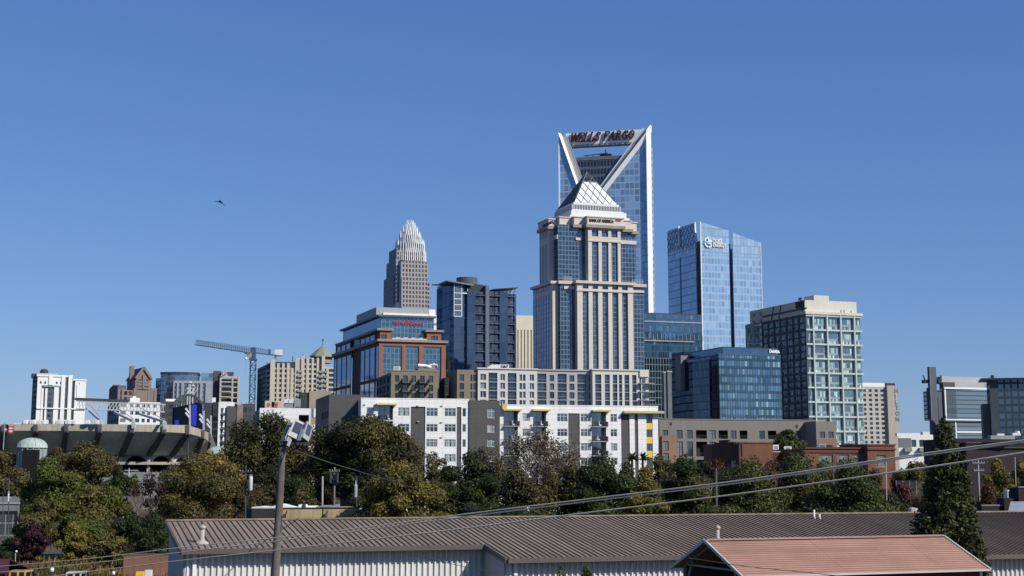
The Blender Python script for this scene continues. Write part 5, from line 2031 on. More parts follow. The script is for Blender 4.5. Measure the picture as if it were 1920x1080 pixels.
 for i in range(14):
  z = b.zt - i * 3.5
  mb.box(-.2, x1 + .2, -.4, 2.2, z - .9 - (.7 if i == 0 else 0), z - .2)
  if i > 1:
   mb.box(-.2, x1 * .58, -.9, -.38, z - .25, z + .35)
 for px in (413.5, 436, 447):
  xx = b.fx(px, 720)
  mb.box(xx - .55, xx + .55, -.6, 2, 0, b.zt)
 b.part("concrete_frame", mb, cf)
 mb = MB()
 mb.box(b.fx(415, 700, 3), b.fx(438, 700, 3), 3, 12, b.zt - 1, b.fz(425, 697.5, 3))
 b.part("upper_core", mb, cf)
 mb = MB()
 mb.box(b.fx(401, 700, 5), b.fx(414, 700, 5), 5, 14, b.zt - 20, b.fz(408, 695.5, 5))
 b.part("dark_shaft", mb, plain("shaft_dark", (.09, .1, .115), .7))
 b.done()
 # --- narrow white balcony tower and dark neighbour
 b = Bld("white_balcony_tower", "narrow white tower with a stack of balconies and a black flank right of the stadium", "apartment tower", 410, 753.5, 620, 14)
 x1 = b.fx(424, 800)
 mb = MB()
 f = Face('f', 0)
 rows = [(b.zt - 4.2 - i * 2.9, b.zt - 2.5 - i * 2.9) for i in range(9)]
 hs = [(*b.cols([(413.5, 418.5)], 790)[0], z0, z1) for z0, z1 in rows]
 f.wall(mb, 0, x1, 0, b.zt, hs, .4)
 b.part("white_wall", mb, M_white)
 b.windows(f, hs, M_winfd, [GW3], .3, 'two')
 mb = MB()
 for z0, z1 in rows:
  f.box(mb, x1 * .55, x1 + .6, z0 - .4, z0 + .55, -1.2, 0)
 b.part("balcony_stack", mb, M_trimw)
 mb = MB()
 mb.box(b.fx(398, 800, .4), -.05, .4, 12, 0, b.fz(404, 754, .4))
 b.part("black_flank", mb, glass("black_flank", (.015, .017, .02), .06, pw=2.4, ph=2.9, mw=.2, mh=.8, mull=(.05, .055, .06), var=.5))
 mb = MB()
 mb.box(x1, b.fx(440, 760, 2), 2, 8, b.zt - 1.6, b.zt)
 mb.box(b.fx(397.5, 750, 4), b.fx(404.5, 750, 4), 4, 6, b.zt - 1, b.fz(400, 745.5, 4))
 b.part("roof_cap", mb, M_trimw)
 b.done()
 b = Bld("grey_office_slab", "plain dark grey slab with a tan corner beside the white balcony tower", "office building", 445, 759, 560, 14)
 mb = MB()
 mb.box(b.fx(424.5, 790, .2), -.05, .2, 12, 0, b.fz(434, 763, .2))
 b.part("grey_wall", mb, plain("mid_grey_wall", (.085, .085, .09), .8, .06))
 mb = MB()
 xx = b.fx(455, 790)
 mb.box(0, xx, 0, 12, 0, b.zt)
 b.part("tan_corner", mb, plain("tan_wall", (.24, .2, .16), .8))
 mb = MB()
 x2 = b.fx(478, 790)
 mb.box(xx, x2, 1, 12, 0, b.zt + .5)
 b.part("glazed_wing", mb, glass("slab_wing", (.03, .032, .036), .08, pw=1.8, ph=3, mw=.6, mh=1.0, mull=(.09, .085, .08), var=.5))
 mb = MB()
 mb.box(b.fx(454, 756, 3), b.fx(460, 756, 3), 3, 6, b.zt, b.fz(457, 753, 3))
 b.part("roof_box", mb, M_stone2)
 b.done()
 # --- beige tower with the green pavilion roof
 b = Bld("beige_apartment_tower", "beige apartment tower of strong piers with a green pavilion roof near the crane", "apartment tower", 511, 676, 800, 17)
 bp = plain("beige_pier", (.52, .47, .38), .8, .07, .2, .08)
 gs = glass("beige_tower_side", (.03, .035, .045), .1, pw=2, ph=2.6, mw=.7, mh=.8, mull=(.07, .075, .085), var=.5)
 gf = glass("beige_tower_glass", (.025, .03, .032), .12, pw=1.1, ph=2.6, mw=.12, mh=.3, mull=(.1, .1, .09), var=.5)
 x1 = b.fx(566, 700)
 x2 = b.fx(606, 700)
 x3 = b.fx(627, 700)
 zt, zu, zv = b.zt, b.fz(590, 671), b.fz(616, 690)
 mb = MB()
 mb.box(0, x1, .8, 20, 0, zt - .5)
 mb.box(x1, x2, .8, 20, 0, zu - .5)
 mb.box(x2, x3, .8, 20, 0, zv - .5)
 b.part("glazing", mb, gf)
 f = Face('f', 0)
 st = 9.1 / 2800 * 800
 for (px, top, wd) in ((511.5, 674, 1.5), (521.5, 681, .8), (531, 681, .8), (540.5, 681, .9), (547.8, 690, .9), (555.5, 671.5, .8), (559, 671.5, .8), (567.5, 667, 1.1), (576.8, 671, .9), (586, 671, .7), (595.5, 671, .7), (606, 667, 1.0), (614, 690, .8)):
  mb = MB()
  xx = b.fx(px, 710)
  f.box(mb, xx - wd, xx + wd * .7, 0, b.fz(px, top), -.5, .85)
  b.part("pier", mb, bp)
 for a, c, top, k0 in ((0, b.fx(546, 710), zt, 1), (b.fx(548, 710), b.fx(556, 710), zt, 2), (b.fx(568, 710), b.fx(597, 710), zu, 0), (b.fx(607, 710), x3, zv, 0)):
  mb = MB()
  for i in range(k0, 13):
   z = b.fz(525, 691) - (i - 1) * st if top != zv else zv - i * st
   f.box(mb, a, c, z - .45, z + .45, -.1, .82)
  b.part("spandrels", mb, bp)
 for a, c in ((557, 566.5), (596.5, 605.5), (607, 613)):
  mb = MB()
  p, q = b.fx(a, 710), b.fx(c, 710)
  for i in range(10):
   z = b.fz(560, 697) - i * st
   f.box(mb, p, q, z - .4, z + .75, -1.5 if i > 0 else -1.2, .3)
  b.part("balcony_stack", mb, plain("balcony_grey", (.3, .29, .28), .8))
 mb = MB()
 y1 = b.ly(482.5, 720)
 mb.box(-.1, 1, .5, y1, 0, b.lz(490, 688, -.1))
 xs = b.fx(501, 710, 6)
 b.part("side_wall", mb, gs)
 mb = MB()
 yp = b.ly(502, 700, -.3)
 mb.box(-.9, 0, yp - 1, yp + 1.4, 0, b.lz(502, 684, -.3))
 for i in range(11):
  z = b.lz(506, 696, -.1) - i * st
  mb.box(-1.0, 0, 1, yp - 1.2, z - .4, z + .7)
 b.part("side_pilaster", mb, plain("balcony_grey", (.3, .29, .28)))
 # pavilion
 cx, cy = b.fx(606, 670, 10), 12
 ze = b.fz(600, 668, 4)
 za = b.fz(608, 647, cy)
 hw = (b.fx(626, 667, 8) - b.fx(584, 667, 8)) / 2
 gr = plain("verdigris_roof", (.24, .26, .2), .7, .08, .2, .1)
 mb = MB()
 prof = [(hw + 1, ze), (hw + .8, ze + .7), (hw * .52, ze + (za - ze) * .62), (hw * .2, ze + (za - ze) * .82), (.25, za)]
 mb.lathe(cx, cy, prof, 8)
 b.part("pavilion_roof", mb, gr)
 mb = MB()
 mb.cyl(cx, cy, zu - 2, ze, hw * .86, 8)
 b.part("pavilion_drum", mb, plain("pavilion_stone", (.30, .29, .24), .8))
 mb = MB()
 mb.bar((cx, cy, za - .5), (cx, cy, za + 2.6), .35)
 mb.lathe(cx, cy, [(.05, za + 2.2), (.7, za + 2.7), (.05, za + 3.4)], 8)
 b.part("finial", mb, M_trimd)
 mb = MB()
 for px, y in ((549, 668), (568, 664), (501, 679)):
  xx, zz = b.f(px, y, 4)
  mb.bar((xx, 4, zz - 4), (xx, 4, zz), .4)
 b.part("roof_mast", mb, M_trimd)
 b.done()
 # --- low tan box, white commercial block, pink parapet
 b = Bld("tan_roof_block", "windowless tan block with a dark left side in front of the beige tower", "building", 580, 733, 470, 10)
 mb = MB()
 mb.box(0, b.fx(621, 745), 0, 14, 0, b.zt)
 b.part("tan_wall", mb, plain("tan_block", (.36, .31, .23), .85, .1))
 mb = MB()
 mb.box(b.fx(563, 745, .5), -.03, .5, 14, 0, b.fz(570, 736, .5))
 b.part("dark_wall", mb, plain("dark_block", (.06, .06, .058), .85))
 b.done()
 b = Bld("white_commercial_block", "white walled low block with a wide dark opening behind the big oaks", "building", 487, 765, 370, 14)
 f = Face('f', 0)
 x1 = b.fx(582.5, 780)
 hole = (*b.cols([(560, 579.5)], 790)[0], 0, b.fz(570, 778))
 mb = MB()
 f.wall(mb, 0, x1, 0, b.zt, [hole], 1.5)
 mb.box(0, x1, .3, 12, b.zt - .8, b.zt - .5)
 b.part("white_wall", mb, M_white)
 mb = MB()
 f.quad(mb, hole[0], hole[1], 0, hole[3], 1.5)
 b.part("dark_opening", mb, GW3)
 mb = MB()
 mb.box(-.04, 1, .1, b.ly(478, 780), 0, b.zt - .3)
 b.part("side_wall", mb, plain("grey_side", (.2, .21, .23), .8))
 b.done()
 b = Bld("pink_parapet_block", "small pale pink block with two round patches and a dark doorway", "building", 497, 751.5, 420, 14)
 f = Face('f', 0)
 x1 = b.fx(527, 758)
 h = (*b.cols([(509, 515)], 758)[0], b.fz(512, 764), b.fz(512, 753.5))
 mb = MB()
 f.wall(mb, 0, x1, 0, b.zt, [h], .8)
 b.part("pink_wall", mb, plain("pale_pink", (.62, .45, .37), .8, .06))
 mb = MB()
 f.quad(mb, h[0], h[1], h[2], h[3], .7)
 b.part("doorway", mb, plain("doorway_brown", (.07, .05, .035), .8))
 mb = MB()
 for px, py in ((503.5, 759), (518.5, 757.5), (517, 762)):
  x, z = b.f(px, py)
  mb.tube([(x, -.05, z), (x, .02, z)], [.55, .55], 10)
 b.part("wall_patch", mb, plain("patch_brown", (.32, .16, .11), .8))
 b.done()
 for i, (px0, px1, py0, py1, m, lb) in enumerate(((532.5, 540.5, 748.5, 757, M_trimw, "white roof air unit left of its larger twin behind the oaks"), (541.5, 550, 748.5, 757.5, M_trimw, "white roof air unit right of its twin behind the oaks"), (552, 562.5, 748.5, 764, M_trimg, "tall grey roof unit beside the dark block behind the oaks"))):
  p, q = P(px0, py1, 395), P(px1, py0, 395)
  t = empty("rooftop_unit", (p.x, p.y, p.z))
  tag(t, lb, "air unit")
  W, H = q.x - p.x, q.z - p.z
  mb = MB()
  mb.box(0, W, 0, 1.4, .2, H)
  mb.obj("casing", m, t)
  mb = MB()
  mb.box(.1, W - .1, .2, 1.2, -2.2, .2)
  mb.box(-.4, W + .4, -.2, 1.8, -2.4, -2.2)
  mb.obj("stand", M_trimg, t)
def tower_crane():
 base = P(474, 700, 1000)
 t = empty("tower_crane", (base.x, base.y, 0))
 tag(t, "blue tower crane with its long jib pointing left", "crane")
 bl = plain("crane_blue", (.06, .12, .20), .5, .08, .3, .05)
 blg = plain("crane_pale_rungs", (.30, .38, .46), .5)
 ztop = P(474, 676, 1000).z
 w = 1.75
 L = lambda px, py, Y: P(px, py, Y) - Vector((base.x, base.y, 0))
 mb, mr = MB(), MB()
 for sx in (-w, w):
  for sy in (-w, w):
   mb.bar((sx, sy, 0), (sx, sy, ztop), .42)
 n = 26
 for i in range(n):
  z0, z1 = ztop * i / n, ztop * (i + 1) / n
  for (a, c) in (((-w, -w), (w, -w)), ((-w, -w), (-w, w)), ((w, -w), (w, w)), ((-w, w), (w, w))):
   p, q = (a, c) if i % 2 else (c, a)
   (mr if i % 2 else mb).bar((p[0], p[1], z0), (q[0], q[1], z1), .32)
   mb.bar((a[0], a[1], z0), (c[0], c[1], z0), .25)
 mb.obj("mast", bl, t)
 mr.obj("mast_bracing", blg, t)
 mb = MB()
 z1 = P(474, 652, 1000).z
 mb.box(-2.3, 2.3, -2.3, 2.3, ztop, ztop + 1.4)
 mb.box(-1.6, 1.6, -1.6, 1.6, ztop + 1.4, z1)
 mb.obj("slewing_head", bl, t)
 # jib
 ja, jb = L(474, 662.5, 1000), L(367.5, 646.5, 940)
 up = Vector((0, 0, 3.0))
 d = (jb - ja)
 side = Vector((-d.y, d.x, 0)).normalized() * 1.1
 mb, mr = MB(), MB()
 mb.bar(ja + side, jb + side, .36)
 mb.bar(ja - side, jb - side, .36)
 mb.bar(ja + up * 1.25, jb + up, .26)
 n = 30
 for i in range(n):
  a, c = ja + d * (i / n), ja + d * ((i + 1) / n)
  m = ja + d * ((i + .5) / n) + up * 1.12
  for s in (side, -side):
   mr.bar(a + s, m, .18)
   mr.bar(c + s, m, .18)
  mr.bar(a + side, a - side, .2)
 mb.obj("jib", bl, t)
 mr.obj("jib_lattice", bl, t)
 ca, cb = L(474, 661, 1000), L(527, 667.5, 1040)
 d = cb - ca
 mb = MB()
 for s in (side, -side):
  mb.bar(ca + s, cb + s, .55)
 mb.bar(ca + up * 1.2, ca + d * .55 + up * .9, .35)
 for i in range(8):
  a = ca + d * (i / 14)
  mb.bar(a + side, a + d / 28 + up * 1.0, .25)
  mb.bar(a + d / 14 + side, a + d / 28 + up * 1.0, .25)
 mb.bar(ca + d * .58, ca + d * .58 + up * 1.2, 1.6)
 mb.obj("counter_jib", bl, t)
 mb = MB()
 q = ca + d * .9
 mb.box(q.x - 2.4, q.x + 2.6, q.y - 1, q.y + 1, q.z + .2, q.z + 4.2)
 mb.obj("counterweight", M_trimw, t)
 mb = MB()
 q2 = ca + d * .8
 mb.box(q2.x - .7, q2.x + 1.2, q2.y - .8, q2.y + .8, q2.z - 2.6, q2.z)
 mb.obj("winch_box", M_trimg, t)
 q = L(467, 665, 996)
 mb = MB()
 mb.box(q.x - 1.3, q.x + 1.5, q.y - 1, q.y + 1, q.z - 1.5, q.z + 1.2)
 mb.box(q.x - 3, q.x - .6, q.y - .8, q.y + .8, q.z + .5, q.z + 2.0)
 mb.obj("cab", plain("crane_cab", (.42, .34, .2), .6), t)
 hk = L(461, 672, 995)
 mb = MB()
 tp = L(461, 662, 995)
 mb.bar(tp, hk, .15)
 mb.bar(hk, hk - Vector((0, 0, 11)), .12)
 mb.obj("hoist_rope", M_trimg, t)
 mb = MB()
 mb.lathe(hk.x, hk.y, [(.1, hk.z - .9), (.8, hk.z - .5), (.8, hk.z + .6), (.1, hk.z + .9)], 10)
 mb.obj("hook_block", M_trimw, t)
def stadium():
 top = [(-75, 795.5, 470), (-52, 795.5, 474), (8, 795.3, 478), (68, 795.2, 480), (125, 795.2, 482), (188, 795.4, 484), (248, 795.8, 487), (308, 796.4, 492), (352, 797.2, 500), (380, 806.5, 510), (392, 812, 521), (397, 818, 540)]
 botb = [(-75, 807, 470), (-52, 807.3, 474), (8, 807.2, 478), (68, 807.6, 480), (125, 807.8, 482), (188, 808.2, 484), (248, 809, 487), (308, 810, 492), (352, 812.2, 500), (380, 820, 510), (392, 827.5, 521), (397, 834, 540)]
 low = [(-76, 852, 482), (-54, 852, 486), (2, 852, 490), (64, 852, 492), (119, 852, 494), (173, 853, 496), (228, 853.5, 498), (279, 853.5, 502), (322, 854, 509), (366, 851, 519), (386, 846, 528), (394, 842, 545)]
 o = P(150, 795, 484)
 t = empty("stadium", (o.x, o.y, 0))
 tag(t, "concrete bowl stadium with a beige parapet and leaning ribs at the left", "stadium")
 q = lambda a: P(*a) - Vector((o.x, o.y, 0))
 T, B, Lw = [q(a) for a in top], [q(a) for a in botb], [q(a) for a in low]
 n = len(T)
 band = plain("stadium_parapet", (.40, .37, .30), .9, .14, .12, .25)
 under = plain("stadium_underside", (.62, .66, .74), .9, .25, .1, .2)  # paler and bluer than concrete, making up for weak brown bounce light
 ribm = plain("stadium_rib", (.10, .102, .106), .85, .12)
 pale = plain("stadium_pale", (.45, .44, .41), .85, .1)
 inw = Vector((0, 1.2, 0))
 for i in range(n - 1):
  mb = MB()
  mb.face((B[i], B[i + 1], T[i + 1], T[i]))
  mb.face((B[i] + inw, B[i + 1] + inw, T[i + 1] + inw, T[i] + inw))
  mb.face((T[i], T[i + 1], T[i + 1] + inw, T[i] + inw))
  mb.obj("parapet_panel", band, t)
 mb = MB()
 for i in range(n - 1):
  mb.face((Lw[i], Lw[i + 1], B[i + 1] + inw * .3, B[i] + inw * .3))
 mb.obj("raked_underside", under, t)
 mb = MB()
 for i in range(n - 1):
  mb.face((T[i] + inw, T[i + 1] + inw, T[i + 1] + inw + Vector((0, 30, -14)), T[i] + inw + Vector((0, 30, -14))))
 mb.obj("seating_bowl", M_concd, t)
 for i in range(1, n - 1):
  mb = MB()
  out = Vector((0, -.55, 0))
  mb.bar(T[i] + Vector((0, -.35, -.1)), B[i] + Vector((0, -.35, -.2)), 1.7, 1.0)
  mid = B[i].lerp(Lw[i], .5) + Vector((0, -1.0, -.7))
  mb.bar(B[i] + out, mid, 1.5, 1.2)
  mb.bar(mid, Lw[i] + out, 1.6, 1.3)
  mb.obj("rib", ribm, t)
 # arcade under the bowl
 ar = [Vector((p.x, p.y + 1.5, 0)) for p in Lw]
 zA, zB = P(250, 845, 500).z, P(250, 867, 500).z
 zC, zD = P(250, 866, 500).z, P(250, 884, 500).z
 for i in range(4, n - 3):
  a, c = ar[i], ar[i + 1]
  mb = MB()
  m = 8
  u = c - a
  hw, hh = .36, (zA - zB) * .55
  pts = [a + Vector((0, 0, zB)), a + u * (.5 - hw) + Vector((0, 0, zB))]
  pts += [a + u * (.5 - hw * math.cos(math.pi * k / m)) + Vector((0, 0, zB + hh * math.sin(math.pi * k / m))) for k in range(m + 1)]
  pts += [c + Vector((0, 0, zB)), c + Vector((0, 0, zA)), a + Vector((0, 0, zA))]
  top_l = pts[-1]
  # quads between arch and head
  for k in range(m):
   p0, p1 = pts[2 + k], pts[3 + k]
   mb.face((p0, p1, Vector((p1.x, p1.y, zA)), Vector((p0.x, p0.y, zA))))
  e0, e1 = pts[2], pts[2 + m]
  mb.face((pts[0], e0, Vector((e0.x, e0.y, zA)), Vector((a.x, a.y, zA))))
  mb.face((e1, c + Vector((0, 0, zB)), c + Vector((0, 0, zA)), Vector((e1.x, e1.y, zA))))
  mb.obj("arch", pale, t)
  mb = MB()
  mb.bar(a + Vector((0, -1.4, 0)), a + Vector((0, -1.4, zA + 2)), .9)
  mb.obj("column", pale, t)
 mb = MB()
 for i in range(3, n - 3):
  a, c = ar[i], ar[i + 1]
  mb.extrude([a + Vector((0, -4, zC - .9)), c + Vector((0, -4, zC - .9)), c + Vector((0, -4, zC)), a + Vector((0, -4, zC))], (0, 7, 0))
 mb.obj("concourse_slab", M_conc, t)
 mb = MB()
 for i in range(3, n - 3):
  a, c = ar[i], ar[i + 1]
  mb.face((a + Vector((0, 6, 0)), c + Vector((0, 6, 0)), c + Vector((0, 6, zA + 1)), a + Vector((0, 6, zA + 1))))
 mb.obj("dark_concourse", plain("concourse_dark", (.02, .021, .024), .9), t)
 mb = MB()
 for i in range(4, n - 4):
  a, c = ar[i], ar[i + 1]
  z0, z1 = 0, P(250, 885, 500).z
  mb.extrude([a + Vector((0, -5, z0)), c + Vector((0, -5, z0)), c + Vector((0, -5, z1)), a + Vector((0, -5, z1))], (0, 1, 0))
 mb.obj("street_wall", plain("street_wall_grey", (.19, .195, .205), .85), t)
 # brackets on the rim that carry the gantry, and the gantry itself
 g0, g1 = P(142, 766, 545), P(306, 772, 552)
 off = Vector((o.x, o.y, 0))
 lw = plain("gantry_pale", (.5, .53, .55), .5, .05)
 mb = MB()
 rise = Vector((0, 0, 5.0))
 a, c = g0 - off, g1 - off
 d = c - a
 for v in (Vector((0, 0, 0)), Vector((0, 3, 0)), rise * .55, rise * .55 + Vector((0, 3, 0))):
  mb.bar(a + v, c + v, .4)
 for i in range(26):
  p, r = a + d * (i / 26), a + d * ((i + 1) / 26)
  mb.bar(p, r + rise * .55, .22)
  mb.bar(r, r + rise * .55, .22)
 mb.obj("lighting_gantry", lw, t)
 dkl = plain("floodlight_dark", (.07, .09, .10), .5)
 mb = MB()
 for i in range(22):
  p = a + d * (i / 36) + rise * .6
  mb.box(p.x - .45, p.x + .45, p.y - .4, p.y + .4, p.z, p.z + .9)
 mb.obj("gantry_floodlights", dkl, t)
 for (px0, py0, px1, py1, px2, py2) in ((191, 801, 189, 789, 168, 770), (251, 803, 250, 790, 215, 773), (310, 805, 308, 791, 262, 776)):
  mb = MB()
  p0, p1, p2 = P(px0, py0, 486) - off, P(px1, py1, 486) - off, P(px2, py2, 545) - off
  mb.bar(p0, p1, 1.1)
  mb.bar(p1, p2, .75)
  mb.bar(p1 + Vector((0, 0, .8)), p2 + Vector((0, 0, 2.2)), .2)
  mb.obj("gantry_bracket", lw, t)
 # rim lights on masts at the corner
 for px, py0, py1, Y in ((356, 800, 759, 504), (382, 806, 770, 513), (395.5, 836, 779, 530)):
  mb = MB()
  p0, p1 = P(px, py0, Y) - off, P(px, py1, Y) - off
  mb.bar(p0, p1, .5)
  r = mb.obj("light_mast", lw, t)
  mb = MB()
  for k in (0, 1):
   e = P(px - 3, py1 + 12 + 8 * k, Y) - off
   mb.bar(e + Vector((-.9, 0, 1.0)), e + Vector((.4, 0, -.6)), .55)
  mb.obj("floodlight", M_trimw, r)
 # white furniture along the rim
 mb = MB()
 r2 = random.Random(3)
 for i in range(64):
  px = 44 + 96 * r2.random() if i < 50 else 150 + 34 * r2.random()
  if 89 < px < 96:
   continue
  p = P(px, 794.6, 482.5) - off
  s = .35 + .5 * r2.random()
  e = .06 * (i % 11) + .02 * r2.random()
  mb.box(p.x - s * .6, p.x + s * .6, p.y - .3 - e, p.y + .3 + e, p.z, p.z + s * 1.2 + .3)
 mb.box(P(23, 794, 482).x - o.x, P(60, 794, 482).x - o.x, 0, .4, P(40, 795, 482).z, P(40, 793, 482).z)
 mb.obj("rim_equipment", M_trimw, t)
 # video board
 vb = Bld("video_board", "stadium video board with a dark screen, blue banner and arched truss top", "scoreboard", 327, 768, 545, 24)
 x1 = vb.fx(373, 770)
 zb0, zb1 = vb.fz(350, 800), vb.fz(350, 765)
 xs = vb.fx(354, 770)
 mb = MB()
 zl, zr = vb.fz(327.5, 764), vb.fz(373, 754)
 mb.extrude([(0, 0, zb0), (x1, 0, zb0), (x1, 0, zr), (0, 0, zl)], (0, 3, 0))
 vb.part("cabinet", mb, plain("board_navy", (.004, .008, .018), .9, .1, .2, 0, spec=.05))
 mb = MB()
 xk = vb.fx(358.5, 770)
 mb.box(xk, x1 - .8, -.2, 0, zb0 + .4, vb.fz(366, 759))
 vb.part("blue_banner", mb, plain("banner_blue", (.012, .03, .42), .5, .05))
 mb = MB()
 mb.box(.3, vb.fx(335, 790), -.15, 0, zb0 + .3, vb.fz(330, 788))
 vb.part("blue_corner", mb, plain("banner_blue", (.012, .03, .42)))
 mb = MB()
 for xx in (xk + 4.2, ):
  for k in range(9):
   z = zb0 + 1.5 + k * .75
   mb.box(xx - .25, xx + .1 + .2 * (k % 2), -.26, -.2, z, z + .5)
 vb.part("banner_writing", mb, plain("banner_pale", (.12, .2, .6), .5, .05))
 mb = MB()
 prev = None
 for k in range(13):
  u = k / 12
  x = x1 * 1.28 * u - x1 * .05
  z = zl + .3 + (vb.fz(352, 741) - zl) * math.sin(math.pi * min(1, u * .98 + .02)) ** .7
  p = (x, 1.5, z)
  if prev:
   mb.bar(prev, p, .7)
   mb.bar((prev[0], 1.5, zl + (zr - zl) * min(1, u)), p, .3)
   mb.bar((x, 1.5, zl + (zr - zl) * min(1, u)), prev, .3)
   mb.bar((x, 1.5, zl + (zr - zl) * min(1, u)), p, .3)
  prev = p
 vb.part("arched_truss", mb, plain("truss_dark", (.06, .07, .085), .5))
 mb = MB()
 for px, y in ((357, 718), (362, 724), (352, 730)):
  x, z = vb.f(px, y, 1.5)
  mb.bar((x, 1.5, zr - 2), (x, 1.5, z), .35)
  mb.lathe(x, 1.5, [(.05, z - .7), (.8, z), (.05, z + .7)], 8)
 for k in range(5):
  x, z = vb.f(351 + 3.5 * k, 735 - 3 * (k % 2), 1.5)
  mb.bar((x - 1.2, 1.5, z - 2), (x + 1.2, 1.5, z + 1.4), .22)
 vb.part("top_aerials", mb, lw)
 mb = MB()
 xa = vb.fx(380, 765, 2)
 xb = vb.fx(397, 765, 2)
 mb.box(xa, xb, 2, 8, zb0 - 4, vb.fz(388, 755, 2))
 mb.box(1, x1, .4, 2.8, 0, zb0)
 vb.part("rear_structure", mb, plain("board_rear", (.035, .04, .05), .7))
 vb.done()
 # green domed kiosks
 for i, (px, pyt, pyb, wpx, Y, lb) in enumerate(((60.5, 821.5, 838, 55, 440, "green copper domed kiosk in front of the stadium, the larger at far left"), (410, 837.5, 850, 44, 470, "green copper domed kiosk half hidden by yellow trees at the stadium corner"))):
  c = P(px, pyb, Y)
  k = empty("domed_kiosk", (c.x, c.y, 0))
  tag(k, lb, "kiosk")
  r = wpx / 2 * Y / FL
  zt = P(px, pyt, Y).z
  cu = plain("copper_green", (.42, .51, .47), .6, .12, .3, .2)
  mb = MB()
  prof = [(r, c.z - .25), (r, c.z + .1)] + [(r * math.cos(a), c.z + .1 + (zt - c.z) * math.sin(a)) for a in [math.pi / 2 * j / 6 for j in range(7)]]
  prof[-1] = (.12, prof[-1][1])
  mb.lathe(0, 0, prof, 24)
  mb.obj("dome", cu, k, True)
  mb = MB()
  for j in range(12):
   a = 2 * math.pi * j / 12
   pts = [(r * 1.005 * math.cos(b_) * math.cos(a), r * 1.005 * math.cos(b_) * math.sin(a), c.z + .12 + (zt - c.z) * math.sin(b_)) for b_ in [math.pi / 2 * j2 / 6 for j2 in range(7)]]
   mb.tube(pts, .07, 4)
  mb.obj("dome_rib", plain("copper_rib", (.2, .3, .26), .6), k)
  mb = MB()
  mb.cyl(0, 0, 0, c.z - .25, r * .9, 20)
  mb.obj("drum", plain("kiosk_drum", (.30, .36, .35), .8), k)
  mb = MB()
  for j in range(16):
   a = 2 * math.pi * j / 16
   mb.box(r * .93 * math.cos(a) - .15, r * .93 * math.cos(a) + .15, r * .93 * math.sin(a) - .15, r * .93 * math.sin(a) + .15, 0, c.z - .25)
  mb.obj("pilasters", plain("kiosk_grey", (.4, .43, .42), .8), k)
  mb = MB()
  mb.box(-r * .3, r * .7, -r * 1.02, -r * .5, 0, P(px, pyb + 5.5, Y).z)
  mb.obj("dark_opening", plain("opening_dark", (.009, .009, .012), .8), k)
 # flag
 p = P(5, 845, 400)
 k = empty("flag_pole", (p.x, p.y, 0))
 tag(k, "flag pole with a red, white and navy flag at the left edge", "flag pole")
 mb = MB()
 top = P(9, 792, 400) - Vector((p.x, p.y, 0))
 mb.tube([(0, 0, 0), tuple(top)], [.25, .12], 8)
 mb.obj("pole", plain("pole_grey", (.3, .3, .31), .5), k)
 fl = MB()
 Wd, Hd = 2.3, 1.9
 t0 = top + Vector((.1, 0, -.5))
 for j in range(10):
  for m_ in range(5):
   def pt(a, c): return t0 + Vector((Wd * a / 10, .25 * math.sin(a * .9), -Hd * c / 5 - .06 * a + .12 * math.sin(a * .8)))
   fl.face((pt(j, m_), pt(j + 1, m_), pt(j + 1, m_ + 1), pt(j, m_ + 1)), mi=(0 if (j < 4 and m_ < 3) else 1 + m_ % 2))
 fl.obj("flag", [plain("flag_navy", (.02, .025, .09), .8), plain("flag_red", (.5, .06, .07), .8), plain("flag_white", (.6, .5, .5), .8)], k)
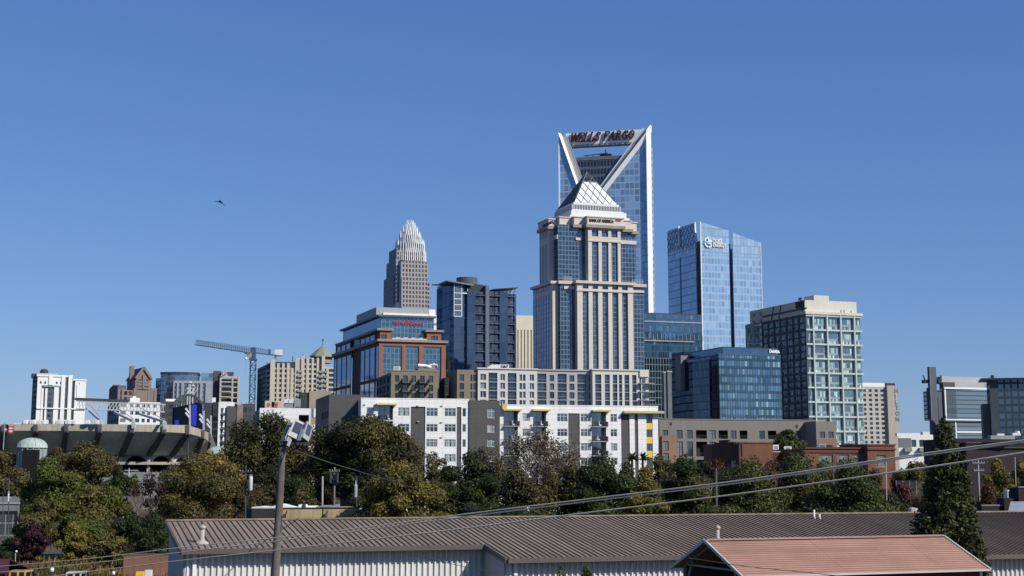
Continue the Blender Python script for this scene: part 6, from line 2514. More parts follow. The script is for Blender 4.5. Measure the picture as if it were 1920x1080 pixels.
def right_cluster():
 # --- grey apartment block
 b = Bld("grey_apartment_block", "long low grey brown apartment block below the office towers", "apartment block", 1236, 786.5, 400, 14)
 wl = plain("grey_brown_render", (.21, .195, .175), .9, .07, .2, .08, grid=(3, 1.2, .05, .2))
 bk = plain("pale_brick", (.27, .165, .115), .9, .12, .3, .08, grid=(.8, .4, .05, .2))
 f = Face('f', 0)
 zt = b.zt
 x1 = b.fx(1530, 820)
 r1 = b.rows([(806.5, 822.5)], 1300)[0]
 r2 = b.rows([(828, 856)], 1300)[0]
 r3 = b.rows([(862, 890)], 1300)[0]
 w1 = [(1242.5, 1253), (1269, 1280), (1288, 1299), (1331, 1342), (1370, 1381), (1424, 1434), (1466, 1476), (1492, 1502)]
 wb = [(1305, 1325.5), (1347.5, 1365), (1387, 1401.5), (1440, 1456)]
 hs = [(*b.cols([q], 820)[0], *r1) for q in w1] + [(*b.cols([q], 820)[0], *r) for q in w1[1:] for r in (r2, r3)]
 hb = [(*b.cols([q], 820)[0], r[0], r[1]) for q in wb for r in (r1, r2, r3)]
 bx = (*b.cols([(1240, 1268)], 830)[0], 0, b.fz(1255, 817.5))
 mb = MB()
 f.wall(mb, 0, x1, 0, zt, hs[:1] + hs[1:] + hb, .3)
 mb.box(-.1, x1, -.12, .4, zt, zt + .25)
 b.part("render_front", mb, wl)
 b.windows(f, hs, M_winfd, [GW1, GW2, GW3], .2, 'two_h', 2)
 for h in hb:
  mb = MB()
  f.wall(mb, h[0], h[1], h[2], h[3], [(h[0] + .01, h[1] - .01, h[2] + .01, h[3] - .01)], 1.6)
  f.quad(mb, h[0], h[1], h[2], h[3], 1.6)
  r = b.part("balcony", mb, plain("balcony_dark", (.022, .023, .027), .8))
  mb = MB()
  f.box(mb, h[0], h[1], h[2] + .9, h[2] + .97, .05, .12)
  for i in range(9):
   xx = h[0] + (h[1] - h[0] - .05) * i / 8
   f.box(mb, xx, xx + .05, h[2], h[2] + .9, .06, .11)
  b.part("railing", mb, M_trimd, r)
 mb = MB()
 fb = Face('f', -.5)
 hb2 = [(*b.cols([(1243.5, 1254)], 840, -.5)[0], b.fz(1250, 845, -.5), b.fz(1250, 827, -.5)), (*b.cols([(1243.5, 1254)], 840, -.5)[0], b.fz(1250, 872, -.5), b.fz(1250, 850, -.5))]
 fb.wall(mb, bx[0], bx[1], 0, bx[3], hb2, .3)
 for q in bx[:2]:
  mb.face(((q, -.5, 0), (q, 0, 0), (q, 0, bx[3]), (q, -.5, bx[3])))
 fb.box(mb, bx[0], bx[1], bx[3], bx[3] + .1, 0, .5)
 b.part("brick_bay", mb, bk)
 b.windows(fb, hb2, M_winfd, [GW2, GW1], .2, 'two', 2)
 # projecting right end
 o = -7
 fe = Face('f', o)
 xe0, xe1 = b.fx(1530.5, 820, o), b.fx(1568, 820, o)
 ze = b.fz(1532, 790, o)
 he = [(*b.cols([q], 815, o)[0], b.fz(1550, 821, o), b.fz(1550, 809.5, o)) for q in ((1537, 1547), (1553, 1563))]
 zb = b.fz(1550, 823.5, o)
 mb = MB()
 fe.wall(mb, xe0, xe1, zb, ze, he, .3)
 mb.face(((xe0, o, 0), (xe0, 2, 0), (xe0, 2, ze), (xe0, o, ze)))
 mb.face(((xe1, o, 0), (xe1, 2, 0), (xe1, 2, ze), (xe1, o, ze)))
 mb.face(((xe0, o, ze), (xe1, o, ze), (xe1, 6, ze), (xe0, 6, ze)))
 b.part("end_block", mb, wl)
 b.windows(fe, he, M_winfd, [GW1, GW3], .2, 'two_h', 3)
 mb = MB()
 hz = [(*b.cols([(1537, 1566)], 850, o)[0], 0, b.fz(1550, 838, o))]
 Face('f', o - .15).wall(mb, xe0, xe1 + .1, 0, zb, hz, .4)
 b.part("end_brick_base", mb, bk)
 b.windows(fe, [(hz[0][0], hz[0][1], 0, hz[0][3])], M_winfd, [GW3], .2, 'three', 3)
 mb = MB()
 mb.box(.2, x1, .4, 16, zt - .8, zt - .3)
 b.part("roof_deck", mb, M_roofgr)
 mb = MB()
 for px, py in ((1258, 794), (1494, 799), (1263, 818)):
  x, z = b.f(px, py)
  mb.box(x - .25, x + .25, -.2, 0, z - .3, z + .3)
 b.part("wall_lamp", mb, M_trimd)
 b.done()
 # --- red brick warehouse conversion
 b = Bld("brick_warehouse", "old red brick warehouse with a stepped gable and a taller corner tower", "warehouse", 1386, 831, 300, 19)
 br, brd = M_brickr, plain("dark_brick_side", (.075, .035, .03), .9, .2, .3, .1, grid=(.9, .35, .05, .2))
 x1 = b.fx(1449, 850)
 mb = MB()
 mb.box(0, x1, 0, 16, 0, b.zt)
 mb.box(-.15, x1 + .1, -.15, .5, b.zt, b.zt + .25)
 b.part("front_wing", mb, br)
 mb = MB()
 y1 = b.ly(1335, 860, -.05)
 stp = [(0, .18, 0), (.18, .38, 1.0), (.38, .72, 1.9), (.72, .9, 1.0), (.9, 1, .2)]
 for a, c, h in stp:
  mb.box(-.1, .4, y1 * a + (.02 if a == 0 else 0), y1 * c, 0, b.zt - .3 + h * .55)
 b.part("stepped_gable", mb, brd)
 mb = MB()
 zq = b.fz(1450, 848, 9)
 x2 = b.fx(1508, 850, 9)
 mb.box(x1 + .05, x2, 9, 22, 0, zq)
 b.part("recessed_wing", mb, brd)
 mb = MB()
 l = Face('l', -.12)
 for k in range(4):
  l.box(mb, y1 * (.15 + .2 * k), y1 * (.15 + .2 * k) + 1.2, b.zt - 6, b.zt - 3.4, -.06, .05)
 b.part("gable_windows", mb, GW3)
 mb = MB()
 mb.bar((b.fx(1391, 850), -.15, 0), (b.fx(1391, 850), -.15, b.zt), .18)
 b.part("drainpipe", mb, M_trimd)
 mb = MB()
 ax, az = b.f(1408, 857)
 mb.bar((ax, -.3, az), (ax + 1.6, -.3, az), .12)
 mb.bar((ax + 1.6, -.3, az), (ax + 1.6, -.3, az - 3), .12)
 b.part("wall_pipe", mb, M_trimd)
 # right wing
 xr0, xr1 = b.fx(1508, 860), b.fx(1629, 860)
 zr = b.fz(1510, 841.5)
 f = Face('f', 0)
 hs = [(*b.cols([q], 860)[0], b.fz(1560, 875), b.fz(1560, 852)) for q in ((1535, 1562), (1570.5, 1592), (1597.5, 1618))]
 mb = MB()
 f.wall(mb, xr0, xr1, 0, zr, hs, .3)
 mb.face(((xr0, 0, 0), (xr0, 20, 0), (xr0, 20, zr), (xr0, 0, zr)))
 b.part("right_wing", mb, plain("orange_brick", (.17, .085, .056), .9, .18, .3, .1, grid=(.9, .35, .05, .2)))
 gw = glass("warehouse_window", (.10, .12, .115), .12, pw=.55, ph=.55, mw=.09, mh=.09, mull=(.22, .21, .17), blind=.3, blindc=(.3, .32, .28), var=.5)
 b.windows(f, hs, plain("cream_frame", (.36, .32, .24), .7), [gw], .2, 'one', 1)
 mb = MB()
 mb.box(xr0, xr1, -.3, .3, zr, zr + .35)
 mb.box(xr0, xr1, -.2, .05, zr - .75, zr - .45)
 b.part("coping", mb, plain("coping_red", (.13, .045, .04), .8))
 mb = MB()
 mb.box(xr0 + .3, xr1, .3, 20, zr - .6, zr - .2)
 mb.box(x1, xr0, 9, 22, zq, zq + .25)
 b.part("flat_roof", mb, M_roofgr)
 # corner tower
 o = -1.6
 xt0, xt1 = b.fx(1627, 860, o), b.fx(1679, 870, o)
 ztt = b.fz(1640, 835.5, o)
 ft = Face('f', o)
 ht = [(*b.cols([(1643, 1661)], 860, o)[0], b.fz(1650, 876, o), b.fz(1650, 853.5, o))]
 mb = MB()
 ft.wall(mb, xt0, xt1, 0, ztt, ht, .35)
 for q in (xt0, xt1):
  mb.face(((q, o, 0), (q, 9, 0), (q, 9, ztt), (q, o, ztt)))
 mb.face(((xt0, o, ztt), (xt1, o, ztt), (xt1, 9, ztt), (xt0, 9, ztt)))
 b.part("corner_tower", mb, br)
 b.windows(ft, ht, plain("cream_frame", (.36, .32, .24)), [gw], .2, 'one', 1)
 mb = MB()
 mb.box(xt0 - .1, xt1 + .1, o - .25, o + .4, ztt - .9, ztt - .6)
 mb.box(xt0 - .15, xt1 + .15, o - .2, 9.1, ztt, ztt + .3)
 b.part("tower_coping", mb, plain("coping_red", (.13, .045, .04)))
 b.done()
 spec = ((1450, 1460, 834, 844, M_trimw, "white dish shaped roof unit by the brick warehouse tree"), (1535, 1549, 832, 841, M_trimg, "pale roof unit on the right brick wing"), (1551, 1561, 834, 841, M_trimd, "dark low roof unit between the pale one and the tall one"), (1584, 1600, 831.5, 841, M_trimd, "tall dark roof unit near the brick corner tower"), (1471, 1484, 837, 844, M_trimw, "long white roof box beside the brick warehouse"))
 for px0, px1, py0, py1, m, lb in spec:
  p, q = P(px0, py1, 315), P(px1, py0, 315)
  t = empty("rooftop_unit", p)
  tag(t, lb, "air unit")
  W, H = q.x - p.x, q.z - p.z
  mb = MB()
  mb.box(0, W, 0, .9, .1, H)
  mb.obj("casing", m, t)
  mb = MB()
  mb.box(.06, W - .06, .1, .8, -.5, .1)
  for i in range(3):
   mb.box(W * .15, W * .85, -.04, 0, H * (.25 + .2 * i), H * (.33 + .2 * i))
  mb.obj("louvre", M_trimd, t)
 # --- hotel slab
 b = Bld("hotel_slab", "pale hotel slab with punched windows and a blank end wall with vertical lettering", "hotel", 1608, 724.5, 700, 14)
 st = plain("hotel_stone", (.46, .44, .40), .85, .06, .15, .08)
 f = Face('f', 0)
 x1 = b.fx(1662, 780)
 rows = [b.rows([(730 + i * 8.78, 735 + i * 8.78)], 1640)[0] for i in range(13)]
 cols = b.cols([(1609, 1614), (1620, 1625), (1630.5, 1636), (1641.5, 1647.5), (1652.5, 1658.5)], 780)
 hs = [(a, c, z0, z1) for a, c in cols for z0, z1 in rows]
 mb = MB()
 f.wall(mb, 0, x1, 0, b.zt, hs, .5)
 b.part("stone_front", mb, st)
 b.windows(f, hs, M_winfd, [GW3, GW3, GW1], .4, 'one', 2)
 mb = MB()
 xs0, xs1 = b.fx(1665.5, 780, -1.5), b.fx(1684, 780, -1.5)
 mb.box(xs0, xs1, -1.5, 18, 0, b.fz(1674, 723, -1.5))
 b.part("blank_end_wall", mb, plain("end_stone", (.42, .39, .34), .9, .08, .2, .15))
 mb = MB()
 mb.box(x1, xs0, 1.0, 16, 0, b.zt)
 mb.box(b.fx(1659, 720, 1), xs1 + .2, .5, 17, b.fz(1674, 723, -1.5), b.fz(1674, 718.5, 1))
 b.part("dark_notch", mb, plain("notch_dark", (.05, .05, .055), .8))
 mb = MB()
 mb.box(.1, b.fx(1659, 720), .2, 16, b.zt, b.fz(1640, 718, .2))
 b.part("white_fascia", mb, M_trimw)
 gy = plain("faded_lettering", (.17, .17, .17), .7, .05, .3, 0)
 lx, lz = b.f(1677, 726.5, -1.6)
 for i, ch in enumerate("HILTON"):
  lettering("sign_lettering", ch, 2.7, gy, b.root, (lx, -1.56, b.fz(1677, 736.5 + i * 10.6, -1.6)), depth=.15, bold=.1)
 b.done(70)
 # --- low white building
 b = Bld("low_white_building", "low bright white building with black windows between the hotel and the tall conifer", "building", 1684.5, 815, 480, 4)
 f = Face('f', 0)
 x1 = b.fx(1750, 830)
 hs = [(*b.cols([q], 830)[0], b.fz(1710, 838, 0), b.fz(1710, 824.5, 0)) for q in ((1688, 1697), (1700, 1707), (1709, 1718), (1723.5, 1733), (1738, 1744))]
 mb = MB()
 f.wall(mb, 0, x1, 0, b.zt, hs, .4)
 b.part("white_wall", mb, plain("bright_white", (.82, .83, .82)))
 b.windows(f, hs, M_winfd, [GW1, GW3], .3, 'two', 2)
 mb = MB()
 mb.box(0, b.fx(1728, 812, 1.5), 1.5, 3, b.zt - .4, b.fz(1700, 812, 1.5))
 mb.box(b.fx(1730, 812, 1), b.fx(1743, 812, 1), 1, 3, b.zt - .4, b.fz(1736, 809.5, 1))
 b.part("roof_storey", mb, plain("bright_white", (.82, .83, .82)))
 mb = MB()
 f.box(mb, 0, hs[1][1] + .3, hs[0][2] - .2, hs[0][3] + .5, -.02, .35)
 b.part("grey_inset", mb, plain("grey_inset", (.2, .2, .2), .7))
 for q in ((1694, 1708), (1722, 1733)):
  a, c = b.cols([q], 842)[0]
  mb = MB()
  f.box(mb, a, c, b.fz(1710, 847), b.fz(1710, 839.5), -1.2, -.02)
  b.part("planter", mb, plain("planter_grey", (.3, .31, .28), .8))
 b.done()
 # --- medical tower with the tall slab
 b = Bld("banded_glass_tower", "grey glass office tower with horizontal bands and a tall dark fin at its left", "office building", 1770, 727, 800, 19)
 g = glass("banded_glass", (.10, .14, .17), .22, (.75, .88, 1), 40, 2.35, .1, .6, (.085, .105, .125), var=.25, blind=.0)
 x1 = b.fx(1856, 770)
 z1 = b.fz(1780, 787)
 mb = MB()
 mb.box(.5, x1, .3, 20, z1, b.zt - 1)
 b.part("upper_curtain_wall", mb, g)
 x2 = b.fx(1794, 800)
 mb = MB()
 mb.box(x2, x1, 1.2, 20, 0, z1)
 b.part("lower_curtain_wall", mb, g)
 mb = MB()
 mb.box(0, x1, -.3, .6, b.zt - .6, b.zt + .4)
 mb.box(0, .8, -.3, .6, z1, b.zt - 1)
 mb.box(0, x1, -.3, 1.2, z1 - .3, z1 + .4)
 mb.box(x2 - .3, x2 + .4, .8, 1.3, 0, z1 - .6)
 zz = b.fz(1810, 809.5, 1.2)
 mb.box(x2, x1, .7, 1.3, zz - .6, zz + .3)
 b.part("white_frame", mb, M_trimw)
 pale = plain("pale_plant_screen", (.40, .42, .43), .8, .05, .2, .05)
 mb = MB()
 mb.box(b.fx(1766, 712, 6), x1 + 3, 6, 18, b.zt + 3, b.fz(1800, 706.5, 6))
 mb.box(b.fx(1790, 718, 4), x1, 4, 18, b.zt, b.zt + 3.4)
 b.part("plant_screen", mb, pale)
 mb = MB()
 mb.box(b.fx(1768, 722, 3), b.fx(1789, 720, 3), 3, 6, b.zt, b.zt + 3.2)
 b.part("plant_opening", mb, plain("plant_dark", (.08, .085, .09), .8))
 dk = plain("slate_fin", (.10, .115, .145), .7, .05)
 mb = MB()
 fx0, fx1 = b.fx(1745, 760, -.5), b.fx(1758, 760, -.5)
 mb.box(fx0, fx1, -.5, 1.2, 0, b.fz(1750, 688, -.5))
 mb.box(fx1, .2, 1.0, 2.2, 0, b.zt - 2)
 b.part("tall_fin", mb, dk)
 mb = MB()
 mb.box(fx1 + .3, fx1 + 1.5, .6, 1.0, z1, b.zt - 5)
 mb.box(b.fx(1741.5, 760, 1), fx0, 1, 2.5, z1, b.fz(1742, 727, 1))
 b.part("fin_window", mb, plain("fin_dark", (.045, .05, .06), .6))
 mb = MB()
 mb.box(fx0 + .2, fx0 + .4, -.7, -.5, 0, b.fz(1750, 688, -.5))
 b.part("fin_edge", mb, plain("edge_pale", (.35, .38, .42), .6))
 mb = MB()
 for px in (1737, 1763):
  x, z = b.f(px, 714, 1)
  mb.box(x - 1, x + 1, 1, 4, z - 1.2, z + .6)
  mb.bar((x, 2, z), (x + (1.2 if px > 1750 else -1.2), 2, z + 3), .5)
 mb.box(b.fx(1737, 716, 1), fx0, 1.5, 3, b.fz(1740, 716, 1), b.fz(1740, 714.5, 1))
 b.part("roof_bracket", mb, M_trimd)
 b.done()
 # --- glass block at the right edge
 b = Bld("dark_glass_hotel", "dark teal glass tower with an overhanging roof at the right edge", "tower", 1855, 716, 760, -14)
 g = glass("teal_glass", (.035, .055, .068), .17, (.6, .8, .95), 3.3, 3.7, .9, 1.2, (.055, .085, .10), var=.5, blind=.06)
 x1 = b.fx(1960, 740)
 zt = b.fz(1900, 712)
 mb = MB()
 mb.box(0, x1, 0, 24, 0, zt)
 b.part("curtain_wall", mb, g)
 mb = MB()
 mb.box(b.fx(1842, 760, 1.5), .02, 1.5, 18, 0, b.fz(1845, 757, 1.5))
 b.part("left_wing", mb, plain("teal_wall", (.075, .095, .105), .7))
 mb = MB()
 mb.box(b.fx(1839.5, 714, -2), x1, -2, 22, zt, zt + .9)
 b.part("overhanging_roof", mb, M_trimd)
 mb = MB()
 mb.box(b.fx(1858, 712, 2), b.fx(1864, 712, 2), 2, 5, zt + .9, zt + 2.6)
 b.part("roof_box", mb, M_trimd)
 mb = MB()
 mb.box(-.05, b.fx(1872, 740), -.1, .1, 0, zt - .2)
 b.part("solid_bay", mb, plain("teal_bay", (.085, .11, .12), .7))
 x, z = b.f(1911.5, 719.5, 0)
 lettering("sign_lettering", "WESTIN", 2.6, plain("dim_sign", (.35, .4, .43), .5, .03, .3, 0), b.root, (x, -.2, z), depth=.2, bold=.05)
 b.done()
 # --- dark low building at the right
 b = Bld("dark_industrial_building", "low dark industrial building with grey roof plant at the right edge", "building", 1792, 820, 330, 5)
 x1 = b.fx(1990, 850)
 mb = MB()
 mb.box(0, x1, 0, 20, 0, b.fz(1850, 822))
 b.part("dark_wall", mb, plain("dark_plum_wall", (.035, .028, .033), .85, .15))
 mb = MB()
 z1 = b.fz(1850, 829, -3)
 mb.box(b.fx(1812, 830, -3), x1, -3, 0, z1 - .25, z1)
 z2 = b.fz(1850, 838.5, -3)
 mb.box(b.fx(1835, 838, -3), x1, -3.2, -3, z2 - .15, z2)
 b.part("eaves_line", mb, plain("eaves_grey", (.10, .095, .105), .7))
 mb = MB()
 mb.box(b.fx(1812, 850, -2.8), x1, -2.8, -.05, 0, z1 - .25)
 b.part("lean_to", mb, plain("dark_plum_wall", (.035, .028, .033)))
 b.done()
 p = P(1858, 823.5, 326)
 t = empty("rooftop_unit", p)
 tag(t, "long grey roof plant screen on the dark building at the right", "roof plant")
 mb = MB()
 mb.box(0, 5.2, 0, 2, 0, .8)
 mb.obj("screen", M_trimg, t)
 mb = MB()
 mb.box(1.6, 3.1, .4, 1.4, .8, 1.2)
 mb.box(4.9, 6.6, .3, 1.2, .8, 1.35)
 mb.cyl(6.0, .8, 1.35, 1.75, .55, 12)
 mb.obj("roof_cowl", M_trimw, t)
# ------------------------------------------------------------------ ground
def gz(x, y):
 """the near yards stand on a bank about 5 m above the land beyond"""
 t = max(0.0, min(1.0, (150 - y) / 45.0))
 r = max(0.0, min(1.0, (x + 42) / 14.0)) if y > 60 else 1.0
 t, r = t * t * (3 - 2 * t), r * r * (3 - 2 * r)
 return 5.0 * t * r
def ground():
 xs = sorted(set([-9000, -4000, -1500, -600, -300, -160] + list(range(-110, 121, 6)) + [160, 300, 600, 1500, 4000, 9000]))
 ys = sorted(set([-400, -100, -20] + list(range(0, 200, 6)) + [220, 260, 320, 400, 520, 700, 1000, 1500, 2500, 5000, 12000]))
 mb = MB()
 n = len(xs)
 mb.v = [(x, y, gz(x, y)) for y in ys for x in xs]
 for j in range(len(ys) - 1):
  for i in range(n - 1):
   mb.f.append((j * n + i, j * n + i + 1, (j + 1) * n + i + 1, (j + 1) * n + i))
   mb.uv.extend([(0, 0)] * 4)
   mb.mi.append(0)
 k = NT("ground_soil")
 tc = k.n("ShaderNodeTexCoord")
 n1 = k.noise(tc.outputs['Object'], .045, 5)
 n2 = k.noise(tc.outputs['Object'], .6, 4)
 cr = k.n("ShaderNodeValToRGB")
 e = cr.color_ramp.elements
 e[0].position, e[1].position = .36, .64
 e[0].color, e[1].color = (.022, .03, .012, 1), (.13, .095, .05, 1)
 q = e.new(.5)
 q.color = (.055, .055, .025, 1)
 k.l(k.math('ADD', k.math('MULTIPLY', n1, .6), k.math('MULTIPLY', n2, .4)), cr.inputs[0])
 p = k.n("ShaderNodeBsdfPrincipled")
 k.l(cr.outputs[0], p.inputs['Base Color'])
 p.inputs['Roughness'].default_value = .95
 o = mb.obj("ground", k.out(p.outputs[0]))
 o['kind'] = 'structure'
# ------------------------------------------------------------------ trees
PAL = {
 'oak': [(.018, .022, .009), (.040, .044, .017), (.085, .08, .03)],
 'green': [(.035, .05, .012), (.085, .115, .022), (.16, .175, .035)],
 'olive': [(.05, .05, .016), (.115, .105, .028), (.20, .165, .045)],
 'brown': [(.045, .043, .018), (.098, .084, .032), (.17, .13, .048)],
 'yellow': [(.075, .07, .015), (.19, .16, .03), (.32, .24, .045)],
 'orange': [(.09, .07, .02), (.22, .16, .045), (.36, .23, .06)],
 'dark': [(.014, .023, .008), (.032, .048, .014), (.075, .088, .028)],
 'glint': [(.018, .026, .008), (.065, .08, .02), (.19, .19, .055)],
 'red': [(.04, .022, .013), (.085, .04, .022), (.14, .062, .032)],
 'purple': [(.022, .010, .014), (.045, .018, .022), (.075, .03, .03)],
 'bare': [(.055, .047, .03), (.11, .09, .052), (.175, .14, .08)],
 'conifer': [(.013, .021, .008), (.045, .055, .017), (.12, .115, .04)],
}
BARK = plain("bark", (.10, .078, .058), .95, .3, 1.2, .2)
BARKP = plain("pale_bark", (.36, .33, .29), .9, .25, 1.2, .1)
def leaves(name, cents, rads, n, size, mat, parent, npr, flat=1.0, origin=None, up=.25, spread=.9, hollow=.55):
 """n leaf sprays scattered through ellipsoid lumps"""
 cents = np.array(cents, dtype=np.float64)
 rads = np.array(rads, dtype=np.float64)
 if rads.ndim == 1:
  rads = np.stack([rads, rads, rads * flat], 1)
 wts = (rads[:, 0] * rads[:, 1] * rads[:, 2]) ** (2 / 3)
 idx = npr.choice(len(cents), n, p=wts / wts.sum())
 d = npr.normal(size=(n, 3))
 d /= np.linalg.norm(d, axis=1)[:, None]
 r = hollow + (1 - hollow) * npr.random(n) ** .7
 r *= 1 + .22 * npr.normal(size=n) * (npr.random(n) < .35)
 pos = cents[idx] + d * rads[idx] * r[:, None]
 nor = d * spread + npr.normal(size=(n, 3)) * .5 + np.array([0, 0, up])
 nor /= np.linalg.norm(nor, axis=1)[:, None]
 a = np.cross(nor, npr.normal(size=(n, 3)))
 a /= np.linalg.norm(a, axis=1)[:, None] + 1e-9
 b = np.cross(nor, a)
 s = size * (.55 + .9 * npr.random(n))[:, None]
 v = np.empty((n, 4, 3))
 v[:, 0] = pos + a * s
 v[:, 1] = pos + b * s * .42
 v[:, 2] = pos - a * s * .8
 v[:, 3] = pos - b * s * .42
 return quads(name, v, mat, parent)
def quads(name, v, mat, parent):
 n = len(v)
 me = bpy.data.meshes.new(name)
 me.vertices.add(4 * n)
 me.vertices.foreach_set("co", v.reshape(-1).astype(np.float32))
 me.loops.add(4 * n)
 me.loops.foreach_set("vertex_index", np.arange(4 * n, dtype=np.int32))
 me.polygons.add(n)
 me.polygons.foreach_set("loop_start", np.arange(0, 4 * n, 4, dtype=np.int32))
 me.polygons.foreach_set("loop_total", np.full(n, 4, dtype=np.int32))
 me.update(calc_edges=True)
 me.materials.append(mat)
 o = bpy.data.objects.new(name, me)
 COL.objects.link(o)
 o.parent = parent
 return o
def limb(mb, p, q, r0, r1, r, n=5, wob=.08):
 p, q = Vector(p), Vector(q)
 L = (q - p).length
 pts, rad = [], []
 for i in range(n + 1):
  t = i / n
  w = L * wob * math.sin(math.pi * t)
  pts.append(p.lerp(q, t) + Vector((r.uniform(-w, w), r.uniform(-w, w), L * .10 * math.sin(math.pi * t))))
  rad.append(r0 + (r1 - r0) * t)
 mb.tube(pts, rad, 6, cap=False)
 return pts
def tree(kind, label, px, py, wpx, Y, low=None, pal='oak', dens=1.0, group=None, seed=0, depth=.9, bark=None, bare=False, leaf=None, second=None):
 """px, py: top of the crown in the photograph; wpx its width; low: height of the crown's underside in metres"""
 r = random.Random(seed * 77 + int(px))
 npr = np.random.default_rng(seed * 131 + int(px))
 top = P(px, py, Y)
 g = gz(top.x, Y)
 H = top.z - g
 W = wpx * Y / FL / 2 * 1.16
 low = H * .2 if low is None else low
 t = empty(kind, (top.x, Y, g), r.uniform(0, 6.28) * 0)
 tag(t, label, "tree" if 'bush' not in kind and 'shrub' not in kind else "bush", group)
 ch = (H - low) / 2
 cz = low + ch
 lobes, rads = [], []
 nl = int(r.uniform(17, 24) * max(1, min(2.2, (W * ch) / 30)) ** .7)
 for i in range(nl):
  a = r.uniform(0, 2 * math.pi)
  u = r.uniform(-1, 1)
  m = math.sqrt(max(0, 1 - u * u))
  q = r.uniform(.52, .84)
  sh = 1 - .10 * max(0, u) - .05 * max(0, -u)
  lr = r.uniform(.20, .38) * min(W, ch * 1.15)
  lx = math.cos(a) * m * W * q * sh
  ly = math.sin(a) * m * W * q * depth * sh
  lz = cz + u * ch * q
  lobes.append((lx, ly, lz))
  rads.append((lr, lr, lr * r.uniform(.6, .85)))
 lobes.append((0, 0, H - ch * .28))
 rads.append((W * .3, W * .3, ch * .28))
 if not bare:
  lobes.append((0, 0, cz))
  rads.append((W * .55, W * .55 * depth, ch * .6))
 size = leaf or max(.14, Y * .00105)
 n = int(dens * 3.9 * (W * W * 2.4 + W * ch * 5) / (size * size))
 n = max(600, min(38000, int(n * (.7 if bare else 1))))
 m = leafmat("leaves_" + pal, PAL[pal])
 o = leaves("crown", lobes, rads, n, size, m, t, npr)
 if second:
  leaves("outer_leaves", lobes[: len(lobes) // 2], [(q[0] * 1.05, q[1] * 1.05, q[2] * 1.05) for q in rads[: len(lobes) // 2]], int(n * .28), size, leafmat("leaves_" + second, PAL[second]), t, npr, hollow=.85)
 mb = MB()
 tr = max(.16, H * .022)
 f = Vector((r.uniform(-.3, .3), 0, max(low * .9, H * .18)))
 limb(mb, (0, 0, -.3), f, tr * 1.25, tr * .85, r, 5, .04)
 k = 14 if bare else 8
 ends = sorted(range(nl), key=lambda i: r.random())[:k]
 for i in ends:
  pts = limb(mb, f + Vector((0, 0, r.uniform(-.1, .3) * ch)), lobes[i], tr * .55, tr * .12, r, 6, .10)
  if bare:
   for j in range(6):
    s = pts[r.randint(2, len(pts) - 1)]
    e = s + Vector((r.uniform(-1, 1), r.uniform(-1, 1), r.uniform(.2, 1.2))) * (W * .34)
    pp = limb(mb, s, e, tr * .2, tr * .05, r, 4, .12)
    for j2 in range(3):
     s2 = pp[r.randint(1, len(pp) - 1)]
     limb(mb, s2, s2 + Vector((r.uniform(-1, 1), r.uniform(-1, 1), r.uniform(.1, 1))) * (W * .17), tr * .09, tr * .03, r, 3, .1)
 mb.obj("trunk", bark or BARK, t)
 return t
def conifer():
 Y = 70
 top = P(1772, 790, Y)
 g = gz(top.x, Y)
 t = empty("tall_conifer", (top.x, Y, g))
 tag(t, "tall dark cone shaped evergreen standing between the brown roof and the pink roof", "tree")
 H = top.z - g
 npr = np.random.default_rng(5)
 lob, rad = [], []
 r = random.Random(9)
 # outline read off the photograph: row, left edge, right edge
 prof = [(792, 1766, 1778), (812, 1750, 1790), (840, 1743, 1800), (870, 1738, 1812), (900, 1734, 1822), (930, 1727, 1832), (960, 1716, 1838), (990, 1708, 1842), (1020, 1704, 1848), (1050, 1702, 1857), (1085, 1702, 1864), (1120, 1702, 1866)]
 for i in range(len(prof) - 1):
  for s in range(4):
   u = s / 4
   y = prof[i][0] + (prof[i + 1][0] - prof[i][0]) * u
   a = prof[i][1] + (prof[i + 1][1] - prof[i][1]) * u
   c = prof[i][2] + (prof[i + 1][2] - prof[i][2]) * u
   p0, p1 = P(a, y, Y), P(c, y, Y)
   R = (p1.x - p0.x) / 2
   cx = (p0.x + p1.x) / 2 - top.x
   k = max(3, int(R * 9))
   for j in range(k):
    an = r.uniform(0, 6.283)
    q = r.uniform(.55, .92)
    s_ = r.uniform(.10, .24) * (.7 + R * .3)
    lob.append((cx + math.cos(an) * R * q, math.sin(an) * R * q, p0.z - g + r.uniform(-.15, .15)))
    rad.append((s_, s_, s_ * 1.25))
   lob.append((cx, 0, p0.z - g))
   rad.append((R * .62, R * .62, .35))
 o = leaves("crown", lob, rad, 30000, .105, leafmat("leaves_conifer", PAL['conifer'], .2), t, npr, up=.1, hollow=.5)
 mb = MB()
 mb.tube([(0, 0, -.3), (0, 0, H * .5), (0, 0, H * .97)], [.22, .13, .02], 8)
 mb.obj("trunk", BARK, t)
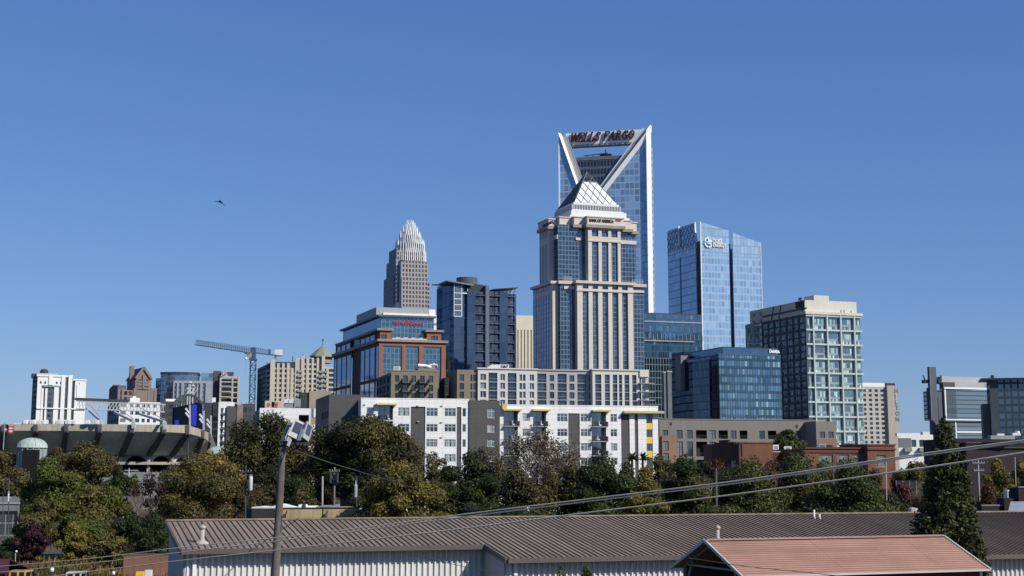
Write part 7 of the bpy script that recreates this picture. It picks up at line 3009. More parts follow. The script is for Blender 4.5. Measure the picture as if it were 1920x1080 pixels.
def trees():
 G = "trees along the near street"
 T = tree
 # left side
 T("broad_tree", "brown olive tree at the far left edge below the stadium", 6, 843, 108, 330, 2, 'brown', seed=1)
 T("green_tree", "bright green round tree at far left in front of the stadium kiosk", 92, 853, 108, 252, 2.5, 'green', 1.1, seed=2, second='olive')
 T("broad_tree", "tall brown olive tree just right of the copper kiosk", 158, 824, 122, 320, 4, 'brown', seed=3, second='olive')
 T("broad_tree", "brown tree top beside the copper kiosk, left of the tallest brown one", 108, 836, 60, 345, 8, 'brown', seed=4)
 T("yellow_green_tree", "large yellow green tree low at the left", 172, 908, 152, 226, .6, 'olive', 1.25, seed=5, second='green')
 T("small_tree", "small grey brown tree at the left in front of the bright green one", 76, 932, 84, 221, .4, 'brown', seed=6, second='olive')
 T("purple_bush", "dark purple leaved bush at the bottom left", 64, 983, 66, 203, .1, 'purple', 1.2, seed=7)
 T("yellow_bush", "golden yellow bush right of the purple bush", 135, 976, 52, 202, .1, 'yellow', 1.2, seed=8)
 T("yellow_bush", "low olive yellow bush between the golden bush and the warehouse", 190, 1000, 92, 203, .1, 'olive', 1.2, seed=9, second='yellow')
 T("low_shrub", "low dark green shrub at the left edge of the weedy lot", 22, 1008, 72, 204, .05, 'dark', 1.1, seed=10)
 T("low_shrub", "dark shrub against the warehouse end wall", 290, 960, 86, 190, .05, 'dark', 1.2, seed=11)
 T("low_shrub", "dark green shrub in front of the small grey building", 246, 955, 70, 215, .05, 'dark', 1.2, seed=12)
 T("low_shrub", "grey green shrub in front of the warehouse corner", 285, 1004, 62, 188, .05, 'oak', 1.2, seed=13)
 T("dark_tree", "dark green tree below the stadium arches", 222, 872, 62, 300, 2, 'dark', seed=14, second='oak')
 T("dark_tree", "small green tree below the stadium wall, right of the lamp pole", 252, 888, 46, 290, 1, 'green', .9, seed=15)
 T("bare_tree", "thin purple brown tree with few leaves left of the orange green tree", 282, 880, 72, 236, 2, 'purple', .35, seed=16, bare=True)
 T("broad_tree", "large green and bronze tree right of the stadium arches", 364, 848, 148, 242, .8, 'olive', 1.1, seed=17, second='brown')
 T("orange_tree", "orange yellow tree next to the street pole with a white transformer", 412, 848, 104, 262, 1.5, 'orange', 1.0, seed=18, second='brown')
 T("orange_tree", "pale yellow tree top under the stadium corner, behind the orange one", 392, 844, 64, 285, 6, 'orange', .8, seed=19)
 T("bare_tree", "reddish brown thin tree beside the wooden flood light pole", 480, 905, 76, 236, 1, 'brown', .3, seed=20, bare=True)
 T("small_tree", "small brown tree under the left oak, behind the wooden pole", 566, 912, 60, 246, 1, 'brown', .6, seed=21)
 # the two big oaks
 T("oak_tree", "big dark oak left of and behind the flood lights", 508, 768, 156, 292, 6.5, 'oak', 1.1, seed=22, second='olive')
 T("oak_tree", "big spreading dark oak right of the flood lights", 690, 776, 206, 284, 7.0, 'oak', 1.1, seed=23, second='olive')
 T("oak_tree", "dark oak crown filling the gap behind the flood light pole", 598, 800, 110, 300, 4, 'oak', 1.0, seed=24)
 # centre row
 T("yellow_green_tree", "round golden olive tree in front of the white apartments", 757, 861, 152, 202, .6, 'olive', 1.25, seed=25, second='yellow')
 T("broad_tree", "thin bronze tree between the golden tree and the dark one", 812, 845, 76, 242, 5, 'brown', .55, seed=26)
 T("dark_tree", "dark green round tree at the centre left of the bare one", 884, 843, 112, 218, .6, 'dark', 1.2, seed=27, second='oak')
 T("broad_tree", "bronze brown tree top behind the dark green round tree", 905, 836, 72, 250, 7, 'bare', .7, seed=28)
 T("bare_tree", "tall half bare bronze tree in front of the white apartments", 1010, 794, 182, 246, 6, 'bare', .42, seed=29, bark=BARKP, bare=True)
 T("broad_tree", "low brown green tree under the half bare tree", 968, 884, 96, 196, .5, 'oak', 1.1, seed=30, second='brown')
 T("broad_tree", "low mixed green and rust tree left of the dark pointed one", 1032, 876, 88, 204, .5, 'brown', 1.1, seed=31, second='oak')
 T("dark_tree", "dark green tree with a rounded top just left of the yellow tree", 1128, 850, 140, 205, .4, 'dark', 1.2, seed=32, second='glint')
 T("yellow_green_tree", "yellow green tree between two dark green ones", 1210, 872, 88, 182, .3, 'yellow', 1.2, seed=33, second='olive')
 T("broad_tree", "dark green tree with rusty edges right of the yellow tree", 1285, 850, 130, 214, .4, 'dark', 1.2, seed=34, second='olive')
 T("broad_tree", "bronze tree top in front of the yellow stair column", 1236, 850, 66, 236, 4, 'brown', 1, seed=35)
 T("red_tree", "rusty red brown tree in front of the brick gable", 1345, 858, 86, 226, 1, 'red', 1.1, seed=36, second='oak')
 T("broad_leaved_tree", "glossy green tree below the brick warehouse, the left one of three", 1408, 858, 140, 206, .3, 'glint', 1.2, "glossy green trees below the brick warehouse", seed=37, second='dark')
 T("broad_leaved_tree", "glossy green tree below the brick warehouse, tallest and middle of three", 1496, 846, 170, 214, .3, 'glint', 1.2, "glossy green trees below the brick warehouse", seed=38, second='red')
 T("broad_leaved_tree", "glossy green tree below the brick warehouse, the right one of three", 1590, 858, 150, 202, .3, 'glint', 1.2, "glossy green trees below the brick warehouse", seed=39, second='dark')
 T("broad_leaved_tree", "low green tree with bronze leaves right of the leaning guy wire", 1318, 905, 92, 190, .2, 'olive', 1.2, seed=40, second='dark')
 T("red_tree", "rusty tree between the glossy trees and the bare street pole", 1640, 878, 76, 224, .8, 'red', 1.1, seed=41, second='oak')
 T("red_tree", "dark red tree right of the bare street pole", 1690, 903, 76, 216, 1.2, 'red', 1.1, seed=42, second='purple')
 T("green_tree", "grey green tree behind the wire fence right of the brick tower", 1715, 864, 96, 300, .6, 'olive', 1.1, seed=43, second='dark')
 T("yellow_green_tree", "golden tree right of the tall conifer, behind the red one", 1868, 858, 66, 282, 1.5, 'yellow', .9, seed=44, second='olive')
 T("yellow_green_tree", "golden tree at the right edge behind the thin pole", 1912, 862, 56, 290, 1.5, 'yellow', .9, seed=45, second='olive')
 T("green_tree", "olive green tree under the golden trees at right", 1878, 886, 76, 262, .4, 'olive', 1.0, seed=46, second='dark')
 T("green_tree", "dark olive tree at the right edge below the golden one", 1926, 888, 70, 266, .3, 'dark', 1.0, seed=48)
 T("red_tree", "red leaved tree just right of the tall conifer", 1852, 902, 70, 236, .3, 'red', 1.1, seed=47)
 T("green_tree", "round green tree standing among the brick warehouse roofs", 1476, 804, 78, 345, 11, 'dark', 1.1, seed=49, second='green')
 conifer()
 # the second row that closes the gaps
 for i, (px, py, w_, Y, pal, s2, nm, lb) in enumerate((
  (455, 900, 90, 262, 'oak', 'brown', "dark_tree", "dark round tree under the left oak by the can transformer pole"),
  (520, 872, 130, 275, 'oak', None, "dark_tree", "dark understorey tree below the left oak behind the flood light pole"),
  (552, 893, 90, 268, 'dark', None, "dark_tree", "small dark tree right of the flood light pole over the white tarpaulin"),
  (705, 868, 90, 262, 'oak', None, "dark_tree", "dark tree low at the left shoulder of the golden olive tree"),
  (838, 872, 90, 246, 'olive', 'brown', "broad_tree", "bronze green tree filling between the golden tree and the dark round one"),
  (935, 868, 90, 238, 'brown', 'oak', "broad_tree", "brown tree in the gap left of the half bare tree"),
  (1070, 868, 80, 238, 'brown', 'oak', "broad_tree", "brown tree in the gap right of the half bare tree"),
  (1100, 885, 80, 226, 'dark', None, "dark_tree", "dark tree low between the half bare tree and the rounded dark one"),
  (1175, 866, 80, 232, 'oak', None, "dark_tree", "dark tree below the two spiky palms"),
  (1252, 868, 80, 240, 'dark', 'olive', "dark_tree", "dark tree in front of the small brick bay"),
  (1318, 862, 80, 242, 'oak', 'red', "broad_tree", "dark bronze tree left of the rusty red brown tree"),
  (1385, 872, 90, 238, 'brown', 'oak', "broad_tree", "bronze tree in front of the brick gable corner"),
  (1448, 862, 100, 240, 'red', 'brown', "red_tree", "rusty tree top before the orange brick wall and its shadow"),
  (1545, 862, 100, 244, 'glint', 'red', "broad_leaved_tree", "glossy green tree in front of the three cream framed windows"),
  (1632, 898, 80, 232, 'red', 'oak', "red_tree", "rusty tree low behind the right glossy tree"),
  (1672, 926, 80, 212, 'dark', 'red', "dark_tree", "dark low tree around the foot of the bare street pole"),
  (1725, 930, 90, 206, 'red', 'dark', "red_tree", "dark red tree touching the tall conifer at its left"))):
  T(nm, lb, px, py, w_, Y, .3, pal, 1.1, seed=80 + i, second=s2)
 # dark spiky yuccas against the white stair bay
 for i, (px, py, lb) in enumerate(((1185, 846, "dark spiky palm against the charcoal stair panel, left one of two"), (1205, 846, "dark spiky palm against the white stair wall, right one of two"))):
  Y = 258
  c = P(px, py + 14, Y)
  t = empty("spiky_palm", (c.x, Y, 0))
  tag(t, lb, "palm")
  mb = MB()
  mb.tube([(0, 0, 0), (0, 0, c.z)], [.25, .2], 7)
  mb.obj("trunk", BARK, t)
  rr = random.Random(i + 3)
  vs = []
  for k in range(60):
   a, e = rr.uniform(0, 6.28), rr.uniform(-.4, 1.4)
   d = Vector((math.cos(a) * math.cos(e), math.sin(a) * math.cos(e), math.sin(e)))
   s = d.cross(Vector((.3, .2, 1))).normalized() * .16
   L = rr.uniform(1.0, 1.7)
   o0 = Vector((0, 0, c.z))
   vs.append([o0 + s, o0 + d * L * .5 + s, o0 + d * L + Vector((0, 0, -.2)), o0 - s])
  quads("crown", np.array(vs), leafmat("leaves_dark", PAL['dark']), t)
 # sapling in front of the warehouse wall
 for i, (px, py, w_, lb) in enumerate(((1052, 1060, 40, "sapling top with a few green leaves before the white metal wall, left one"), (1098, 1057, 30, "sapling top with a few green leaves before the white metal wall, right one"))):
  T("sapling", lb, px, py, w_, 66, 1.0, 'green', .22, seed=60 + i, bare=True, leaf=.10)
 # weeds and ground cover
 npr = np.random.default_rng(4)
 for nm, pal, x0, x1, y0, y1, n, hh in (("dry_grass", 'orange', -82, -38, 168, 215, 9000, 1.3), ("weeds", 'brown', -74, -34, 165, 205, 6500, 1.5)):
  x = npr.uniform(x0, x1, n)
  y = npr.uniform(y0, y1, n)
  keep = np.sin(x * .35 + (2 if nm == 'weeds' else 0)) + np.sin(y * .3) > -.5
  x, y = x[keep], y[keep]
  n = len(x)
  h = npr.uniform(.4, hh, n)
  a = npr.uniform(0, 6.28, n)
  wv = .12
  z = np.zeros(n)
  v = np.empty((n, 4, 3))
  dx, dy = np.cos(a) * wv, np.sin(a) * wv
  lx, ly = npr.normal(0, .25, n), npr.normal(0, .25, n)
  v[:, 0] = np.stack([x - dx, y - dy, z], 1)
  v[:, 1] = np.stack([x + dx, y + dy, z], 1)
  v[:, 2] = np.stack([x + lx + dx * .4, y + ly + dy * .4, h], 1)
  v[:, 3] = np.stack([x + lx - dx * .6, y + ly - dy * .6, h * .9], 1)
  o = quads(nm, v, leafmat("leaves_" + pal, PAL[pal]), None)
  o['kind'] = 'stuff'
 # hedge mass along the street behind the warehouse
 lob, rad = [], []
 r = random.Random(12)
 for i in range(150):
  px = 930 + i * 5.4
  Y = r.uniform(176, 200)
  p = P(px, 950, Y)
  lob.append((p.x, Y, r.uniform(1.5, 7.0)))
  q = r.uniform(1.3, 2.4)
  rad.append((q, q, q))
 o = leaves("street_undergrowth", lob, rad, 30000, .3, leafmat("leaves_dark", PAL['dark']), None, npr)
 o['kind'] = 'stuff'
 lob, rad = [], []
 for i in range(70):
  px = 225 + i * 4.4
  Y = r.uniform(196, 225)
  p = P(px, 950, Y)
  lob.append((p.x, Y, r.uniform(.8, 3.4)))
  q = r.uniform(1.0, 1.9)
  rad.append((q, q, q))
 o = leaves("bank_undergrowth", lob, rad, 9000, .3, leafmat("leaves_oak", PAL['oak']), None, npr)
 o['kind'] = 'stuff'
# ------------------------------------------------------------------ warehouse with the brown standing seam roof
def warehouse():
 b = Bld("metal_warehouse", "long metal warehouse with a brown standing seam roof and ribbed white walls", "warehouse", 345, 1027, 75, 18.4)
 sid = plain("ribbed_white_steel", (.60, .60, .575), .55, .06, .5, .14)
 trim = plain("brown_trim", (.11, .095, .085), .6, .1, .5, .1)
 roof = plain("brown_roof_steel", (.27, .21, .152), .6, .14, .18, .06, strip=(0, .315, .13, 6.1))
 seam = plain("brown_roof_seam", (.165, .128, .092), .6, .1, .3, 0)
 ry, rz = b.l(318, 977, 0)
 ze = b.zt
 m = (rz - ze) / ry
 xj = b.fx(905, 1022)
 q, zq = b.l(945, 1041, xj)
 p = -q                                   # how far the wider part comes forward
 z2 = ze - m * p
 xend = 118.0
 x3 = b.fx(1560, 1030)
 o_, d_ = b._ray(1880, 1041)
 t_ = (ze + m * o_.y - o_.z) / (d_.z - m * d_.y)
 p3 = max(p + .6, -(o_ + d_ * t_).y - .6)
 z3 = ze - m * p3
 th = .05
 # roof sheet
 mb = MB()
 def sheet(x0, x1, ya, yb_):
  za, zb = ze + m * ya, ze + m * yb_
  mb.extrude([(x0, ya, za), (x1, ya, za), (x1, yb_, zb), (x0, yb_, zb)], (0, 0, -th))
 oh = .6
 sheet(-.15, xj, -oh, ry)
 sheet(xj, x3, -p - oh, ry)
 sheet(x3, xend, -p3 - oh, ry)
 zr = ze + m * ry
 b.part("roof", mb, roof)
 mb = MB()
 x = .1
 while x < xend:
  ya = -oh if x < xj else (-p - oh if x < x3 else -p3 - oh)
  a = Vector((x, ya, ze + m * ya + .03))
  c = Vector((x, ry, zr + .03))
  mb.bar(a, c, .045, .05)
  x += .315
 b.part("roof_seams", mb, seam)
 mb = MB()
 mb.bar((-.2, ry, zr + .05), (xend, ry, zr + .05), .4, .08)
 b.part("ridge_cap", mb, roof)
 mb = MB()
 for x0, x1, pp in ((-.2, xj, 0), (xj, x3, p), (x3, xend, p3)):
  zz = ze - m * (pp + oh)
  mb.box(x0, x1, -pp - oh - .14, -pp - oh, zz - .2, zz + .04)
 mb.extrude([(-.2, -oh, ze - m * oh - .22), (-.2, ry, zr - .22), (-.2, ry, zr + .05), (-.2, -oh, ze - m * oh + .05)], (-.07, 0, 0))
 mb.extrude([(xj - .05, -p - oh, z2 - m * oh - .24), (xj - .05, -oh, ze - m * oh - .24), (xj - .05, -oh, ze - m * oh + .06), (xj - .05, -p - oh, z2 - m * oh + .06)], (-.08, 0, 0))
 b.part("gutter", mb, trim)
 # walls with ribs
 mb, mr = MB(), MB()
 def wall(x0, x1, y, zt_):
  mb.box(x0, x1, y, y + .12, 3.5, zt_ - .05)
  xx = x0 + .2
  while xx < x1 - .05:
   mr.extrude([(xx - .06, y, 3.5), (xx + .06, y, 3.5), (xx + .035, y - .1, 3.5), (xx - .04, y - .1, 3.5)], (0, 0, zt_ - 3.6))
   xx += .3
 wall(0, xj, 0, ze)
 wall(xj + .12, x3, -p, z2)
 wall(x3 + .12, xend, -p3, z3)
 b.part("wall", mb, sid)
 b.part("wall_ribs", mr, plain("white_steel_rib", (.74, .73, .70), .5, .05, .5, .08))
 mb = MB()
 mb.extrude([(0, 0, 3.5), (0, ry, 3.5), (0, ry, zr - .1), (0, 0, ze - .1)], (.12, 0, 0))
 mb.box(.12, xend, ry - .12, ry, 3.5, zr - .1)
 b.part("end_wall", mb, plain("shaded_end_steel", (.33, .34, .36), .6, .06, .5, .1))  # grey puts the shade of the left-facing ends into the steel colour
 mb = MB()
 mb.box(xj, xj + .12, -p, 0, 3.5, z2 - .05)
 mb.extrude([(xj, -p, z2 - .06), (xj, 0, z2 - .06), (xj, 0, ze - .06)], (.12, 0, 0))
 b.part("end_wall", mb, plain("shaded_end_steel", (.33, .34, .36), .6, .06, .5, .1))
 # white downpipes
 mb = MB()
 for px, off in ((364, 0), (965, -p)):
  xx = b.fx(px, 1060, off)
  mb.box(xx - .09, xx + .09, off - .2, off - .06, 3.5, (ze if off == 0 else z2) - .25)
 b.part("downpipe", mb, M_trimw)
 mb = MB()
 for px, off in ((350, 0), (949, -p)):
  xx = b.fx(px, 1070, off)
  mb.box(xx - .1, xx + .1, off - .03, off, 3.5, (ze if off == 0 else z2) - .9)
 b.part("corner_trim", mb, M_trimw)
 b.done()
 # things on the roof
 def on_roof(px, py):
  o, d = b._ray(px, py)
  t = (ze + m * o.y - o.z) / (d.z - m * d.y)
  lp = o + d * t
  return b.root.matrix_basis @ lp if False else Matrix.Rotation(math.radians(18.4), 3, 'Z') @ lp + Vector((b.p.x, b.p.y, 0))
 steel = plain("galvanised_pipe", (.42, .40, .36), .5, .12, 1, .1)
 for px, py, ht, rd, hood, lb in ((379, 1019, .80, .11, True, "galvanised vent pipe with a flashed base at the left end of the brown roof"),
         (1346, 1014, .72, .10, True, "capped vent pipe on the brown roof behind the pink roof ridge"),
         (1527, 973.5, .55, .05, False, "thin white vent pipe on the brown roof ridge, taller one"),
         (1537, 974, .3, .05, False, "short white vent pipe on the brown roof ridge beside a taller one")):
  w_ = on_roof(px, py)
  t = empty("vent_pipe", w_)
  tag(t, lb, "vent pipe")
  mb = MB()
  mb.cyl(0, 0, -.1, ht, rd, 12)
  mb.obj("pipe", steel if hood else M_trimw, t, True)
  mb = MB()
  mb.lathe(0, 0, [(.01, ht + .14), (rd * 1.6, ht + .03), (rd * 1.65, ht - .05), (rd * 1.05, ht - .1)], 12) if hood else mb.cyl(0, 0, ht - .03, ht + .01, rd * 1.2, 10)
  mb.obj("hood", steel if hood else M_trimw, t, True)
  mb = MB()
  k = 3.2 if px < 400 else 1.8
  mb.lathe(0, 0, [(rd * k, -.03), (rd * k * .9, .05), (rd * 1.2, .16)], 14)
  mb.obj("flashing", plain("flashing_pale", (.45, .42, .36), .8, .15), t)
def pink_barn():
 b = Bld("pink_roof_barn", "open ended metal barn with a pink roof and dark red walls", "barn", 1390, 1073.5, 50, 20.5)
 pink = plain("pink_roof_steel", (.42, .265, .205), .6, .1, .6, .06, strip=(1, .31, .08, 3.9))
 red = plain("dark_red_steel", (.075, .010, .014), .55, .08, .5, .05)
 y, zr = b.l(1327.5, 1013.5, 0)
 xr = b.fx(1845, 1060)
 ze = b.zt
 oh = .25
 m = (zr - ze) / y
 yb = 2 * y
 mb = MB()
 for s in (0, 1):
  ya = -oh if s == 0 else yb + oh
  za = ze - m * oh
  mb.extrude([(-.1, ya, za), (xr, ya, za), (xr, y, zr), (-.1, y, zr)], (0, 0, -.04))
 b.part("roof", mb, pink)
 mb = MB()
 n = 17
 L = (y + oh)
 for i in range(n + 1):
  yy = -oh + L * i / n
  zz = ze - m * oh + (zr - ze + m * oh) * i / n
  mb.bar((-.1, yy, zz + .015), (xr, yy, zz + .015), .045, .035)
 b.part("roof_ribs", mb, plain("pink_roof_rib", (.31, .17, .125), .6, .08, .6, .06))
 mb = MB()
 mb.bar((-.12, y, zr + .03), (xr + .02, y, zr + .03), .3, .05)
 b.part("ridge_cap", mb, pink)
 mb = MB()
 for xx in (-.14, xr + .04):
  mb.bar((xx, -oh - .05, ze - m * oh - .02), (xx, y, zr), .06, .1)
  mb.bar((xx, yb + oh + .05, ze - m * oh - .02), (xx, y, zr), .06, .1)
 mb.box(-.1, xr, -oh - .06, -oh, ze - m * oh - .05, ze - m * oh + .015)
 b.part("pale_trim", mb, plain("barn_trim", (.52, .50, .46), .6, .06))
 mb = MB()
 mb.box(.3, xr - .2, .02, .08, 4, ze - .05)
 mb.extrude([(xr - .26, .08, 4), (xr - .26, yb, 4), (xr - .26, yb, ze), (xr - .26, y, zr - .1), (xr - .26, .08, ze)], (.06, 0, 0))
 b.part("wall", mb, red)
 mb = MB()
 mb.box(xr - .2, xr - .1, -.02, .1, 4, ze - .05)
 b.part("corner_trim", mb, M_trimw)
 mb = MB()
 mb.box(.3, xr - .3, yb - .08, yb - .02, 4, ze)
 for zz in (ze - .5, ze - 1.0, ze - 1.5):
  mb.box(.3, xr - .3, yb - .14, yb - .08, zz, zz + .08)
 b.part("back_wall", mb, plain("barn_inside", (.10, .095, .095), .8))
 gal = plain("barn_frame", (.22, .22, .22), .5)
 for xx in (.15, 3.2, 6.4):
  mb = MB()
  mb.bar((xx, .2, ze - .02), (xx, y, zr - .15), .08)
  mb.bar((xx, yb - .2, ze - .02), (xx, y, zr - .15), .08)
  mb.bar((xx, .2, 4), (xx, .2, ze), .09)
  mb.bar((xx, yb - .2, 4), (xx, yb - .2, ze), .09)
  mb.bar((xx, .3, ze + .02), (xx, yb - .3, ze + .02), .06)
  mb.bar((xx, .2, ze - .9), (xx, .9, ze + .3), .06)
  mb.bar((xx, yb - .2, ze - .9), (xx, yb - .9, ze + .3), .06)
  b.part("frame_bow", mb, gal)
 return b.done()
# ------------------------------------------------------------------ poles, wires
WOOD = plain("weathered_pole", (.165, .145, .128), .95, .2, 2.0, .35)
WIRE = plain("wire_black", (.035, .033, .03), .6, .1, 1, 0)
def floodlight_pole():
 Y = 52
 base, top = P(515.5, 1090, Y), P(530.5, 828, Y)
 g = gz(base.x, Y)
 ax = (top - base).normalized()
 b0 = base + ax * ((g - base.z) / ax.z)
 t = empty("floodlight_pole", b0)
 tag(t, "weathered wooden pole carrying three flood lights at its top", "light pole")
 tl = top - b0
 mb = MB()
 pts = [Vector((0, 0, -.4)) * 1] + [tl * (i / 10) for i in range(1, 11)]
 mb.tube(pts, [.185 - .075 * i / 10 for i in range(11)], 14)
 mb.obj("pole", WOOD, t, True)
 mb = MB()
 for k in range(5):
  a = 1.25 + .9 * k
  p0, p1 = tl * (.30 + .12 * k), tl * (.36 + .12 * k)
  d = Vector((math.cos(a * 1.7) * .13, -abs(math.sin(a)) * .12, 0))
  mb.bar(p0 + d, p1 + d, .015)
 mb.obj("drying_cracks", plain("crack_dark", (.05, .04, .035), .95), t)
 mb = MB()
 c = P(556, 832, Y) - b0
 l, r_ = P(528, 826, Y) - b0, P(582, 823, Y) - b0
 mb.bar(tl + Vector((-.1, -.14, -.08)), Vector((r_.x, -.14, tl.z - .06)), .07)
 mb.bar(tl + Vector((-.1, .1, .0)), Vector((r_.x, .1, tl.z + .02)), .07)
 mb.tube([tl * .90 + Vector((-.05, -.1, 0)), tl * .96 + Vector((.12, -.22, 0)), tl + Vector((.3, -.2, -.1))], .022, 6)
 mb.obj("cross_arm", M_trimd, t)
 shell = plain("lamp_shell", (.40, .40, .385), .45, .08, 1, .1)
 lens = glass("lamp_lens", (.05, .055, .05), .14, (.9, .95, 1), 50, 50, 0, 0, var=.1, blind=0)
 # foot and head of each lamp, read from the photograph; they tilt back to the right
 for (x0, y0, x1, y1, wd, face, lb) in ((534, 828, 546, 795, .30, -40, "lamp housing seen from its side"), (549, 821, 562, 791, .42, 22, "lamp housing with its glass facing the viewer"), (571, 824, 580, 795, .34, 62, "lamp housing turned away to the right")):
  p0, p1 = P(x0, y0, Y - .15) - b0, P(x1, y1, Y + .1) - b0
  d = p1 - p0
  u = d.normalized()
  n = Vector((math.sin(math.radians(face)), -math.cos(math.radians(face)), .25))
  n = (n - u * n.dot(u)).normalized()
  s = u.cross(n)
  dep = .22
  def quadbox(mbx, w0, w1, a0, a1, n0, n1):
   c_ = [p0 + u * (d.length * a) + s * w_ + n * nn for nn in (n0, n1) for (a, w_) in ((a0, w0), (a1, w0), (a1, w1), (a0, w1))]
   mbx.face(c_[0:4]); mbx.face(c_[7:3:-1])
   for i in range(4):
    j = (i + 1) % 4
    mbx.face((c_[i], c_[j], c_[4 + j], c_[4 + i]))
  mb = MB()
  quadbox(mb, -wd * .36, wd * .36, .12, 1, -dep, 0)
  quadbox(mb, -wd * .5, wd * .5, 0, 1.03, 0, .05)
  f = mb.obj("floodlight", shell, t, label=lb)
  mb = MB()
  quadbox(mb, -wd * .34, wd * .34, .28, .9, .055, .06)
  mb.obj("lens", lens, f)
  mb = MB()
  quadbox(mb, -wd * .58, -wd * .52, -.22, .5, -dep * .6, 0)
  quadbox(mb, wd * .52, wd * .58, -.22, .5, -dep * .6, 0)
  mb.obj("yoke", M_trimg, f)
 return t
def wire(name, label, pts, r, mat, group=None, n=40, sag=False):
 """smooth cable through points read off the photograph (px, py, distance)"""
 W = [P(*p) for p in pts]
 out = []
 for i in range(len(W) - 1):
  p0, p1, p2, p3 = W[max(0, i - 1)], W[i], W[i + 1], W[min(len(W) - 1, i + 2)]
  for k in range(8):
   t = k / 8
   out.append(.5 * ((2 * p1) + (p2 - p0) * t + (2 * p0 - 5 * p1 + 4 * p2 - p3) * t * t + (3 * p1 - p0 - 3 * p2 + p3) * t ** 3))
 out.append(W[-1])
 o0 = out[0].copy()
 mb = MB()
 mb.tube([p - o0 for p in out], r, 8)
 o = mb.obj(name, mat, None, True)
 o.location = o0
 tag(o, label, "cable", group)
 return o
def cables():
 pale = plain("cable_sunlit_tint", (.85, .72, .54), .7, .08, 2, 0)  # warm beige stands in for sunlight the cables do not catch
 def inv(x):                      # the span comes nearer towards the right, straight in plan
  a, c = 1 / 50.0, 1 / 21.0
  return 1 / (a + (c - a) * (x / 1920.0))
 G = "thick cables crossing the foreground"
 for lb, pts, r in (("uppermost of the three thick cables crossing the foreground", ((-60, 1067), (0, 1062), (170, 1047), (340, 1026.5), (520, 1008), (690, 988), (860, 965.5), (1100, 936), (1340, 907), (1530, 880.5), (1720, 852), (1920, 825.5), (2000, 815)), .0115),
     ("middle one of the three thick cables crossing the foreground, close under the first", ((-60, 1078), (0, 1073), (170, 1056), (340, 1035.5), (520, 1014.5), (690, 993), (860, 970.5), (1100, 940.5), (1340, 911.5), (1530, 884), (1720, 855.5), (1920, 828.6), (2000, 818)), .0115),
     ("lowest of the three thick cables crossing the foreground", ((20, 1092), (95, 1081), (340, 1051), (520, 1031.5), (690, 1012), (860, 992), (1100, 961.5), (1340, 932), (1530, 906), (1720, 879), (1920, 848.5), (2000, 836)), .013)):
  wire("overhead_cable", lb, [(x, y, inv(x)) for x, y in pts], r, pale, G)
 # lashing wire spiralling round the upper cable
 wire("service_wire", "thin wire falling from the wooden pole top to behind the brown roof", [(548, 842, 52), (620, 868, 70), (690, 889, 100), (770, 913, 135), (840, 934, 160), (902, 957, 176)], .026, plain("service_wire_grey", (.07, .065, .055), .7))
 wire("service_wire", "thin wire crossing the white wall below the inner corner of the warehouse", [(770, 1040, 60), (850, 1058, 62), (900, 1068, 63), (980, 1082, 64)], .012, WIRE)
 wire("service_wire", "thin wire entering the open end of the pink roof barn", [(1290, 1046, 46), (1400, 1062, 46), (1500, 1072, 46.5), (1600, 1083, 47)], .011, WIRE)
 wire("service_wire", "short drooping service wire joining the upper cables near the wooden wall", [(862, 955, 36), (900, 958, 35), (935, 957, 34)], .008, WIRE)
 G2 = "thin street wires behind the brown roof"
 for lb, pts in (("upper thin street wire between the transformer pole and the twin bracket pole", ((472, 876, 232), (540, 881, 230), (622, 880, 228))),
     ("second thin street wire between the transformer pole and the twin bracket pole", ((472, 886, 232), (545, 891, 230), (622, 887, 228))),
     ("upper thin street wire running right from the twin bracket pole over the golden tree", ((628, 879, 228), (760, 884, 222), (900, 888, 216), (1340, 898, 200))),
     ("lower thin street wire running right from the twin bracket pole", ((628, 888, 228), (760, 899, 222), (920, 901, 214), (1340, 902, 200))),
     ("upper thin street wire in front of the glossy trees", ((1343, 895, 200), (1440, 887, 206), (1561, 873, 212))),
     ("lower thin street wire in front of the glossy trees", ((1343, 899, 200), (1450, 895, 206), (1561, 884, 212))),
     ("thin street wire left of the transformer pole across the yellow green trees", ((-20, 896, 240), (160, 902, 238), (330, 901, 236), (466, 886, 232))),
     ("thin street wire low across the dark shrubs at left", ((215, 974, 198), (300, 972, 196), (420, 970, 194)))):
  wire("street_wire", lb, pts, .03, WIRE, G2)
 wire("guy_wire", "taut guy wire slanting down from the dark street pole", [(1336, 910, 200), (1320, 966, 194)], .035, plain("guy_grey", (.2, .2, .18), .6))
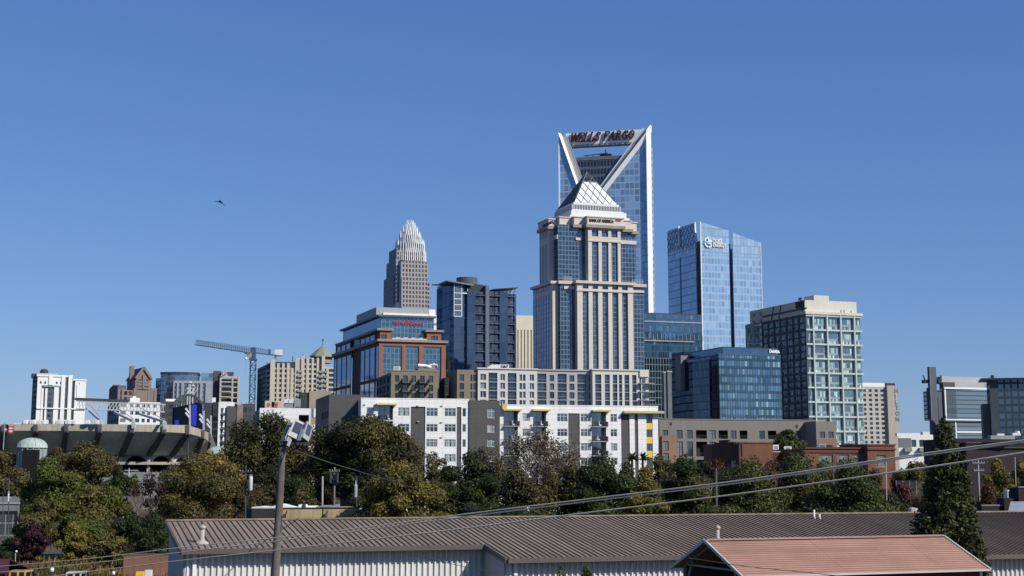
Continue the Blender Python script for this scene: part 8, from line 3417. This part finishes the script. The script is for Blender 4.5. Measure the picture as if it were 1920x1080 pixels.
def poles():
 def pole(px, py, pyb, Y, r, label, mat=WOOD, arms=(), name="utility_pole", lean=0):
  b = P(px, pyb, Y)
  g = gz(b.x, Y)
  t = empty(name, (b.x, Y, g))
  tag(t, label, "pole")
  H = P(px, py, Y).z - g
  tx = P(px + lean, py, Y).x - b.x
  mb = MB()
  mb.tube([(0, 0, -.3), (tx * .5, 0, H * .5), (tx, 0, H)], [r * 1.2, r, r * .8], 8)
  mb.obj("pole", mat, t, True)
  for z, half in arms:
   mb = MB()
   zz = P(px, z, Y).z - g
   mb.box(tx - half, tx + half, -.22, -.1, zz - .07, zz + .07)
   a = mb.obj("cross_arm", mat, t)
   for k in (-1, -.5, .5, 1):
    mb = MB()
    mb.lathe(tx + k * half * .92, -.16, [(.03, zz + .07), (.08, zz + .16), (.05, zz + .26), (.01, zz + .3)], 8)
    mb.obj("insulator", M_trimg, a)
  return t, H, g
 can = plain("transformer_white", (.6, .62, .62), .45, .06, 1, .1)
 def transformer(t, px0, px1, py0, py1, Y, g, bx):
  p, q = P(px0, py1, Y), P(px1, py0, Y)
  cx = (p.x + q.x) / 2 - bx
  r = (q.x - p.x) / 2
  z0, z1 = p.z - g, q.z - g
  mb = MB()
  mb.lathe(cx, -.45, [(.01, z0), (r * .9, z0 + .02), (r, z0 + .1), (r, z1 - .15), (r * .85, z1 - .04), (.01, z1)], 14)
  o = mb.obj("transformer", can, t, True)
  mb = MB()
  for k in (-.5, .5):
   mb.lathe(cx + r * k, -.45, [(.05, z1 - .05), (.09, z1 + .1), (.04, z1 + .32)], 8)
  mb.bar((cx, -.3, (z0 + z1) / 2), (0, 0, (z0 + z1) / 2), .08)
  mb.obj("bushing", M_trimg, o)
 t, H, g = pole(461, 872, 965, 232, .15, "dark street pole with a white can transformer near the orange tree", M_trimd, ((885, .9),))
 transformer(t, 467, 475, 893, 920, 232, g, P(461, 965, 232).x)
 t, H, g = pole(626.5, 876, 972, 228, .17, "grey street pole with twin brackets and dark transformers before the charcoal wall", WOOD, ((884, .75),), lean=1)
 mb = MB()
 for px in (620, 633):
  x = P(px, 890, 228).x - P(626.5, 972, 228).x
  z0, z1 = P(px, 905, 228).z - g, P(px, 886, 228).z - g
  mb.tube([(x, -.3, z0), (x, -.3, z1)], .2, 10)
 mb.obj("transformer", M_trimd, t)
 pole(605, 893, 948, 252, .17, "short pale weathered pole left of the twin bracket pole", plain("pale_pole", (.34, .32, .29), .9, .2, 1))
 t, H, g = pole(669, 893, 950, 246, .10, "thin dark pole with a grey fitting at the left of the golden tree", M_trimd)
 mb = MB()
 z = P(669, 918, 246).z - g
 mb.lathe(-.2, -.3, [(.01, z - 1.4), (.28, z - 1.2), (.3, z + .6), (.12, z + .9), (.05, z + 1.5)], 10)
 mb.obj("fitting", M_trimg, t)
 pole(1342.5, 878, 967, 200, .19, "stout dark street pole among the trees held by a slanting guy wire", M_trimd)
 t, H, g = pole(1561.5, 868, 968, 212, .13, "dark street pole with a pale box and a small lamp among the glossy trees", M_trimd)
 p = P(1568, 934, 211)
 mb = MB()
 x0, x1 = P(1567, 920, 211).x - P(1561.5, 968, 212).x, P(1578, 920, 211).x - P(1561.5, 968, 212).x
 z0, z1 = P(1570, 933, 211).z - g, P(1570, 914, 211).z - g
 mb.box(x0, x1, -.7, -.1, z0, z1)
 o = mb.obj("equipment_box", plain("box_pale", (.55, .53, .48), .7, .1, 1, .1), t)
 mb = MB()
 mb.cyl((x0 + x1) / 2 - .1, -.4, z1, z1 + .35, .12, 8)
 mb.box(x0 + .1, x0 + .3, -.73, -.7, z0 + .2, z1 - .2)
 mb.obj("box_fittings", M_trimg, o)
 mb = MB()
 zl = P(1556, 942, 211).z - g
 xl = P(1556, 942, 211).x - P(1561.5, 968, 212).x
 mb.bar((0, 0, zl + .3), (xl, -.5, zl + .2), .06)
 mb.lathe(xl, -.5, [(.05, zl - .3), (.3, zl - .1), (.32, zl + .15), (.1, zl + .3)], 10)
 mb.obj("lamp", M_trimw, t)
 pole(1661, 864, 968, 205, .09, "plain thin street pole beside the brick corner tower", plain("pale_pole", (.34, .32, .29)))
 pole(1834, 862, 905, 268, .12, "double cross arm pole right of the tall conifer", M_trimg, ((868, 1.1), (882, .9)))
 pole(1903, 857, 918, 240, .08, "thin pale pole at the right edge before the golden trees", plain("pale_pole", (.34, .32, .29)))
 t, H, g = pole(242, 878, 892, 300, .14, "street light pole with a flat double arm before the stadium wall", M_trimg)
 mb = MB()
 z = P(242, 882, 300).z - g
 mb.box(-.9, 1.7, -.1, .1, z - .1, z + .1)
 mb.box(1.2, 1.9, -.2, .2, z - .14, z - .05)
 mb.obj("lamp_arm", M_trimg, t)
 t, H, g = pole(353, 830, 870, 290, .16, "dark pole rising from the bronze tree against the stadium underside", M_trimd)
 t, H, g = pole(17, 895, 1000, 236, .1, "dark street pole with a white can transformer at the left edge", M_trimd)
 transformer(t, 15.5, 19.5, 925, 941, 236, g, P(17, 1000, 236).x)
 pole(6, 925, 1005, 233, .08, "thin dark pole at the left edge beside the transformer pole", M_trimd)
 t, H, g = pole(29, 1036, 1065, 190, .05, "small white globe lamp on a short post in the weedy lot", M_trimg, name="globe_lamp")
 mb = MB()
 mb.lathe(0, 0, [(.02, H - .02), (.12, H + .04), (.15, H + .13), (.11, H + .22), (.02, H + .27)], 12)
 mb.obj("globe", plain("globe_white", (.85, .85, .83), .4, .02), t, True)
def small_things():
 # tan low building with the white tarpaulins
 b = Bld("tan_low_building", "low tan walled building just behind the brown warehouse roof", "building", 529, 953.5, 205, 14)
 x1 = b.fx(674, 960)
 mb = MB()
 mb.box(0, x1, 0, 10, 0, b.zt)
 b.part("tan_wall", mb, plain("ochre_wall", (.42, .32, .185), .9, .16, .3, .35))
 mb = MB()
 mb.box(-.1, x1 + .1, -.12, .3, b.zt, b.zt + .12)
 mb.box(b.fx(605, 960), b.fx(606.5, 960), -.1, 0, 0, b.zt)
 b.part("coping", mb, M_trimd)
 mb = MB()
 mb.box(b.fx(472, 960, .5), -.02, .5, 10, 0, b.zt - .1)
 b.part("dark_wing", mb, plain("dark_wing_wall", (.03, .028, .028), .9))
 mb = MB()
 for px in (533, 609):
  x, z = b.f(px, 968)
  mb.box(x - .2, x + .2, -.6, -.1, z - .5, z + .3)
  mb.bar((x, -.3, z), (x + .3, -.5, z + .7), .14)
 b.part("wall_unit", mb, M_trimd)
 b.done()
 for i, (pa, pb, pyt, pyb, lb) in enumerate(((472, 590, 944.5, 953, "long white roof tarpaulin with two low peaks behind the wooden pole"), (560, 592, 945, 952, "short white roof sheet just right of the long tarpaulin"))):
  p, q = P(pa, pyb, 209 + i), P(pb, pyt, 209 + i)
  t = empty("roof_tarpaulin", p)
  tag(t, lb, "tarpaulin")
  W, H = q.x - p.x, q.z - p.z
  mb = MB()
  n = 24
  for k in range(n):
   def hgt(u):
    return H * (.25 + .75 * max(0, 1 - abs(u - .47) / .22) ** 1.2 + .2 * max(0, 1 - abs(u - .15) / .15)) if i == 0 else H * (.8 if u < .35 else .45)
   u0, u1 = k / n, (k + 1) / n
   mb.extrude([(W * u0, 0, 0), (W * u1, 0, 0), (W * u1, 0, hgt(u1)), (W * u0, 0, hgt(u0))], (0, 3, 0))
  mb.obj("sheet", plain("bright_white", (.82, .83, .82)), t)
 for i, (px0, px1, py0, py1, m, lb) in enumerate(((565, 572, 944, 953, M_trimd, "small dark roof vent between the white sheets"), (592, 622, 947, 953, M_trimg, "low grey roof pipework right of the white sheets"), (622, 636, 945, 955, M_trimg, "grey roof unit with a slanted lid beside the twin bracket pole"))):
  p, q = P(px0, py1, 207), P(px1, py0, 207)
  t = empty("rooftop_unit", p)
  tag(t, lb, "roof unit")
  W, H = q.x - p.x, q.z - p.z
  mb = MB()
  mb.extrude([(0, 0, 0), (W, 0, 0), (W, 0, H), (W * .4, 0, H * .9), (0, 0, H * .5)], (0, .8, 0))
  mb.obj("casing", m, t)
  mb = MB()
  mb.box(W * .15, W * .85, -.05, 0, H * .15, H * .4)
  mb.obj("louvre", M_trimd, t)
 # small grey buildings among the trees at left
 b = Bld("small_grey_building", "small dark shed with a pale roof edge and concrete end block among left trees", "building", 209, 935, 255, 8)
 mb = MB()
 x1, x2 = b.fx(240, 945), b.fx(261, 945, -.6)
 mb.box(0, x1, 0, 6, 0, b.zt)
 b.part("dark_wall", mb, plain("navy_wall", (.018, .018, .028), .8))
 mb = MB()
 mb.box(-.2, x1, -.3, 6, b.zt, b.zt + .25)
 b.part("roof_edge", mb, M_trimg)
 mb = MB()
 mb.box(x1, x2, -.6, 5, 0, b.fz(250, 926.5, -.6))
 b.part("concrete_block", mb, M_concd)
 b.done()
 t = empty("rooftop_unit", P(210, 934, 256))
 tag(t, "grey roof unit on the small dark shed among the left trees", "air unit")
 mb = MB()
 mb.box(0, .8, 0, .7, 0, .95)
 mb.obj("casing", M_trimg, t)
 mb = MB()
 mb.box(.1, .7, -.04, 0, .3, .7)
 mb.obj("louvre", M_trimd, t)
 b = Bld("grey_commercial_building", "pale grey building seen between trunks at the left edge", "building", -30, 931, 300, 6)
 f = Face('f', 0)
 x1 = b.fx(37, 950)
 zz = [b.fz(10, y) for y in (958, 943)]
 mb = MB()
 f.wall(mb, 0, x1, 0, b.zt, [(x1 * .1, x1 * .95, 0.2, zz[0])], .6)
 b.part("grey_wall", mb, plain("pale_grey_wall", (.2, .205, .22), .85, .06))
 mb = MB()
 f.quad(mb, x1 * .1, x1 * .95, .2, zz[0], .6)
 b.part("glazed_front", mb, glass("shopfront", (.04, .055, .06), .15, pw=1.4, ph=2.4, mw=.15, mh=.2, mull=(.25, .27, .28), var=.5))
 mb = MB()
 mb.box(0, x1, -.2, .3, zz[1] - .2, zz[1] + .1)
 b.part("wall_band", mb, M_trimg)
 b.done()
 # brick yard wall next to the warehouse
 b = Bld("brick_yard_wall", "low reddish brick wall left of the warehouse end", "wall", 232, 1040.5, 175, 6, kind='thing')
 mb = MB()
 x1 = b.fx(322, 1045)
 mb.box(0, x1, 0, .35, 0, b.zt)
 b.part("brickwork", mb, plain("faded_brick", (.26, .135, .09), .9, .2, .4, .2, grid=(.6, .3, .04, .25)))
 mb = MB()
 mb.box(-.05, x1 + .05, -.06, .41, b.zt, b.zt + .1)
 b.part("coping", mb, plain("brick_coping", (.2, .12, .09), .9))
 b.done()
 # dark red shed corner
 b = Bld("red_shed", "dark red shed roof corner at the bottom left edge", "shed", -70, 1052, 150, -6)
 mb = MB()
 x1 = b.fx(8, 1065)
 mb.box(0, x1, 0, 5, 0, b.zt - 1.1)
 b.part("wall", mb, plain("shed_wall", (.07, .03, .03), .8))
 mb = MB()
 zr = b.zt
 mb.extrude([(-.2, -.3, zr - 1.2), (x1 + .6, -.3, zr - 1.2), (x1 - .6, 2.5, zr), (-.2, 2.5, zr)], (0, 0, .1))
 mb.extrude([(-.2, 5.3, zr - 1.2), (x1 + .6, 5.3, zr - 1.2), (x1 - .6, 2.5, zr), (-.2, 2.5, zr)], (0, 0, .1))
 b.part("roof", mb, plain("shed_roof", (.075, .025, .03), .7))
 b.done()
 # parked vehicles whose roofs just show
 def vehicle(px, py, Y, L, body, label, kind, name, yaw=8):
  p = P(px, py, Y)
  t = empty(name, (p.x, Y, 0), math.radians(yaw))
  tag(t, label, kind)
  H = p.z
  gh = H * .42
  zb = H - gh
  mb = MB()
  prof = [(0, .42), (0, zb * .92), (L * .06, zb), (L * .74, zb), (L * .97, zb * .86), (L, zb * .7), (L, .42)]
  mb.extrude([(x, 0, z) for x, z in prof], (0, 1.8, 0))
  mb.extrude([(L * .05, .12, zb), (L * .60, .12, zb), (L * .52, .12, H - .04), (L * .49, .2, H), (L * .10, .2, H), (L * .08, .12, H - .04)], (0, 1.56, 0))
  mb.obj("body", body, t)
  mb = MB()
  for x0, x1 in ((.10, .25), (.27, .40), (.42, .53)):
   mb.extrude([(L * x0, .11, zb + .05), (L * x1, .11, zb + .05), (L * (x1 - .015), .11, H - .13), (L * (x0 + .015), .11, H - .13)], (0, .004, 0))
  mb.obj("side_windows", GW3, t)
  mb = MB()
  mb.extrude([(L * .605, .2, zb + .03), (L * .605, 1.6, zb + .03), (L * .535, 1.55, H - .1), (L * .535, .25, H - .1)], (.01, 0, 0))
  mb.obj("windscreen", GW3, t)
  for x in (L * .18, L * .80):
   for y in (-.02, 1.62):
    mb = MB()
    mb.tube([(x, y, .34), (x, y + .2, .34)], .34, 16)
    w_ = mb.obj("wheel", plain("tyre_black", (.015, .015, .015), .9), t)
    mb = MB()
    mb.tube([(x, y - .01, .34), (x, y + .21, .34)], .2, 12)
    mb.obj("rim", M_trimg, w_)
  for y in (.25, 1.35):
   mb = MB()
   mb.box(L - .02, L + .02, y, y + .25, zb * .6, zb * .75)
   mb.obj("headlight", M_trimw, t)
 vehicle(10, 1070.5, 150, 4.6, plain("school_yellow", (.5, .32, .08), .4, .04, 1, .03), "yellow vehicle whose roof and windows show at the bottom left", "van", "yellow_van")
 vehicle(117, 1073, 152, 4.3, plain("silver_paint", (.45, .46, .45), .35, .04, 1, .03), "pale vehicle roof just right of the yellow one at the bottom left", "car", "parked_car")
 # odds and ends in the lot
 for px, py, Y, wd, ht, m, lb in ((93, 1064, 170, .4, .5, M_trimw, "white bag like bundle above the pale vehicle in the weedy lot"), (209, 1071, 165, .3, .4, M_trimw, "small white bucket in the weedy lot near the brick wall"), (272, 1069, 160, .65, 1.1, M_trimw, "white upright cabinet in front of the brick yard wall")):
  p = P(px, py, Y)
  t = empty("white_bundle" if px < 100 else ("bucket" if px < 250 else "white_cabinet"), (p.x, Y, 0))
  tag(t, lb, "bundle" if px < 100 else ("bucket" if px < 250 else "cabinet"))
  H = p.z
  mb = MB()
  mb.box(0, wd, 0, .6, H - ht, H) if px > 250 else mb.lathe(wd / 2, .3, [(.02, H - ht), (wd * .5, H - ht + .05), (wd * .6, H - ht * .5), (wd * .45, H - .08), (.02, H)], 10)
  mb.obj("shell", m, t)
  mb = MB()
  mb.box(.05, wd - .05, .1, .5, 0, H - ht)
  mb.obj("stand", M_trimd, t)
 p = P(255, 1072, 158)
 t = empty("yellow_crate", (p.x, 158, 0))
 tag(t, "orange yellow crate left of the white cabinet by the brick wall", "crate")
 mb = MB()
 mb.box(0, .75, 0, .6, .9, p.z)
 for k in range(3):
  mb.box(-.02, .77, -.03, 0, .9 + (p.z - .9) * (k + .2) / 3, .9 + (p.z - .9) * (k + .6) / 3)
 mb.obj("box", M_yellow, t)
 mb = MB()
 mb.box(.05, .7, .05, .55, 0, .9)
 mb.obj("trestle", M_trimd, t)
 # wire fence behind the rusty tree
 a, c = P(1680, 900, 285), P(1745, 902, 270)
 t = empty("wire_fence", (a.x, a.y, 0))
 tag(t, "tall grey wire mesh fence behind the dark red tree", "fence")
 d = Vector((c.x - a.x, c.y - a.y, 0))
 n = 5
 for i in range(n + 1):
  q = d * (i / n)
  mb = MB()
  mb.bar((q.x, q.y, 0), (q.x, q.y, a.z), .09)
  mb.obj("post", M_trimg, t)
 mb = MB()
 for z in (a.z - .05, a.z - 1.6, a.z - 3.0):
  mb.bar((0, 0, z), (d.x, d.y, z), .06)
 for i in range(46):
  q, r_ = d * (i / 46), d * ((i + 1) / 46)
  mb.bar((q.x, q.y, a.z - 3.4), (r_.x, r_.y, a.z), .02)
  mb.bar((r_.x, r_.y, a.z - 3.4), (q.x, q.y, a.z), .02)
 mb.obj("mesh_panel", plain("mesh_grey", (.16, .15, .14), .7), t)
 # low wall and parked things at the far right behind the conifer
 b = Bld("stepped_dark_wall", "dark stepped masonry wall at the right edge above the warehouse roof", "wall", 1840, 949, 122, 8, kind='thing')
 x1, x2, x3 = b.fx(1880, 945), b.fx(1904, 940), b.fx(1990, 930)
 mb = MB()
 mb.box(0, x1, 0, 1, 0, b.zt)
 mb.box(x1, x2, -.3, 1, 0, b.fz(1890, 934))
 mb.box(x2, x3, -.6, 1, 0, b.fz(1910, 914.5))
 b.part("masonry", mb, plain("dark_masonry", (.03, .024, .026), .9, .25, .6, .2))
 mb = MB()
 mb.box(0, x1, -.05, .2, b.zt, b.zt + .12)
 mb.box(x2, x3, -.65, -.2, b.fz(1910, 914.5), b.fz(1910, 914.5) + .12)
 b.part("coping", mb, plain("coping_grey", (.2, .19, .18), .8))
 b.done()
 p = P(1888.5, 930.5, 150)
 vehicle(1886, 919, 190, 3.0, plain("van_white", (.7, .71, .7), .4, .04, 1, .03), "white van roof above the stepped dark wall at right", "van", "white_van", 0)
 b = Bld("pale_pitched_roof", "pale blue grey roof corner just above the brown roof at the right edge", "roof", 1888, 967, 112, 10, kind='thing')
 x1 = b.fx(2000, 960)
 z1 = b.fz(1925, 958)
 mb = MB()
 mb.extrude([(0, 0, b.zt), (x1, 0, b.zt), (x1, 4, z1 + .6), (2.5, 4, z1 + .6)], (0, 0, -.1))
 b.part("sheeting", mb, plain("pale_sheeting", (.28, .31, .34), .6))
 mb = MB()
 mb.box(.3, x1, .3, 4, 5, b.zt - .1)
 b.part("wall", mb, plain("dark_masonry", (.03, .024, .026)))
 b.done()
 for px, py, lb in ((1712, 962, "pale boulder like bundle behind the brown roof under the dark red tree, larger"), (1640, 966, "small pale bundle behind the brown roof under the rusty tree")):
  p = P(px, py, 200)
  t = empty("covered_bundle", (p.x, 200, 0))
  tag(t, lb, "bundle")
  mb = MB()
  k = 1.5 if px > 1700 else .9
  mb.lathe(0, 0, [(k, 0), (k * 1.1, p.z * .5), (k * .9, p.z * .85), (k * .4, p.z + .6), (.02, p.z + .75)], 9)
  mb.obj("cover", plain("pale_cover", (.45, .43, .4), .8, .2, 1), t)
 # the bird
 c = P(412.5, 379.5, 260)
 sc = 260 / FL / 1.0
 t = empty("bird", c)
 tag(t, "dark bird gliding with bent wings in the open sky at upper left", "bird")
 mb = MB()
 def W(px, py, dy=0): return Vector(((px - 412.5) * sc, dy, (379.5 - py) * sc))
 ring = []
 secs = [(401.5, 377.2, .02, .03, .0), (405, 377.2, .16, .05, .1), (409, 378.0, .26, .08, .15), (412, 378.6, .34, .13, .1), (413.6, 378.9, .36, .16, .05), (415.5, 380.2, .30, .10, .08), (418, 382.2, .25, .07, .12), (421, 384.4, .2, .05, .1), (423.6, 386.4, .05, .03, .0)]
 for px, py, ch, tk, dy in secs:
  o = W(px, py)
  ring.append([o + Vector((0, -ch * 1.4 + dy, 0)), o + Vector((0, dy, tk)), o + Vector((0, ch * 1.6 + dy, 0)), o + Vector((0, dy, -tk))])
 for i in range(len(ring) - 1):
  for k in range(4):
   mb.face((ring[i][k], ring[i][(k + 1) % 4], ring[i + 1][(k + 1) % 4], ring[i + 1][k]))
 body = [(-.95, .01), (-.85, .07), (-.68, .11), (-.5, .10), (-.25, .15), (.1, .17), (.4, .12), (.62, .07), (.95, .12), (1.0, .01)]
 o = W(413.2, 377.9)
 mb2 = [o + Vector((0, y, .10 * (y < -.5))) for y, _ in body]
 mb.tube(mb2, [r for _, r in body], 8)
 mb.extrude([o + Vector((-.06, .7, 0)), o + Vector((.06, .7, 0)), o + Vector((.22, 1.15, .02)), o + Vector((-.22, 1.15, .02))], (0, 0, .03))
 mb.obj("body", plain("bird_dark", (.012, .012, .016), .8, .2, 3), t)
 mb = MB()
 mb.tube([o + Vector((0, -.93, .1)), o + Vector((0, -1.05, .07))], [.035, .008], 6)
 mb.obj("beak", plain("beak_grey", (.12, .1, .06), .6), t)
ground()
tower_v()
tower_pyramid()
tower_sails()
tower_crown()
brick_glass()
condo()
finned_block()
white_slab()
glass_right()
grid_tower()
white_apartments()
upper_apartments()
left_cluster()
tower_crane()
stadium()
right_cluster()
warehouse()
pink_barn()
floodlight_pole()
poles()
cables()
small_things()
trees()
